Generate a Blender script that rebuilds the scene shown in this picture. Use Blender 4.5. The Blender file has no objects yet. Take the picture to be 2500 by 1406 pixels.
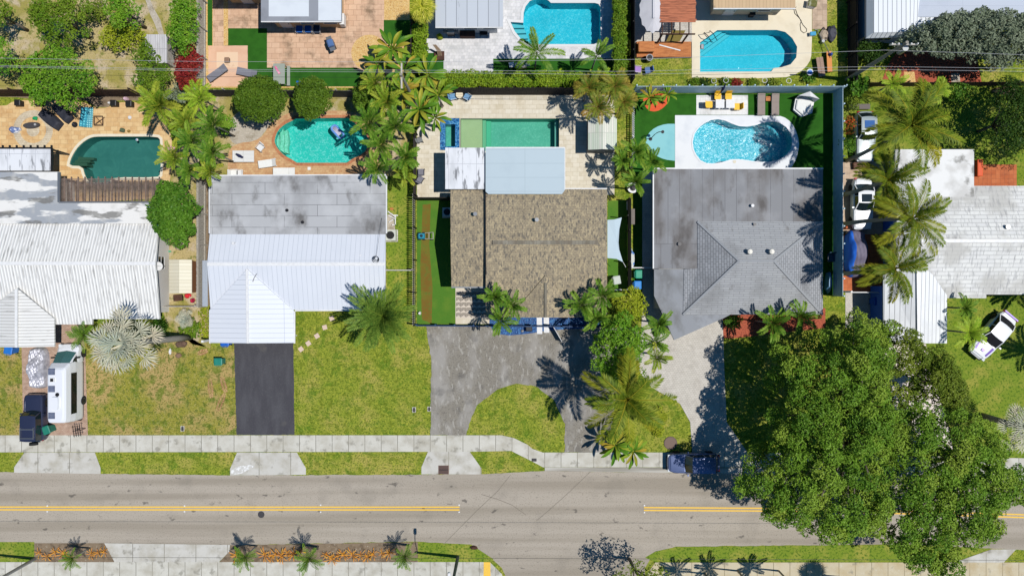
import bpy, math, random
import numpy as np
from mathutils import Vector, Matrix
R = math.radians
scene = bpy.context.scene
COL = scene.collection
# ---------------------------------------------------------------- camera, sky, sun
H = 63.0          # flying height of the camera in metres
S = 26.6          # photo pixels per metre on the ground
cam = bpy.data.cameras.new('camera'); cam.sensor_width = 36; cam.lens = 36 * H / (2500 / S)
cam.clip_end = 600; cam.clip_start = 1
co = bpy.data.objects.new('camera', cam); co.location = (0, 0, H); COL.objects.link(co); scene.camera = co
SUN_EL, SUN_AZ = R(65.5), R(96)      # azimuth clockwise from north
w = bpy.data.worlds.new('World'); scene.world = w; w.use_nodes = True
nt = w.node_tree; nt.nodes.clear()
sky = nt.nodes.new('ShaderNodeTexSky'); sky.sky_type = 'NISHITA'; sky.sun_disc = False
sky.sun_elevation = SUN_EL; sky.sun_rotation = SUN_AZ; sky.air_density = 1.3; sky.dust_density = 0.2; sky.ozone_density = 2.0
bg = nt.nodes.new('ShaderNodeBackground'); bg.inputs[1].default_value = 0.07
wo = nt.nodes.new('ShaderNodeOutputWorld')
hs = nt.nodes.new('ShaderNodeHueSaturation'); hs.inputs['Saturation'].default_value = 1.45; nt.links.new(sky.outputs[0], hs.inputs['Color']); nt.links.new(hs.outputs[0], bg.inputs[0]); nt.links.new(bg.outputs[0], wo.inputs[0])
sl = bpy.data.lights.new('sun', 'SUN'); sl.energy = 5.0; sl.angle = R(0.5); sl.color = (1, 0.968, 0.915)
so = bpy.data.objects.new('sun', sl); COL.objects.link(so)
sd = Vector((math.sin(SUN_AZ) * math.cos(SUN_EL), math.cos(SUN_AZ) * math.cos(SUN_EL), math.sin(SUN_EL)))
so.rotation_euler = sd.to_track_quat('Z', 'Y').to_euler(); so.location = sd * 100
scene.view_settings.view_transform = 'Standard'; scene.view_settings.look = 'None'
scene.view_settings.exposure = 0.0; scene.view_settings.gamma = 1
scene.render.engine = 'CYCLES'
scene.cycles.max_bounces = 6; scene.cycles.transparent_max_bounces = 10

# ---------------------------------------------------------------- helpers
def P(x, y, h=0.0):
    """world X, Y of a photo pixel whose point stands h metres above the ground"""
    k = (H - h) / H / S
    return ((x - 1250) * k, (703 - y) * k)
def P3(x, y, h=0.0):
    a = P(x, y, h); return (a[0], a[1], h)
def tag(o, label=None, cat=None, group=None, kind=None):
    if label: o['label'] = label
    if cat: o['category'] = cat
    if group: o['group'] = group
    if kind: o['kind'] = kind
    return o
def thing(name, label, cat, loc=(0, 0, 0), rz=0, group=None):
    o = bpy.data.objects.new(name, None); COL.objects.link(o)
    o.location = loc; o.rotation_euler = (0, 0, rz); o.empty_display_size = .3
    return tag(o, label, cat, group)
def mkmesh(name, V, F, mat, smooth=False, fr=None, mi=None):
    me = bpy.data.meshes.new(name)
    V = np.asarray(V, dtype=np.float32).reshape(-1, 3)
    if isinstance(F, np.ndarray):
        n, k = F.shape
        me.vertices.add(len(V)); me.vertices.foreach_set('co', V.ravel())
        me.loops.add(n * k); me.loops.foreach_set('vertex_index', F.astype(np.int32).ravel())
        me.polygons.add(n); me.polygons.foreach_set('loop_start', np.arange(0, n * k, k, dtype=np.int32))
        me.update(calc_edges=True)
    else:
        me.from_pydata([tuple(map(float, v)) for v in V], [], F)
        me.update()
    for m in (mat if isinstance(mat, (list, tuple)) else [mat]): me.materials.append(m)
    if mi is not None: me.polygons.foreach_set('material_index', mi)
    if fr is not None:
        a = me.attributes.new('fr', 'FLOAT', 'POINT'); a.data.foreach_set('value', np.asarray(fr, dtype=np.float32))
    if smooth: me.polygons.foreach_set('use_smooth', [True] * len(me.polygons))
    return me
def put(name, me, parent=None, loc=(0, 0, 0), rz=0, scale=1):
    o = bpy.data.objects.new(name, me); COL.objects.link(o)
    o.location = loc; o.rotation_euler = (0, 0, rz)
    if scale != 1: o.scale = (scale,) * 3
    if parent: o.parent = parent
    return o
def wloc(o):
    v = Vector((0, 0, 0))
    while o is not None:
        v += o.location; o = o.parent
    return v
class MB:
    """collects simple shapes, then links them as ONE mesh object"""
    def __init__(s): s.v = []; s.f = []; s.m = []; s.cm = 0
    def add(s, V, F):
        b = len(s.v); s.v += [tuple(v) for v in V]; s.f += [tuple(b + i for i in f) for f in F]; s.m += [s.cm] * len(F); return s
    def box(s, x0, y0, z0, x1, y1, z1):
        if x0 > x1: x0, x1 = x1, x0
        if y0 > y1: y0, y1 = y1, y0
        return s.add([(x0, y0, z0), (x1, y0, z0), (x1, y1, z0), (x0, y1, z0), (x0, y0, z1), (x1, y0, z1), (x1, y1, z1), (x0, y1, z1)],
                     [(0, 3, 2, 1), (4, 5, 6, 7), (0, 1, 5, 4), (1, 2, 6, 5), (2, 3, 7, 6), (3, 0, 4, 7)])
    def bar(s, p, q, w, h=None, up=(0, 0, 1)):
        h = h or w; p = Vector(p); q = Vector(q); d = (q - p)
        if d.length < 1e-6: return s
        d.normalize(); u = Vector(up)
        if abs(d.dot(u)) > .98: u = Vector((1, 0, 0))
        a = d.cross(u).normalized() * w / 2; b = a.cross(d).normalized() * h / 2
        V = [p - a - b, p + a - b, p + a + b, p - a + b, q - a - b, q + a - b, q + a + b, q - a + b]
        return s.add(V, [(0, 1, 2, 3), (7, 6, 5, 4), (0, 4, 5, 1), (1, 5, 6, 2), (2, 6, 7, 3), (3, 7, 4, 0)])
    def prism(s, poly, z0, z1, caps=True):
        n = len(poly)
        A = sum(poly[i][0] * poly[(i + 1) % n][1] - poly[(i + 1) % n][0] * poly[i][1] for i in range(n))
        if A < 0: poly = poly[::-1]
        V = [(p[0], p[1], z0) for p in poly] + [(p[0], p[1], z1) for p in poly]
        F = [(i, (i + 1) % n, n + (i + 1) % n, n + i) for i in range(n)]
        if caps: F += [tuple(range(n, 2 * n)), tuple(range(n - 1, -1, -1))]
        return s.add(V, F)
    def cyl(s, x, y, z0, z1, r, r2=None, n=16):
        r2 = r if r2 is None else r2
        V = [(x + r * math.cos(2 * math.pi * i / n), y + r * math.sin(2 * math.pi * i / n), z0) for i in range(n)]
        V += [(x + r2 * math.cos(2 * math.pi * i / n), y + r2 * math.sin(2 * math.pi * i / n), z1) for i in range(n)]
        F = [(i, (i + 1) % n, n + (i + 1) % n, n + i) for i in range(n)] + [tuple(range(n, 2 * n)), tuple(range(n - 1, -1, -1))]
        return s.add(V, F)
    def ring(s, x, y, z0, z1, r0, r1, n=24):
        V = []; F = []
        for i in range(n):
            a = 2 * math.pi * i / n; c, d = math.cos(a), math.sin(a)
            V += [(x + r0 * c, y + r0 * d, z0), (x + r1 * c, y + r1 * d, z0), (x + r1 * c, y + r1 * d, z1), (x + r0 * c, y + r0 * d, z1)]
        for i in range(n):
            a = 4 * i; b = 4 * ((i + 1) % n)
            for k in range(4): F.append((a + k, a + (k + 1) % 4, b + (k + 1) % 4, b + k))
        return s.add(V, F)
    def tube(s, pts, r, n=6, r2=None):
        pts = [Vector(p) for p in pts]; m = len(pts); V = []; F = []
        for i, p in enumerate(pts):
            d = (pts[min(i + 1, m - 1)] - pts[max(i - 1, 0)]).normalized()
            u = Vector((0, 0, 1)) if abs(d.z) < .9 else Vector((1, 0, 0))
            a = d.cross(u).normalized(); b = a.cross(d)
            rr = r if r2 is None else r + (r2 - r) * i / (m - 1)
            if isinstance(rr, (list, tuple)): rr = rr[i]
            V += [p + (a * math.cos(2 * math.pi * k / n) + b * math.sin(2 * math.pi * k / n)) * rr for k in range(n)]
        for i in range(m - 1):
            for k in range(n):
                F.append((i * n + k, (i + 1) * n + k, (i + 1) * n + (k + 1) % n, i * n + (k + 1) % n))
        F += [tuple(range(n)), tuple(range(m * n - 1, (m - 1) * n - 1, -1))]
        return s.add(V, F)
    def loft(s, rings, cap=True):
        n = len(rings[0]); V = [v for r in rings for v in r]; F = []
        for i in range(len(rings) - 1):
            for k in range(n): F.append((i * n + k, i * n + (k + 1) % n, (i + 1) * n + (k + 1) % n, (i + 1) * n + k))
        if cap: F += [tuple(range((len(rings) - 1) * n, len(rings) * n)), tuple(range(n - 1, -1, -1))]
        return s.add(V, F)
    def build(s, name, mat, parent=None, world=False, smooth=False, label=None):
        V = s.v
        if world and parent is not None:
            o = wloc(parent); V = [(v[0] - o.x, v[1] - o.y, v[2] - o.z) for v in V]
        me = mkmesh(name, V, s.f, mat, smooth, mi=s.m if isinstance(mat, (list, tuple)) else None)
        ob = put(name, me, parent)
        if label: ob['label'] = label
        return ob
def copy_tree(o, parent=None):
    c = o.copy(); COL.objects.link(c)
    if parent: c.parent = parent
    for ch in KIDS(o): copy_tree(ch, c)
    return c
def KIDS(o): return [x for x in list(COL.objects) if x.parent == o]
def dup(root, loc, rz=0, label=None, group=None):
    r = copy_tree(root); r.location = loc; r.rotation_euler = (0, 0, rz)
    if label: r['label'] = label
    if group: r['group'] = group
    return r
def rrect(x0, y0, x1, y1, r, n=5):
    P_ = []
    for cx, cy, a in ((x1 - r, y1 - r, 0), (x0 + r, y1 - r, 90), (x0 + r, y0 + r, 180), (x1 - r, y0 + r, 270)):
        for i in range(n + 1):
            t = R(a + 90 * i / n); P_.append((cx + r * math.cos(t), cy + r * math.sin(t)))
    return P_
def sell(x0, x1, hw, z, n=32, e=4.0, dz=None):
    """superellipse ring"""
    cx, a = (x0 + x1) / 2, (x1 - x0) / 2; out = []
    for i in range(n):
        t = 2 * math.pi * i / n; c, s_ = math.cos(t), math.sin(t)
        x = cx + a * math.copysign(abs(c) ** (2 / e), c); y = hw * math.copysign(abs(s_) ** (2 / e), s_)
        out.append((x, y, z + (dz(x) if dz else 0)))
    return out
# ---------------------------------------------------------------- materials
def srgb(r, g, b, k=1.0):
    f = lambda u: ((u / 255) / 12.92 if u / 255 <= .04045 else ((u / 255 + .055) / 1.055) ** 2.4) * k
    return (f(r), f(g), f(b), 1)
KA = 0.70
def c_(r, g, b, k=1.0): return srgb(r, g, b, KA * k)
def new_mat(name, rough=.8, spec=.3, metal=0):
    m = bpy.data.materials.new(name); m.use_nodes = True; n = m.node_tree
    b = n.nodes['Principled BSDF']; b.inputs['Roughness'].default_value = rough
    b.inputs['Specular IOR Level'].default_value = spec; b.inputs['Metallic'].default_value = metal
    return m, n, b
def coords(n, scale=(1, 1, 1), rot=0, kind='Object'):
    t = n.nodes.new('ShaderNodeTexCoord'); mp = n.nodes.new('ShaderNodeMapping')
    mp.inputs['Scale'].default_value = scale if hasattr(scale, '__len__') else (scale,) * 3
    mp.inputs['Rotation'].default_value = (0, 0, rot)
    n.links.new(t.outputs[kind], mp.inputs[0]); return mp.outputs[0]
def ramp(n, src, lo, hi, c0=(0, 0, 0, 1), c1=(1, 1, 1, 1)):
    r = n.nodes.new('ShaderNodeValToRGB'); r.color_ramp.elements[0].position = lo; r.color_ramp.elements[1].position = max(hi, lo + .001)
    r.color_ramp.elements[0].color = c0; r.color_ramp.elements[1].color = c1; n.links.new(src, r.inputs[0]); return r.outputs[0]
def mix(n, fac, a, b, blend='MIX'):
    m = n.nodes.new('ShaderNodeMix'); m.data_type = 'RGBA'; m.blend_type = blend
    for i, v in ((0, fac), (6, a), (7, b)):
        if isinstance(v, (float, int)): m.inputs[i].default_value = v
        elif isinstance(v, tuple): m.inputs[i].default_value = v
        else: n.links.new(v, m.inputs[i])
    return m.outputs[2]
def tex(n, kind, scale=1, vec=(1, 1, 1), rot=0, detail=3, dist=0, rough=.55):
    if kind == 'noise':
        t = n.nodes.new('ShaderNodeTexNoise'); t.inputs['Scale'].default_value = scale; t.inputs['Detail'].default_value = detail
        t.inputs['Roughness'].default_value = rough; t.inputs['Distortion'].default_value = dist; out = t.outputs[0]
    elif kind == 'vor':
        t = n.nodes.new('ShaderNodeTexVoronoi'); t.inputs['Scale'].default_value = scale; out = t.outputs[0]
    elif kind == 'cell':
        t = n.nodes.new('ShaderNodeTexVoronoi'); t.inputs['Scale'].default_value = scale
        sp = n.nodes.new('ShaderNodeSeparateColor'); n.links.new(t.outputs[1], sp.inputs[0]); out = sp.outputs[0]
    elif kind == 'edge':
        t = n.nodes.new('ShaderNodeTexVoronoi'); t.feature = 'DISTANCE_TO_EDGE'; t.inputs['Scale'].default_value = scale; out = t.outputs[0]
    elif kind == 'wave':
        t = n.nodes.new('ShaderNodeTexWave'); t.inputs['Scale'].default_value = scale; t.inputs['Distortion'].default_value = dist
        t.inputs['Detail'].default_value = detail; t.inputs['Detail Scale'].default_value = 2.0; out = t.outputs[1]
    n.links.new(coords(n, vec, rot), t.inputs['Vector']); return out
def M(name, base, layers=(), bump=None, rough=.8, spec=.25, metal=0, brick=None):
    """layers: (kind, colour, scale, lo, hi, amount[, vec, rot, detail, dist]);
       brick: (colour2, mortar, width, height, mortar size, offset, rot)"""
    m, n, b = new_mat(name, rough, spec, metal)
    col = base; bsrc = None
    if brick:
        c2, mo, bw, bh, ms, off, rot = brick
        t = n.nodes.new('ShaderNodeTexBrick'); t.inputs['Scale'].default_value = 1; t.offset = off; t.squash = 1
        t.inputs['Color1'].default_value = base; t.inputs['Color2'].default_value = c2; t.inputs['Mortar'].default_value = mo
        t.inputs['Mortar Size'].default_value = ms; t.inputs['Brick Width'].default_value = bw; t.inputs['Row Height'].default_value = bh
        t.inputs['Mortar Smooth'].default_value = .3
        n.links.new(coords(n, 1, rot), t.inputs['Vector']); col = t.outputs[0]
    for L in layers:
        kind, c2, sc, lo, hi, am = L[:6]; ex = L[6:] + (None,) * 4
        t = tex(n, kind, sc, ex[0] or (1, 1, 1), ex[1] or 0, ex[2] if ex[2] is not None else 3, ex[3] or 0)
        f = ramp(n, t, lo, hi, (0, 0, 0, 1), (am, am, am, 1)) if lo < hi else ramp(n, t, hi, lo, (am, am, am, 1), (0, 0, 0, 1))
        col = mix(n, f, col, c2)
    if isinstance(col, tuple): b.inputs['Base Color'].default_value = col
    else: n.links.new(col, b.inputs['Base Color'])
    if bump:
        kind, sc, st, di = bump[:4]; ex = bump[4:] + (None,) * 4
        t = tex(n, kind, sc, ex[0] or (1, 1, 1), ex[1] or 0, ex[2] if ex[2] is not None else 3, ex[3] or 0)
        bp = n.nodes.new('ShaderNodeBump'); bp.inputs['Strength'].default_value = st; bp.inputs['Distance'].default_value = di
        n.links.new(t, bp.inputs['Height']); n.links.new(bp.outputs[0], b.inputs['Normal'])
    return m
def leafmat(name, cols, fcols=None, trans=.16, rough=.4):
    """cols: colours spread over single leaves; fcols: (dark, light) tints between fronds or clumps"""
    m, n, b = new_mat(name, rough + .1, .1)
    g = n.nodes.new('ShaderNodeNewGeometry'); r = n.nodes.new('ShaderNodeValToRGB')
    e = r.color_ramp.elements; e[0].color = cols[0]; e[1].color = cols[-1]; e[0].position = .05; e[1].position = .95
    for i, c in enumerate(cols[1:-1]):
        x = e.new((i + 1) / (len(cols) - 1)); x.color = c
    n.links.new(g.outputs['Random Per Island'], r.inputs[0]); col = r.outputs[0]
    if fcols:
        a = n.nodes.new('ShaderNodeAttribute'); a.attribute_name = 'fr'
        r2 = n.nodes.new('ShaderNodeValToRGB'); e = r2.color_ramp.elements; e[0].color = fcols[0]; e[1].color = fcols[-1]
        for i, c in enumerate(fcols[1:-1]):
            x = e.new((i + 1) / (len(fcols) - 1)); x.color = c
        n.links.new(a.outputs['Fac'], r2.inputs[0]); col = mix(n, .6, col, r2.outputs[0])
    n.links.new(col, b.inputs['Base Color'])
    if trans:
        tr = n.nodes.new('ShaderNodeBsdfTranslucent'); n.links.new(col, tr.inputs[0])
        ms = n.nodes.new('ShaderNodeMixShader'); ms.inputs[0].default_value = trans
        n.links.new(b.outputs[0], ms.inputs[1]); n.links.new(tr.outputs[0], ms.inputs[2])
        n.links.new(ms.outputs[0], n.nodes['Material Output'].inputs[0])
    return m
def watermat(name, tint, sc=3.0, st=.35, rough=.13):
    m = bpy.data.materials.new(name); m.use_nodes = True; n = m.node_tree; n.nodes.clear()
    o = n.nodes.new('ShaderNodeOutputMaterial'); t = n.nodes.new('ShaderNodeBsdfTransparent'); t.inputs[0].default_value = tint
    g = n.nodes.new('ShaderNodeBsdfGlossy'); g.inputs['Roughness'].default_value = rough
    f = n.nodes.new('ShaderNodeFresnel'); f.inputs[0].default_value = 1.33; ms = n.nodes.new('ShaderNodeMixShader')
    bp = n.nodes.new('ShaderNodeBump'); bp.inputs['Strength'].default_value = st; bp.inputs['Distance'].default_value = .12
    n.links.new(tex(n, 'noise', sc, detail=2, dist=.6), bp.inputs['Height'])
    n.links.new(bp.outputs[0], g.inputs['Normal']); n.links.new(bp.outputs[0], f.inputs['Normal'])
    n.links.new(f.outputs[0], ms.inputs[0]); n.links.new(t.outputs[0], ms.inputs[1]); n.links.new(g.outputs[0], ms.inputs[2])
    n.links.new(ms.outputs[0], o.inputs[0]); return m
def glassmat(name, col):
    return M(name, col, rough=.06, spec=.8)
W = dict()
W['black'] = M('black_paint', c_(32, 32, 35), rough=.5)
W['dkmetal'] = M('dark_metal', c_(60, 60, 62), rough=.4, metal=.6)
W['metal'] = M('grey_metal', c_(165, 168, 170), rough=.35, metal=.7)
W['white'] = M('white_paint', c_(238, 238, 238), [('noise', c_(200, 200, 200), 4, .4, .8, .5)], rough=.45)
W['rubber'] = M('rubber', c_(35, 35, 36), rough=.85)
W['glass'] = glassmat('tinted_glass', c_(28, 40, 45))
W['wood'] = M('weathered_wood', c_(205, 200, 190), [('noise', c_(160, 150, 138), 3, .4, .65, .8, (6, .6, 1))], ('noise', 12, .4, .02, (6, .6, 1)))
W['woodx'] = M('weathered_wood_across', c_(150, 146, 138), [('noise', c_(100, 95, 88), 3, .4, .65, .8, (.6, 6, 1))], ('noise', 12, .4, .02, (.6, 6, 1)))
W['brown'] = M('brown_stained_wood', c_(92, 62, 50), [('noise', c_(60, 42, 36), 3, .4, .65, .7)])
W['bark'] = M('tree_bark', c_(128, 118, 104), [('noise', c_(80, 72, 62), 6, .4, .6, .8, (1, 1, .3))], ('noise', 10, .6, .04))
W['palmtrunk'] = M('palm_trunk', c_(150, 145, 135), [('wave', c_(95, 90, 82), 3, .5, .8, .7, (0, 0, 1))], ('wave', 3, .5, .03, (0, 0, 1)))
# ================================================================ GROUND
from mathutils.geometry import tessellate_polygon
def smooth_poly(pts, it=2):
    for _ in range(it):
        o = []
        for i in range(len(pts)):
            a, b = pts[i], pts[(i + 1) % len(pts)]
            o += [(a[0] * .75 + b[0] * .25, a[1] * .75 + b[1] * .25), (a[0] * .25 + b[0] * .75, a[1] * .25 + b[1] * .75)]
        pts = o
    return pts
def inset(poly, d):
    """move every vertex of a convex-ish polygon inwards by d (outwards if negative)"""
    n = len(poly); A = sum(poly[i][0] * poly[(i + 1) % n][1] - poly[(i + 1) % n][0] * poly[i][1] for i in range(n))
    s_ = 1 if A > 0 else -1; out = []
    for i in range(n):
        p, q, r = Vector(poly[i - 1]), Vector(poly[i]), Vector(poly[(i + 1) % n])
        e1 = (q - p).normalized(); e2 = (r - q).normalized()
        n1 = Vector((-e1.y, e1.x)) * s_; n2 = Vector((-e2.y, e2.x)) * s_
        m = (n1 + n2); m = m / max(m.length, .3) ; k = d / max(m.dot(n1), .35)
        out.append(tuple(q + m * k))
    return out
def sheet_mesh(name, outer, z, mat, holes=()):
    loops = [[Vector((p[0], p[1], 0)) for p in L] for L in [outer, *holes]]
    T = tessellate_polygon(loops); V = [(v.x, v.y, z) for L in loops for v in L]
    F = []
    for a, b, c in T:
        A, B, C = V[a], V[b], V[c]
        F.append((a, b, c) if (B[0] - A[0]) * (C[1] - A[1]) - (B[1] - A[1]) * (C[0] - A[0]) > 0 else (a, c, b))
    return mkmesh(name, V, F, mat)
def rag(pts, amp=1.2, step=9, seed=3):
    rg = random.Random(seed); out = []
    for i in range(len(pts)):
        a, b = pts[i], pts[(i + 1) % len(pts)]; n = max(1, int(math.hypot(b[0] - a[0], b[1] - a[1]) / step))
        for k in range(n):
            t = k / n; j = amp if k else 0; out.append((a[0] + (b[0] - a[0]) * t + rg.uniform(-j, j), a[1] + (b[1] - a[1]) * t + rg.uniform(-j, j)))
    return out
def W2(pts, h=0): return [P(x, y, h) for x, y in pts]
def struct(name, pts, k, mat, holes=(), world=False, kind='structure'):
    o = put(name, sheet_mesh(name, pts if world else W2(pts), k * .004, mat, holes)); o['kind'] = kind; return o
# pool outlines, photo pixels on the ground
POOL = {
 'dark': smooth_poly([(170, 405), (172, 392), (181, 373), (192, 358), (209, 343), (226, 335), (245, 334), (315, 334), (384, 334), (393, 343), (393, 425), (384, 434), (277, 433), (267, 446), (219, 446), (208, 430), (202, 406)], 1),
 'green': smooth_poly([(670, 341), (678, 319), (695, 304), (712, 296), (721, 291), (722, 290), (850, 288), (851, 289), (859, 296), (884, 315), (899, 336), (901, 353), (889, 375), (857, 390), (849, 397), (847, 398), (726, 398), (723, 397), (712, 389), (695, 381), (680, 366), (672, 353)], 1),
 'kidney': [(1691, 347), (1695, 328), (1706, 313), (1719, 302), (1736, 294), (1753, 292), (1770, 295.5), (1787, 303), (1804, 309), (1821, 310), (1842, 307), (1864, 300), (1885, 297), (1902, 300), (1919, 311), (1930, 326), (1934, 345), (1931, 364), (1919, 379), (1902, 390), (1881, 396), (1859, 396), (1838, 394), (1821, 391), (1800, 389), (1783, 390), (1764, 396), (1744, 400), (1725, 399), (1710, 392), (1700, 379), (1693, 364)],
 'spa': [(1074, 289), (1122, 289), (1122, 367), (1074, 367)],
 'long': [(1124, 290), (1365, 290), (1365, 369), (1124, 369)],
 'blue': [(1278.5, 32), (1283, 17), (1293, 4), (1310, -4), (1325, -4), (1338, 2), (1345, 8.5), (1452, 8.5), (1461, 11), (1466, 19), (1466.5, 92), (1463, 104), (1450, 109), (1355, 109), (1290, 109), (1274, 99), (1257, 78), (1246.5, 55), (1277.5, 57)],
 'arch': [(1709, 104.5), (1751, 74.6), (1896, 74), (1917, 79), (1934, 94), (1946, 115), (1944, 141), (1930, 158), (1908, 165), (1889, 167), (1883, 175), (1709, 176)],
}
PW = {k: W2(v) for k, v in POOL.items()}
HOLES = list(PW.values())
# ---- ground materials
GR = dict()
GR['lawn'] = M('lawn_grass', c_(142, 153, 54), [('noise', c_(190, 172, 96), .4, .45, .7, .8, None, 0, 5), ('noise', c_(96, 128, 36), .9, .5, .62, .8, None, 0, 7, .5), ('noise', c_(178, 182, 66), 4, .52, .64, .7, None, 0, 5), ('noise', c_(78, 104, 30), 7, .52, .6, .85, None, 0, 5), ('noise', c_(96, 112, 30), 2.2, .53, .6, .6, None, 0, 8), ('noise', c_(196, 190, 96), 13, .6, .68, .7, None, 0, 3)], ('noise', 14, .9, .06), rough=.95, spec=.05)
GR['olive'] = M('patchy_front_lawn', c_(154, 150, 62), [('noise', c_(190, 160, 108), .3, .47, .58, .85, None, 0, 7), ('noise', c_(104, 126, 40), 1.0, .52, .6, .85, None, 0, 7), ('noise', c_(184, 172, 104), 4, .52, .64, .6, None, 0, 5), ('noise', c_(104, 108, 46), 7, .52, .6, .85, None, 0, 5), ('noise', c_(84, 104, 34), 2.4, .555, .6, .7, None, 0, 8), ('noise', c_(206, 190, 124), 13, .6, .68, .7, None, 0, 3)], ('noise', 14, .9, .06), rough=.95, spec=.05)
GR['dry'] = M('dry_yard_soil', c_(192, 174, 124), [('noise', c_(160, 152, 78), .45, .44, .56, .9, None, 0, 7), ('noise', c_(206, 188, 162), .6, .52, .62, .8, None, 0, 6), ('noise', c_(112, 122, 52), 1.6, .57, .64, .8, None, 0, 7), ('noise', c_(140, 126, 84), 7, .52, .64, .7, None, 0, 5)], ('noise', 12, .8, .05), rough=.95, spec=.05)
GR['bright'] = M('bright_side_lawn', c_(126, 146, 50), [('noise', c_(170, 164, 78), .6, .48, .64, .75, None, 0, 6), ('noise', c_(76, 110, 34), 5, .51, .6, .85, None, 0, 6), ('noise', c_(160, 168, 70), 12, .6, .68, .6)], ('noise', 14, .9, .05), rough=.95, spec=.05)
GR['turf'] = M('dark_artificial_turf', c_(52, 104, 34), [('noise', c_(38, 82, 26), 1.2, .45, .7, .6), ('noise', c_(70, 110, 34), 14, .6, .8, .4)], ('noise', 30, .5, .02), rough=.9, spec=.05)
GR['turf2'] = M('light_artificial_turf', c_(84, 128, 46), [('noise', c_(112, 140, 52), .8, .45, .7, .6), ('noise', c_(70, 104, 34), 12, .55, .7, .5)], ('noise', 30, .5, .02), rough=.9, spec=.05)
GR['road'] = M('road_asphalt', c_(180, 170, 156), [('noise', c_(138, 128, 112), .75, .44, .62, .5, (.03, 1, 1), 0, 3), ('noise', c_(128, 122, 112), .35, .55, .75, .4, None, 0, 5), ('noise', c_(196, 190, 182), 30, .6, .75, .35), ('noise', c_(84, 80, 76), 1.3, .635, .68, .7, (.6, 1, 1), 0, 9), ('noise', c_(140, 132, 118), 9, .55, .65, .6)], ('noise', 60, .25, .01), rough=.9, spec=.1)
def concrete(name, base, bw=1.5, bh=50, off=0, rot=0, mo=(120, 116, 104), stain=(176, 170, 154), ms=.03):
    return M(name, c_(*base), [('noise', c_(*stain), .8, .42, .68, .8, None, 0, 6), ('noise', c_(140, 136, 124), 1.1, .57, .66, .65, None, 0, 8), ('noise', c_(226, 223, 214), 3, .6, .8, .4)],
             rough=.85, spec=.15, brick=(c_(*[v - 8 for v in base]), c_(*mo), bw, bh, ms, off, rot))
GR['walk'] = concrete('pavement_concrete', (214, 211, 200))
GR['apron'] = concrete('driveway_apron_concrete', (212, 209, 201), 2.9, 90)
GR['tar'] = M('fresh_black_asphalt', c_(76, 75, 80), [('noise', c_(112, 110, 110), 11, .6, .7, .6), ('noise', c_(100, 100, 104), .8, .44, .66, .4, (1.6, .4, 1), 0, 6), ('noise', c_(108, 105, 100), .5, .66, .75, .5), ('noise', c_(52, 52, 60), 8, .5, .8, .4)], ('noise', 40, .3, .01), rough=.85, spec=.15)
GR['tarold'] = M('worn_grey_asphalt', c_(144, 138, 127), [('noise', c_(98, 95, 90), 8, .52, .64, .6), ('noise', c_(168, 164, 158), .5, .46, .62, .8, (1, .5, 1), .3, 9), ('noise', c_(96, 94, 92), .7, .56, .75, .7, None, 0, 6), ('noise', c_(184, 180, 172), 1.6, .56, .64, .6, (2, .8, 1), .5, 9)], ('noise', 40, .3, .01), rough=.9, spec=.1)
def paver(name, a, b, mo, bw=.3, bh=.2, off=.5, rot=0, st=(90, 80, 70), sa=.35, ms=.012):
    return M(name, c_(*a), [('noise', c_(*st), .8, .5, .68, sa, None, 0, 8), ('noise', c_(*[min(255, v + 18) for v in a]), 2.5, .5, .8, .5)], rough=.85, spec=.15, brick=(c_(*b), c_(*mo), bw, bh, ms, off, rot))
GR['pink'] = paver('pink_pavers', (200, 172, 152), (182, 150, 130), (150, 125, 108), .22, .11)
GR['trav'] = paver('golden_travertine', (232, 200, 148), (214, 172, 118), (198, 164, 120), .6, .4, .35, 0, (180, 130, 80), .5, .02)
GR['ringp'] = paver('cream_ring_pavers', (218, 205, 180), (205, 190, 164), (190, 170, 140), .25, .18)
GR['tanp'] = paver('tan_brick_pavers', (214, 178, 132), (198, 152, 110), (180, 140, 104), .3, .2, .5, 0, (150, 100, 70), .4)
GR['cream'] = paver('cream_travertine', (230, 222, 204), (218, 207, 184), (195, 182, 158), .62, .41, .37, 0, (190, 175, 145), .35, .014)
GR['peach'] = paver('peach_stamped_concrete', (226, 190, 160), (212, 174, 144), (176, 140, 114), .75, .5, .4, 0, (128, 108, 86), .8, .018)
GR['whitep'] = paver('white_pavers', (232, 230, 230), (206, 206, 208), (196, 194, 192), .3, .3, .5, 0, (190, 190, 188), .5)
GR['greyp'] = paver('pale_grey_pavers', (212, 206, 196), (202, 196, 186), (166, 160, 150), .24, .17, .5, .1, (160, 152, 142), .4, .012)
GR['creamc'] = M('cream_pool_concrete', c_(238, 226, 200), [('noise', c_(220, 206, 178), .8, .5, .7, .6), ('noise', c_(190, 178, 150), 1.5, .66, .76, .4)], rough=.8)
GR['whitec'] = M('white_pool_deck', c_(236, 238, 240), [('noise', c_(216, 220, 226), .9, .5, .7, .6)], rough=.7)
GR['tilew'] = paver('white_grid_tiles', (240, 240, 238), (232, 232, 230), (205, 204, 200), .48, .48, 0)
GR['bluepad'] = M('turquoise_splash_floor', c_(140, 205, 210), [('noise', c_(120, 190, 200), 1, .5, .7, .6)], rough=.6)
GR['gravel'] = M('yellow_gravel', c_(228, 188, 118), [('cell', c_(190, 140, 80), 14, .5, .9, .8), ('cell', c_(240, 214, 160), 16, .5, .9, .6)], ('vor', 14, .8, .04), rough=.9)
GR['gravelw'] = M('pale_gravel', c_(190, 180, 164), [('noise', c_(150, 138, 118), 1.2, .5, .66, .8, None, 0, 6), ('noise', c_(214, 206, 192), 7, .52, .68, .7)], ('noise', 20, .8, .04), rough=.9)
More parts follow.
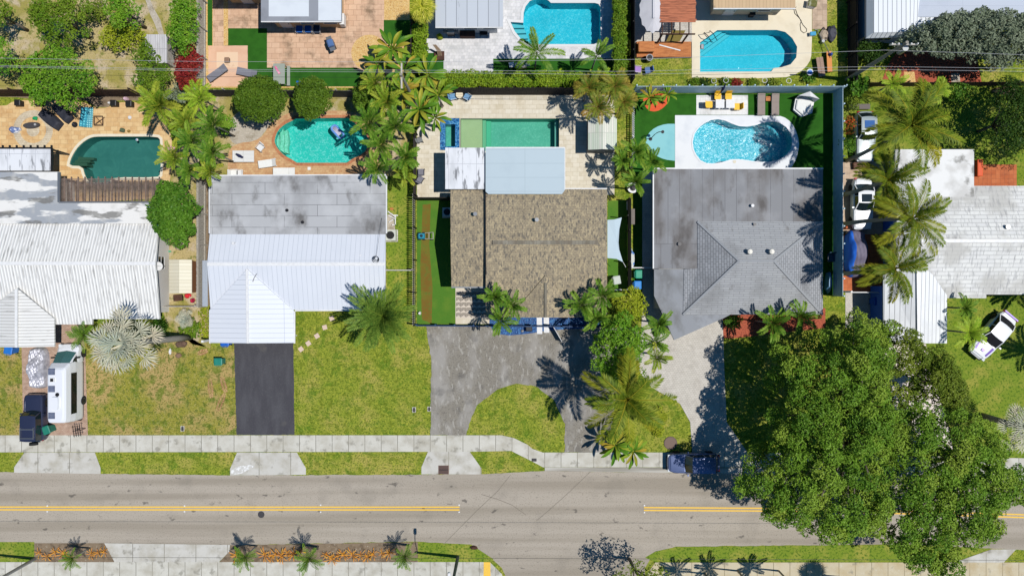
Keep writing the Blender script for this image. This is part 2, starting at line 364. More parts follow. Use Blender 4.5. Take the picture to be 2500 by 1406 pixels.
GR['gravelk'] = M('dark_gravel', c_(74, 70, 68), [('cell', c_(120, 114, 108), 12, .6, .9, .8)], ('vor', 14, .8, .04), rough=.9)
GR['mulch'] = M('red_mulch', c_(186, 98, 72), [('noise', c_(132, 66, 50), 8, .48, .62, .8, None, 0, 5), ('noise', c_(210, 120, 90), 12, .6, .7, .6)], ('noise', 16, .9, .05), rough=.95)
GR['dirt'] = M('planter_soil', c_(140, 122, 100), [('noise', c_(104, 88, 70), 1.5, .48, .64, .8, None, 0, 6), ('noise', c_(190, 180, 162), 5, .62, .72, .7)], ('noise', 14, .8, .05), rough=.95)
GR['terra'] = paver('terracotta_tiles', (206, 122, 78), (190, 104, 64), (150, 90, 66), .4, .4, 0, 0, (120, 66, 50), .4)
GR['beige'] = paver('beige_tiles', (208, 184, 160), (196, 170, 146), (160, 140, 120), .5, .5, 0)
GR['bluerock'] = M('blue_glass_rock_bed', c_(28, 78, 138), [('cell', c_(60, 130, 190), 9, .6, .9, .8), ('noise', c_(18, 46, 90), 3, .5, .7, .6)], ('vor', 9, .8, .04), rough=.5)
GR['rug'] = None
big = [(-260, -260), (260, -260), (260, 260), (-260, 260)]
struct('ground', big, 0, GR['lawn'], HOLES, world=True)
H1 = lambda *k: [PW[i] for i in k]
# ---- lots: garden ground
struct('dry_yard', [(-400, -300), (485, -300), (486, 40), (490, 222), (-400, 226)], 1, GR['dry'])
struct('dry_yard', [(490, 226), (1005, 226), (1005, 330), (960, 470), (480, 470), (486, 700), (500, 745), (515, 840), (470, 850), (410, 800), (392, 740), (392, 450)], 1, GR['dry'], H1('green'))
struct('lawn', rag([(206, 790), (400, 790), (510, 850), (572, 838), (578, 1061), (215, 1062)], 1.5), 2, GR['olive'])
struct('lawn', [(-300, 840), (54, 850), (58, 1062), (-300, 1062)], 2, GR['olive'])
struct('lawn', [(945, 430), (1010, 430), (1010, 700), (945, 700)], 2, GR['bright'])
struct('lawn', [(2060, 215), (2900, 205), (2900, 1140), (2480, 1135), (2290, 1000), (2230, 850), (2060, 700)], 1, GR['bright'])
struct('garden_path', [(352, -10), (362, -12), (375, 20), (392, 50), (402, 90), (392, 98), (378, 60), (366, 35)], 3, GR['gravelw'])
struct('gravel_bed', smooth_poly([(560, 290), (600, 262), (650, 285), (690, 280), (655, 310), (630, 345), (600, 352), (560, 352)], 2), 3, GR['gravelw'])
struct('soil_bed', smooth_poly([(-60, 236), (40, 238), (90, 243), (205, 244), (235, 262), (265, 262), (285, 246), (345, 246), (345, 228), (-60, 226)], 0), 2, GR['dirt'])
# ---- patios
struct('patio', smooth_poly([(-300, 262), (10, 262), (35, 246), (90, 245), (200, 247), (232, 264), (265, 264), (283, 250), (345, 250), (420, 300), (420, 440), (392, 496), (-300, 496)], 1), 3, GR['trav'], H1('dark'))
struct('patio', smooth_poly([(556, 440), (556, 395), (560, 362), (585, 349), (620, 346), (645, 330), (658, 303), (690, 282), (720, 272), (870, 270), (920, 300), (930, 440)], 1), 4, GR['tanp'], H1('green'))
struct('patio', [(1018, 320), (1050, 260), (1095, 233), (1500, 233), (1500, 476), (1100, 476), (1100, 490), (1018, 490)], 3, GR['cream'], H1('spa', 'long'))
struct('gravel_strip', [(1095, 219), (1410, 219), (1410, 233), (1095, 233)], 4, GR['gravelk'])
struct('artificial_turf', [(1545, 229), (2034, 229), (2034, 720), (1590, 720), (1545, 720)], 2, GR['turf'], H1('kidney'))
struct('pool_deck', smooth_poly([(1648, 282), (1648, 282), (1648, 425), (1648, 425), (1915, 425), (1940, 400), (1949, 370), (1951, 345), (1940, 310), (1922, 290), (1900, 282)], 1), 4, GR['whitec'], H1('kidney'))
struct('dining_patio', [(1700, 233), (1826, 233), (1826, 281), (1700, 281)], 4, GR['tilew'])
struct('splash_floor', smooth_poly([(1647.5, 303), (1625, 303), (1600, 311), (1582, 327), (1575, 345), (1581, 362), (1598, 379), (1622, 390), (1647.5, 393), (1647.5, 393), (1647.5, 303)], 1), 5, GR['bluepad'])
struct('side_path', [(1568, 420), (1600, 420), (1600, 720), (1568, 720)], 4, GR['greyp'])
struct('patio', [(520, -200), (938, -200), (938, 212), (520, 212)], 3, GR['peach'])
struct('gravel_bed', [(502, -200), (1000, -200), (1000, 215), (502, 215)], 2, GR['gravel'])
struct('artificial_turf', [(507, -100), (518.5, -100), (518.5, 112), (507, 112)], 4, GR['turf'])
struct('artificial_turf', [(557, 70), (652, 70), (652, 166), (900, 166), (900, 212), (605, 212), (605, 112), (557, 112)], 4, GR['turf'])
struct('artificial_turf', [(937, 50), (1000, 50), (1000, 108), (937, 108)], 4, GR['turf'])
struct('gravel_strip', [(546, -60), (557, -60), (557, 112), (546, 112)], 4, GR['gravel'])
struct('patio', [(509, 113), (604, 113), (604, 212), (509, 212)], 5, M('pale_peach_concrete', c_(232, 190, 160), [('noise', c_(220, 172, 140), .8, .5, .7, .6)], rough=.85))
struct('patio_step', [(529, 128), (581, 128), (581, 166), (529, 166)], 6, M('cream_concrete', c_(240, 208, 176), [('noise', c_(200, 160, 130), 1.2, .6, .7, .5)], rough=.85))
cx, cy = P(902, 130)
circ = lambda x, y, r, n=48: [(x + r * math.cos(2 * math.pi * i / n), y + r * math.sin(2 * math.pi * i / n)) for i in range(n)]
struct('gravel_circle', circ(cx, cy, 1.66), 5, GR['gravel'], world=True)
struct('brick_edging', circ(cx, cy, 1.78), 5.5, GR['peach'], [circ(cx, cy, 1.66)], world=True)
struct('patio', [(1040, -200), (1500, -200), (1500, 144), (1204, 144), (1204, 178), (1083, 178), (1083, 130), (1040, 130)], 3, GR['whitep'], H1('blue'))
struct('artificial_turf', [(1204, 144), (1500, 144), (1500, 178), (1204, 178)], 3, GR['turf'])
struct('artificial_turf', [(1040, 130), (1083, 130), (1083, 178), (1040, 178)], 3, GR['turf'])
struct('patio', [(1545, -200), (1700, -200), (1700, 106), (1545, 106)], 3, GR['greyp'])
struct('pool_deck', smooth_poly([(1689, -150), (1689, -150), (1689, 190), (1689, 190), (1910, 192), (1950, 180), (1976, 155), (1982, 130), (1982, 0), (1982, -150), (1982, -150)], 1), 4, GR['creamc'], H1('arch'))
struct('paver_path', [(1983, -200), (2019, -200), (2019, 72), (1983, 72)], 4, GR['beige'])
struct('mulch_bed', smooth_poly([(2150, 208), (2170, 150), (2200, 120), (2290, 115), (2380, 125), (2398, 208), (2398, 208)], 1), 3, GR['mulch'])
struct('gravel_strip', [(2207, 176), (2232, 176), (2236, 206), (2209, 206)], 4, GR['gravel'])
struct('gravel_strip', [(2322, 180), (2342, 180), (2345, 208), (2323, 208)], 4, GR['gravelw'])
struct('mulch_bed', smooth_poly([(1565, 240), (1600, 228), (1634, 232), (1636, 245), (1618, 266), (1600, 274), (1580, 270)], 2), 4, M('orange_mulch', c_(232, 100, 60), [('noise', c_(180, 70, 40), 9, .5, .7, .7)], rough=.95))
struct('side_path', [(2056, 395), (2160, 395), (2160, 572), (2056, 572)], 3, GR['beige'])
struct('side_path', [(2056, 572), (2160, 572), (2160, 712), (2056, 712)], 3, GR['terra'])
struct('side_path', [(2064, 712), (2170, 712), (2170, 800), (2064, 800)], 3, GR['greyp'])
struct('terracotta_patio', [(2370, 402), (2482, 402), (2482, 470), (2370, 470)], 3, GR['terra'])
struct('artificial_turf', [(1018, 488), (1112, 488), (1112, 791), (1018, 791)], 3, GR['turf2'])
o = struct('rust_stain_strip', [(1032, 500), (1052, 498), (1048, 600), (1056, 700), (1054, 790), (1030, 780), (1026, 650)], 4, M('rusty_turf', c_(116, 112, 40), [('noise', c_(124, 92, 36), .6, .4, .6, .8), ('noise', c_(90, 118, 44), 3, .5, .7, .7)], rough=.95))
struct('artificial_turf', [(1484, 490), (1533, 490), (1533, 720), (1484, 720)], 3, GR['turf2'])
struct('patio', [(1112, 690), (1200, 690), (1200, 791), (1112, 791)], 4, GR['cream'])
struct('mulch_bed', [(1762, 752), (2015, 752), (2015, 800), (1790, 826), (1762, 826)], 3, GR['mulch'])
struct('dirt_bed', [(390, 740), (515, 745), (515, 850), (470, 840), (420, 800)], 2, GR['dry'])
struct('stone_bed', [(486, 430), (512, 430), (512, 745), (500, 745)], 3, GR['dirt'])
struct('stone_bed', [(945, 525), (958, 520), (965, 560), (945, 570)], 3, GR['gravelw'])
# ---- road, pavements, drives
struct('road', rag([(-600, 1152), (0, 1152), (250, 1156), (560, 1160), (1030, 1158), (1180, 1157), (1330, 1149), (1860, 1156), (2500, 1176), (3100, 1190), (3100, 1350), (2500, 1342), (2200, 1328), (1650, 1333), (1615, 1344), (1592, 1356), (1575, 1385), (1570, 1700), (1245, 1700), (1240, 1420), (1225, 1385), (1200, 1362), (1150, 1330), (1020, 1321), (560, 1330), (280, 1330), (-600, 1322)], 1.0, 14), 3, GR['road'])
YEL = M('yellow_road_paint', c_(250, 202, 80), [('noise', c_(214, 176, 90), 6, .5, .7, .5)], rough=.7)
def stripe(pts, wpx, k=5):
    up = [(x, y - wpx / 2) for x, y in pts]; dn = [(x, y + wpx / 2) for x, y in pts]
    return up + dn[::-1]
for dy in (-3.4, 3.4):
    struct('road_marking', stripe([(-600, 1240 + dy), (1122, 1240.5 + dy)], 3.4), 5, YEL)
    struct('road_marking', stripe([(1572, 1241.5 + dy), (1850, 1243 + dy), (2150, 1248 + dy), (2500, 1259 + dy), (3000, 1275 + dy)], 3.4), 5, YEL)
CRK = M('dark_crack_sealer', c_(126, 118, 106), rough=.9)
for pts in ([(1247, 1158), (1215, 1198), (1165, 1245), (1120, 1290), (1083, 1328)], [(1486, 1112), (1440, 1152), (1390, 1200), (1340, 1245), (1310, 1270)], [(1175, 1206), (1215, 1218), (1250, 1232), (1284, 1256)]):
    struct('road_crack', stripe(pts, 1.3), 5.4, CRK)
STN = M('pale_scuffed_asphalt', c_(196, 188, 176), [('noise', c_(150, 142, 128), 1.2, .45, .6, .8, None, 0, 8)], rough=.9)
struct('paint_splash', smooth_poly([(564, 1148), (572, 1141), (590, 1136), (612, 1134), (622, 1138), (606, 1146), (590, 1156), (564, 1158)], 1), 8, M('spilled_white_paint', c_(240, 240, 238), [('noise', c_(206, 204, 198), 3, .46, .52, 1, None, 0, 8)], rough=.8))
struct('yellow_ramp', [(1181, 1371), (1197, 1371), (1198, 1440), (1180, 1440)], 8, YEL)
struct('pavement', [(-600, 1062), (1225, 1062), (1255, 1069), (1288, 1085), (1300, 1095), (1325, 1104), (1860, 1104), (2500, 1118), (3100, 1130), (3100, 1172), (2500, 1160), (1860, 1140), (1326, 1140), (1300, 1126), (1248, 1100), (1145, 1102), (-600, 1104)], 6, GR['walk'])
struct('gutter', [(1330, 1140.5), (1860, 1141), (2500, 1161), (2500, 1176), (1860, 1156), (1330, 1149)], 7, M('gutter_concrete', c_(196, 192, 182), [('noise', c_(130, 124, 112), .6, .45, .6, .8, (.1, 1.5, 1))], rough=.85))
for pl in ([(60, 1104), (232, 1104), (246, 1142), (246, 1156), (35, 1153), (35, 1140)], [(579, 1104), (725, 1104), (747, 1142), (747, 1158), (562, 1160), (562, 1144)], [(1045, 1102), (1147, 1102), (1175, 1142), (1175, 1157), (1029, 1157), (1029, 1140)], [(255, 1325), (562, 1329), (560, 1345), (535, 1371), (280, 1371)], [(2420, 1340), (2480, 1340), (2450, 1372), (2330, 1372)]):
    struct('driveway_apron', pl, 7, GR['apron'])
struct('pavement', [(-600, 1371), (1196, 1371), (1225, 1400), (1240, 1440), (1240, 1500), (-600, 1500)], 6, GR['walk'])
struct('pavement', [(1600, 1372), (2900, 1372), (2900, 1500), (1590, 1500), (1580, 1400)], 6, concrete('stained_pavement', (212, 200, 172), 1.5, 50, 0, 0, (130, 120, 96), (190, 170, 130)))
struct('planter_soil', [(84, 1325), (255, 1325), (280, 1371), (84, 1371)], 4, GR['dirt'])
struct('planter_soil', [(562, 1330), (1030, 1322), (1030, 1371), (536, 1371), (560, 1345)], 4, GR['dirt'])
struct('verge', [(-600, 1322), (84, 1322), (84, 1371), (-600, 1371)], 4, GR['bright'])
struct('verge', [(1020, 1322), (1150, 1328), (1205, 1364), (1196, 1371), (1020, 1371)], 5, GR['bright'])
struct('verge', [(1575, 1360), (1600, 1345), (1650, 1334), (2200, 1329), (2420, 1338), (2330, 1371), (1600, 1371)], 5, GR['bright'])
struct('driveway', [(53, 840), (135, 846), (135, 785), (206, 785), (215, 1062), (57, 1062)], 5, GR['pink'])
struct('driveway', rag([(571, 820), (716, 820), (719, 1061), (578, 1061)], .8), 5, GR['tar'])
struct('driveway', rag([(1040, 793), (1560, 800), (1560, 905), (1500, 1000), (1480, 1104), (1378, 1104), (1380, 1035), (1352, 975), (1306, 942), (1260, 936), (1215, 950), (1165, 988), (1145, 1035), (1138, 1062), (1051, 1062), (1053, 880)], 1.4), 5, GR['tarold'])
struct('driveway', [(1570, 720), (1762, 700), (1768, 900), (1774, 1030), (1825, 1104), (1690, 1104), (1685, 1030), (1660, 985), (1590, 945), (1560, 905)], 6, GR['greyp'])
struct('driveway', [(2145, 840), (2260, 840), (2330, 1100), (2190, 1104)], 5, M('pale_pink_pavers', c_(236, 222, 214), [('noise', c_(200, 180, 170), 2, .5, .7, .6)], rough=.8))
struct('rock_bed', smooth_poly([(1195, 770), (1480, 770), (1480, 800), (1345, 805), (1290, 815), (1225, 820), (1195, 800)], 1), 7, GR['bluerock'])
struct('doorstep', [(1310, 760), (1323, 760), (1324, 815), (1311, 815)], 8, W['white'])
struct('doorstep', [(1327, 760), (1340, 760), (1341, 812), (1328, 812)], 8, W['white'])
# travertine rings round the fire pit spot
cx, cy = P(81, 318)
struct('paver_ring', circ(cx, cy, 1.82), 5, GR['ringp'], [circ(cx, cy, 1.2)], world=True)
struct('paver_disc', circ(cx, cy, .6), 5, GR['ringp'], world=True)

# ================================================================ POOLS
CREAM = M('cream_coping', c_(236, 226, 202), [('noise', c_(214, 200, 172), 3, .5, .7, .5)], rough=.7)
BRICKC = paver('brick_coping', (206, 142, 100), (188, 120, 84), (150, 100, 74), .1, .3)
def pool(key, label, floor_mat, tint, depth=1.3, coping=None, cw=.24, wave=(3, .35), wz=-.12, wall_mat=None):
    poly = PW[key]; cx = sum(p[0] for p in poly) / len(poly); cy = sum(p[1] for p in poly) / len(poly)
    t = thing('swimming_pool', label, 'pool', (cx, cy, 0), 0, 'backyard swimming pools')
    L = [(p[0] - cx, p[1] - cy) for p in poly]; n = len(L)
    V = [(x, y, 0) for x, y in L] + [(x, y, -depth) for x, y in L]
    me = mkmesh('basin_wall', V, [(i, (i + 1) % n, n + (i + 1) % n, n + i) for i in range(n)], wall_mat or floor_mat); put('basin_wall', me, t)
    put('basin_floor', sheet_mesh('basin_floor', L, -depth + .001, floor_mat), t)
    put('water', sheet_mesh('water', L, wz, watermat('pool_water', tint, *wave)), t)
    if coping:
        out = inset(L, -cw)
        if sum((out[i][0] - L[i][0]) ** 2 for i in range(n)) >= 0:
            b = MB(); V = [(x, y, .05) for x, y in L] + [(x, y, .05) for x, y in out] + [(x, y, .012) for x, y in out] + [(x, y, -.15) for x, y in L]
            b.add(V, [(i, (i + 1) % n, n + (i + 1) % n, n + i) for i in range(n)] + [(n + i, n + (i + 1) % n, 2 * n + (i + 1) % n, 2 * n + i) for i in range(n)])
            b.build('coping', coping, t)
    return t
def steps(t, polys, mat):
    o = t.location
    for i, (pl, z) in enumerate(polys):
        b = MB(); b.prism([(P(x, y)[0] - o.x, P(x, y)[1] - o.y) for x, y in pl], -1.25, z); b.build('step', mat, t)
def floorm(name, a, b, sc=7, amt=.6):
    return M(name, c_(*a), [('noise', c_(*b), sc, .5, .6, amt, None, 0, 2, 1.2), ('noise', c_(*[max(0, v - 25) for v in a]), .5, .5, .8, .5)], rough=.6)  # colour b: bright ripple light painted into the floor colour as noise
f1 = floorm('dark_teal_plaster', (92, 156, 150), (104, 168, 160), 1)
t = pool('dark', 'dark teal pool with cream coping behind the white tiled roof house', f1, (.55, .72, .70, 1), 1.4, CREAM, .24, (2, .06))
steps(t, [([(171, 396), (207, 397), (207, 404), (171, 404)], -.35), ([(173, 388), (210, 389), (210, 395), (172, 395)], -.6), ([(176, 379), (216, 381), (216, 387), (174, 387)], -.85)], M('olive_step', c_(90, 120, 100), rough=.6))
f2 = floorm('green_plaster_painted_caustics', (60, 208, 190), (190, 245, 235), 5, .55)  # pale noise paints water caustics into the green plaster
t = pool('green', 'emerald green pool with brick coping and curved steps', f2, (.68, .93, .95, 1), 1.3, BRICKC, .26, (3, .3))
arc = lambda x, b: [(x, 312), (x + b, 325), (x + b + 1, 343), (x + b - 3, 360), (x + 6, 376)]
stm = floorm('pale_green_step', (150, 215, 180), (215, 245, 225), 6, .6)
for i, z in enumerate((-.3, -.55, -.8)):
    x = 676 + i * 8
    steps(t, [([(672, 341), (680, 322), (x + 2, 312), (x + 5, 330), (x + 6, 343), (x + 3, 356), (x + 6, 372), (680, 364), (673, 352)], z)], stm)
f3 = floorm('jade_plaster', (100, 182, 162), (150, 216, 195), 6, .4)
t = pool('long', 'long jade green rectangular pool with pale tanning shelf', f3, (.75, .95, .90, 1), 1.3, CREAM, .02, (3, .15))
steps(t, [([(1125, 291), (1177, 291), (1177, 368), (1125, 368)], -.25)], M('sand_shelf', c_(196, 192, 150), [('noise', c_(206, 200, 160), 1, .5, .7, .5)], rough=.7))
steps(t, [([(1177.5, 291), (1186, 291), (1186, 368), (1177.5, 368)], -.5)], M('green_step', c_(130, 185, 150), rough=.7))
steps(t, [([(1186.5, 291), (1198, 291), (1198, 368), (1186.5, 368)], -.8)], M('green_step', c_(95, 190, 155), rough=.7))
steps(t, [([(1355, 291), (1364, 291), (1364, 368), (1355, 368)], -.5)], M('grey_ledge', c_(120, 170, 165), rough=.7))
mos = M('blue_mosaic_tile', c_(40, 110, 170), [('cell', c_(110, 175, 215), 12, .4, .9, .9), ('cell', c_(20, 60, 120), 9, .6, .9, .8)], rough=.25)
t = pool('spa', 'small blue mosaic spa at the left end of the long pool', f3, (.75, .95, .92, 1), 1.0, None, .02, (3, .15), -.1, mos)
b = MB(); o = t.location
for pl in ([(1074.5, 289.5), (1087, 289.5), (1087, 366.5), (1074.5, 366.5)], [(1087.2, 289.5), (1111, 289.5), (1111, 304), (1087.2, 304)], [(1111.2, 289.5), (1121.5, 289.5), (1121.5, 366.5), (1111.2, 366.5)], [(1087.2, 358), (1111, 358), (1111, 366.5), (1087.2, 366.5)]):
    b.prism([(P(x, y)[0] - o.x, P(x, y)[1] - o.y) for x, y in pl], -.98, .02)
b.build('mosaic_rim', mos, t)
f4 = floorm('aqua_painted_caustics', (44, 190, 206), (205, 244, 246), 6, .85)  # near-white network is caustic sparkle painted into the floor colour
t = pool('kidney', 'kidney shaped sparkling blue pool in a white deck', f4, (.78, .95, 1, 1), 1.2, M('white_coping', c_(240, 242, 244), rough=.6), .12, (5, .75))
f5 = floorm('cyan_plaster', (40, 196, 212), (150, 235, 240), 6, .5)
t = pool('blue', 'bright cyan pool in white pavers with corner steps', f5, (.7, .95, 1, 1), 1.4, M('pale_coping', c_(226, 226, 226), rough=.6), .25, (4, .3))
steps(t, [([(1248, 56), (1278, 59), (1280, 66), (1254, 66)], -.3), ([(1253, 67), (1281, 67), (1285, 76), (1260, 77)], -.55), ([(1259, 78), (1285, 77), (1290, 87), (1266, 88)], -.8), ([(1266, 89), (1290, 88), (1300, 98), (1276, 99)], -1.0)], M('aqua_step', c_(120, 200, 205), rough=.6))
f6 = floorm('turquoise_plaster', (40, 196, 214), (100, 222, 232), 6, .5)
t = pool('arch', 'turquoise pool with one rounded end and a cut corner with handrails', f6, (.7, .95, 1, 1), 1.35, None, .2, (4, .25))
steps(t, [([(1710, 105), (1752, 75.5), (1766, 75.5), (1711, 115)], -.3), ([(1711, 116), (1767, 76), (1778, 76), (1712, 125)], -.6), ([(1711, 126), (1779, 76), (1790, 78), (1711, 136)], -.9)], M('aqua_step', c_(90, 200, 210), rough=.6))
b = MB()
for dx in (0, 14):
    q = [P3(1718 + dx, 84 - dx * .3, .0), P3(1719 + dx, 80 - dx * .3, .75), P3(1728 + dx * 1.0, 88 - dx * .3, .85), P3(1737 + dx, 104 - dx * .3, -.1)]
    b.tube([(x - t.location.x, y - t.location.y, z) for x, y, z in q], .035)
b.build('handrail', W['dkmetal'], t)
# ================================================================ HOUSES
def house(label, px, py): 
    x, y = P(px, py); return thing('house', label, 'house', (x, y, 0))
def roofsolid(name, V, F, zb, mat, parent, inset_=0, fascia=None):
    """V: (px, py, h) points, F: faces; the rim is closed down to height zb"""
    pts = [P3(*v) for v in V]; cnt = {}
    for f in F:
        for i in range(len(f)):
            e = (f[i], f[(i + 1) % len(f)]); cnt[e] = cnt.get(e, 0) + 1
    o = wloc(parent); b = MB(); b.add([(p[0] - o.x, p[1] - o.y, p[2]) for p in pts], [])
    FF = []
    for f in F:
        a = sum(pts[f[i]][0] * pts[f[(i + 1) % len(f)]][1] - pts[f[(i + 1) % len(f)]][0] * pts[f[i]][1] for i in range(len(f)))
        FF.append(tuple(f) if a > 0 else tuple(f[::-1]))
    b.f = FF; b.m = [0] * len(FF); E = {}
    for f in FF:
        for i in range(len(f)): E[(f[i], f[(i + 1) % len(f)])] = 1
    base = {}
    b.cm = 1 if fascia else 0
    for (i, j) in E:
        if (j, i) not in E:
            for k in (i, j):
                if k not in base:
                    base[k] = len(b.v); b.v.append((b.v[k][0], b.v[k][1], zb if zb > 0 else b.v[k][2] + zb))
            b.f.append((j, i, base[i], base[j])); b.m.append(b.cm)
    return b.build(name, [mat, fascia] if fascia else mat, parent)
def flatroof(name, pts, h, mat, parent, th=.22, fascia=None):
    b = MB(); b.prism([tuple(Vector(P(x, y, h)) - wloc(parent).xy) for x, y in pts], h - th, h)
    if fascia: b.m = [1] * len(b.m); b.m[len(pts)] = 0
    return b.build(name, [mat, fascia] if fascia else mat, parent)
def walls(pts, h, roof_h, mat, parent, ins=.45):
    """wall block under a roof outline (photo pixels at roof_h), set back under the eaves"""
    w_ = inset(W2(pts, roof_h), ins); b = MB(); b.prism(w_, 0, h); return b.build('wall', mat, parent, world=True)
def opening(parent, wall_px, h0, h1, wdt, kind='window', side='s', frame=None):
    """window or door standing 3 cm proud of a wall; wall_px = world x, y of its middle"""
    x, y = wall_px; o = wloc(parent); x -= o.x; y -= o.y
    dx, dy = {'s': (0, -1), 'n': (0, 1), 'w': (-1, 0), 'e': (1, 0)}[side]; tx, ty = -dy, dx
    def bx(b, u0, u1, z0, z1, d0, d1):
        b.box(x + tx * u0 + dx * d0, y + ty * u0 + dy * d0, z0, x + tx * u1 + dx * d1, y + ty * u1 + dy * d1, z1)
    if kind == 'door':
        b = MB(); bx(b, -wdt / 2, wdt / 2, h0, h1, -.02, .05); f = b.build('door', frame or W['white'], parent)
        b = MB(); bx(b, wdt * .32, wdt * .4, 1.0, 1.12, .051, .11); b.build('handle', W['metal'], f)
        return f
    b = MB(); k = .07
    bx(b, -wdt / 2, wdt / 2, h1 - k, h1, -.02, .06); bx(b, -wdt / 2, wdt / 2, h0, h0 + k, -.02, .06)
    bx(b, -wdt / 2, -wdt / 2 + k, h0 + k, h1 - k, -.02, .06); bx(b, wdt / 2 - k, wdt / 2, h0 + k, h1 - k, -.02, .06)
    bx(b, -wdt / 2 + k, wdt / 2 - k, (h0 + h1) / 2 - .02, (h0 + h1) / 2 + .02, -.02, .05)
    f = b.build('window', frame or W['white'], parent)
    b = MB(); bx(b, -wdt / 2 + k, wdt / 2 - k, h0 + k, h1 - k, -.01, .025); b.build('pane', W['glass'], f); return f
def gutter(parent, a, b_, h, mat=None, w_=.12, name='gutter'):
    b = MB(); p, q = P3(*a, h), P3(*b_, h); b.bar((p[0], p[1], h - .08), (q[0], q[1], h - .08), w_, .14); return b.build(name, mat or W['white'], parent, world=True)
def vent(parent, x, y, h, r=.11, hh=.35, mat=None, name='vent_pipe'):
    p = P(x, y, h); b = MB(); b.cyl(p[0], p[1], h - .3, h + hh, r); b.cyl(p[0], p[1], h + hh, h + hh + .06, r * 1.35)
    return b.build(name, mat or W['metal'], parent, world=True, smooth=False)
STUC = lambda n, r, g, b: M(n, c_(r, g, b), [('noise', c_(r - 20, g - 20, b - 20), 1, .5, .7, .4)], ('noise', 25, .3, .01), rough=.9)
def membrane(name, base, seam, stains, bw=4.5, bh=1.0, rot=0, big=(1, 1, 1)):
    return M(name, c_(*base), [('noise', c_(*stains[0]), .3, .44, .6, .85, big, 0, 7), ('noise', c_(*stains[1]), .6, .53, .66, .7, big, 0, 10), ('noise', c_(*[min(255, v + 26) for v in base]), .5, .48, .68, .5, None, 0, 10)],
             rough=.8, spec=.2, brick=(c_(*[v - 5 for v in base]), c_(*seam), bw, bh, .018, .37, rot))
RF = dict()
RF['h1back'] = M('patchy_white_coating', c_(236, 234, 230), [('noise', c_(160, 165, 172), .5, .51, .545, .95, (.35, 1.3, 1), 0, 7), ('noise', c_(122, 120, 116), .8, .575, .62, .85, (.4, 1.3, 1), .1, 8), ('noise', c_(206, 204, 198), 1.2, .5, .7, .5, None, 0, 6)], rough=.85)
RF['tile'] = M('white_barrel_tile', c_(244, 243, 240), [('wave', c_(186, 184, 180), 1.17, .66, 1.0, .6, (1, 0, 0)), ('noise', c_(126, 124, 120), 1.8, .54, .68, .6, (3.4, .25, 1), 0, 8)], ('wave', 1.17, .5, .07, (1, 0, 0)), rough=.6)
RF['tiley'] = M('white_barrel_tile_across', c_(244, 243, 240), [('wave', c_(186, 184, 180), 1.17, .62, .98, .8, (0, 1, 0), 0), ('noise', c_(120, 116, 108), 1.6, .58, .7, .7, (.25, 2.8, 1), 0, 6)], ('wave', 1.17, .8, .08, (0, 1, 0)), rough=.6)
for k_ in ('tile', 'tiley'):
    for n_ in RF[k_].node_tree.nodes:
        if n_.type == 'TEX_WAVE': n_.bands_direction = 'X' if k_ == 'tile' else 'Y'
RF['seam'] = M('white_standing_seam', c_(228, 232, 240), [('noise', c_(216, 221, 230), .4, .4, .7, .5)], rough=.35, spec=.4, brick=(c_(226, 230, 238), c_(186, 192, 202), .42, 60, .018, 0, 0))
RF['seamy'] = M('white_standing_seam_across', c_(230, 234, 242), [], rough=.35, spec=.4, brick=(c_(228, 232, 240), c_(184, 190, 202), 60, .42, .02, 0, 0))
RF['h2flat'] = membrane('grey_roll_roofing', (186, 187, 189), (92, 92, 94), [(150, 150, 151), (90, 86, 82)], 4.6, .98, 0, (1, .55, 1))
RF['shingle'] = M('brown_mixed_shingles', c_(180, 166, 138), [('cell', c_(142, 132, 116), 1, .5, .54, .35, (9, 4.2, 1)), ('cell', c_(204, 186, 150), 1.1, .76, .78, .5, (9.5, 4.2, 1)), ('cell', c_(96, 94, 92), .93, .84, .86, .6, (9, 4, 1)), ('noise', c_(140, 128, 108), .45, .5, .66, .3, None, 0, 6)], ('noise', 14, .5, .02), rough=.95, spec=.05,
                  brick=(c_(164, 150, 126), c_(112, 103, 90), .3, .15, .012, .43, 0))
RF['ridge'] = M('ridge_cap_shingle', c_(150, 144, 130), [('noise', c_(120, 110, 96), 2, .45, .6, .7)], rough=.95, brick=(c_(124, 118, 104), c_(95, 90, 82), .3, 5, .01, 0, 0))
RF['h4shing'] = M('grey_shingles', c_(176, 178, 180), [('noise', c_(130, 130, 130), .4, .5, .7, .6, None, 0, 6), ('noise', c_(110, 106, 102), 1.2, .62, .72, .5, None, 0, 7)], ('noise', 14, .4, .02), rough=.9, spec=.08,
                  brick=(c_(168, 170, 173), c_(136, 137, 139), .9, .2, .02, .43, 0))
RF['h4shingx'] = M('grey_shingles_turned', c_(170, 172, 176), [('noise', c_(118, 118, 120), .4, .5, .7, .6, None, 0, 6)], ('noise', 14, .4, .02), rough=.9, spec=.08,
                  brick=(c_(156, 159, 163), c_(122, 123, 126), .45, .21, .025, .43, R(90)))
RF['h4flat'] = membrane('weathered_roll_roofing', (144, 145, 148), (98, 98, 100), [(118, 114, 112), (92, 88, 86)], 1.0, 7, 0, (1.5, .6, 1))
RF['white5'] = M('white_concrete_tile', c_(238, 238, 234), [('noise', c_(196, 194, 188), .35, .44, .58, .8, None, 0, 6), ('noise', c_(136, 136, 140), 1.6, .53, .66, .5, (3, .6, 1), 0, 8)], rough=.8, brick=(c_(228, 228, 226), c_(190, 190, 188), 1.1, .35, .03, .5, 0))
RF['white5b'] = M('white_coated_flat_roof', c_(240, 240, 238), [('noise', c_(204, 202, 198), .4, .46, .6, .8, None, 0, 6), ('noise', c_(128, 126, 120), .5, .565, .64, .8, None, 0, 9)], rough=.8)
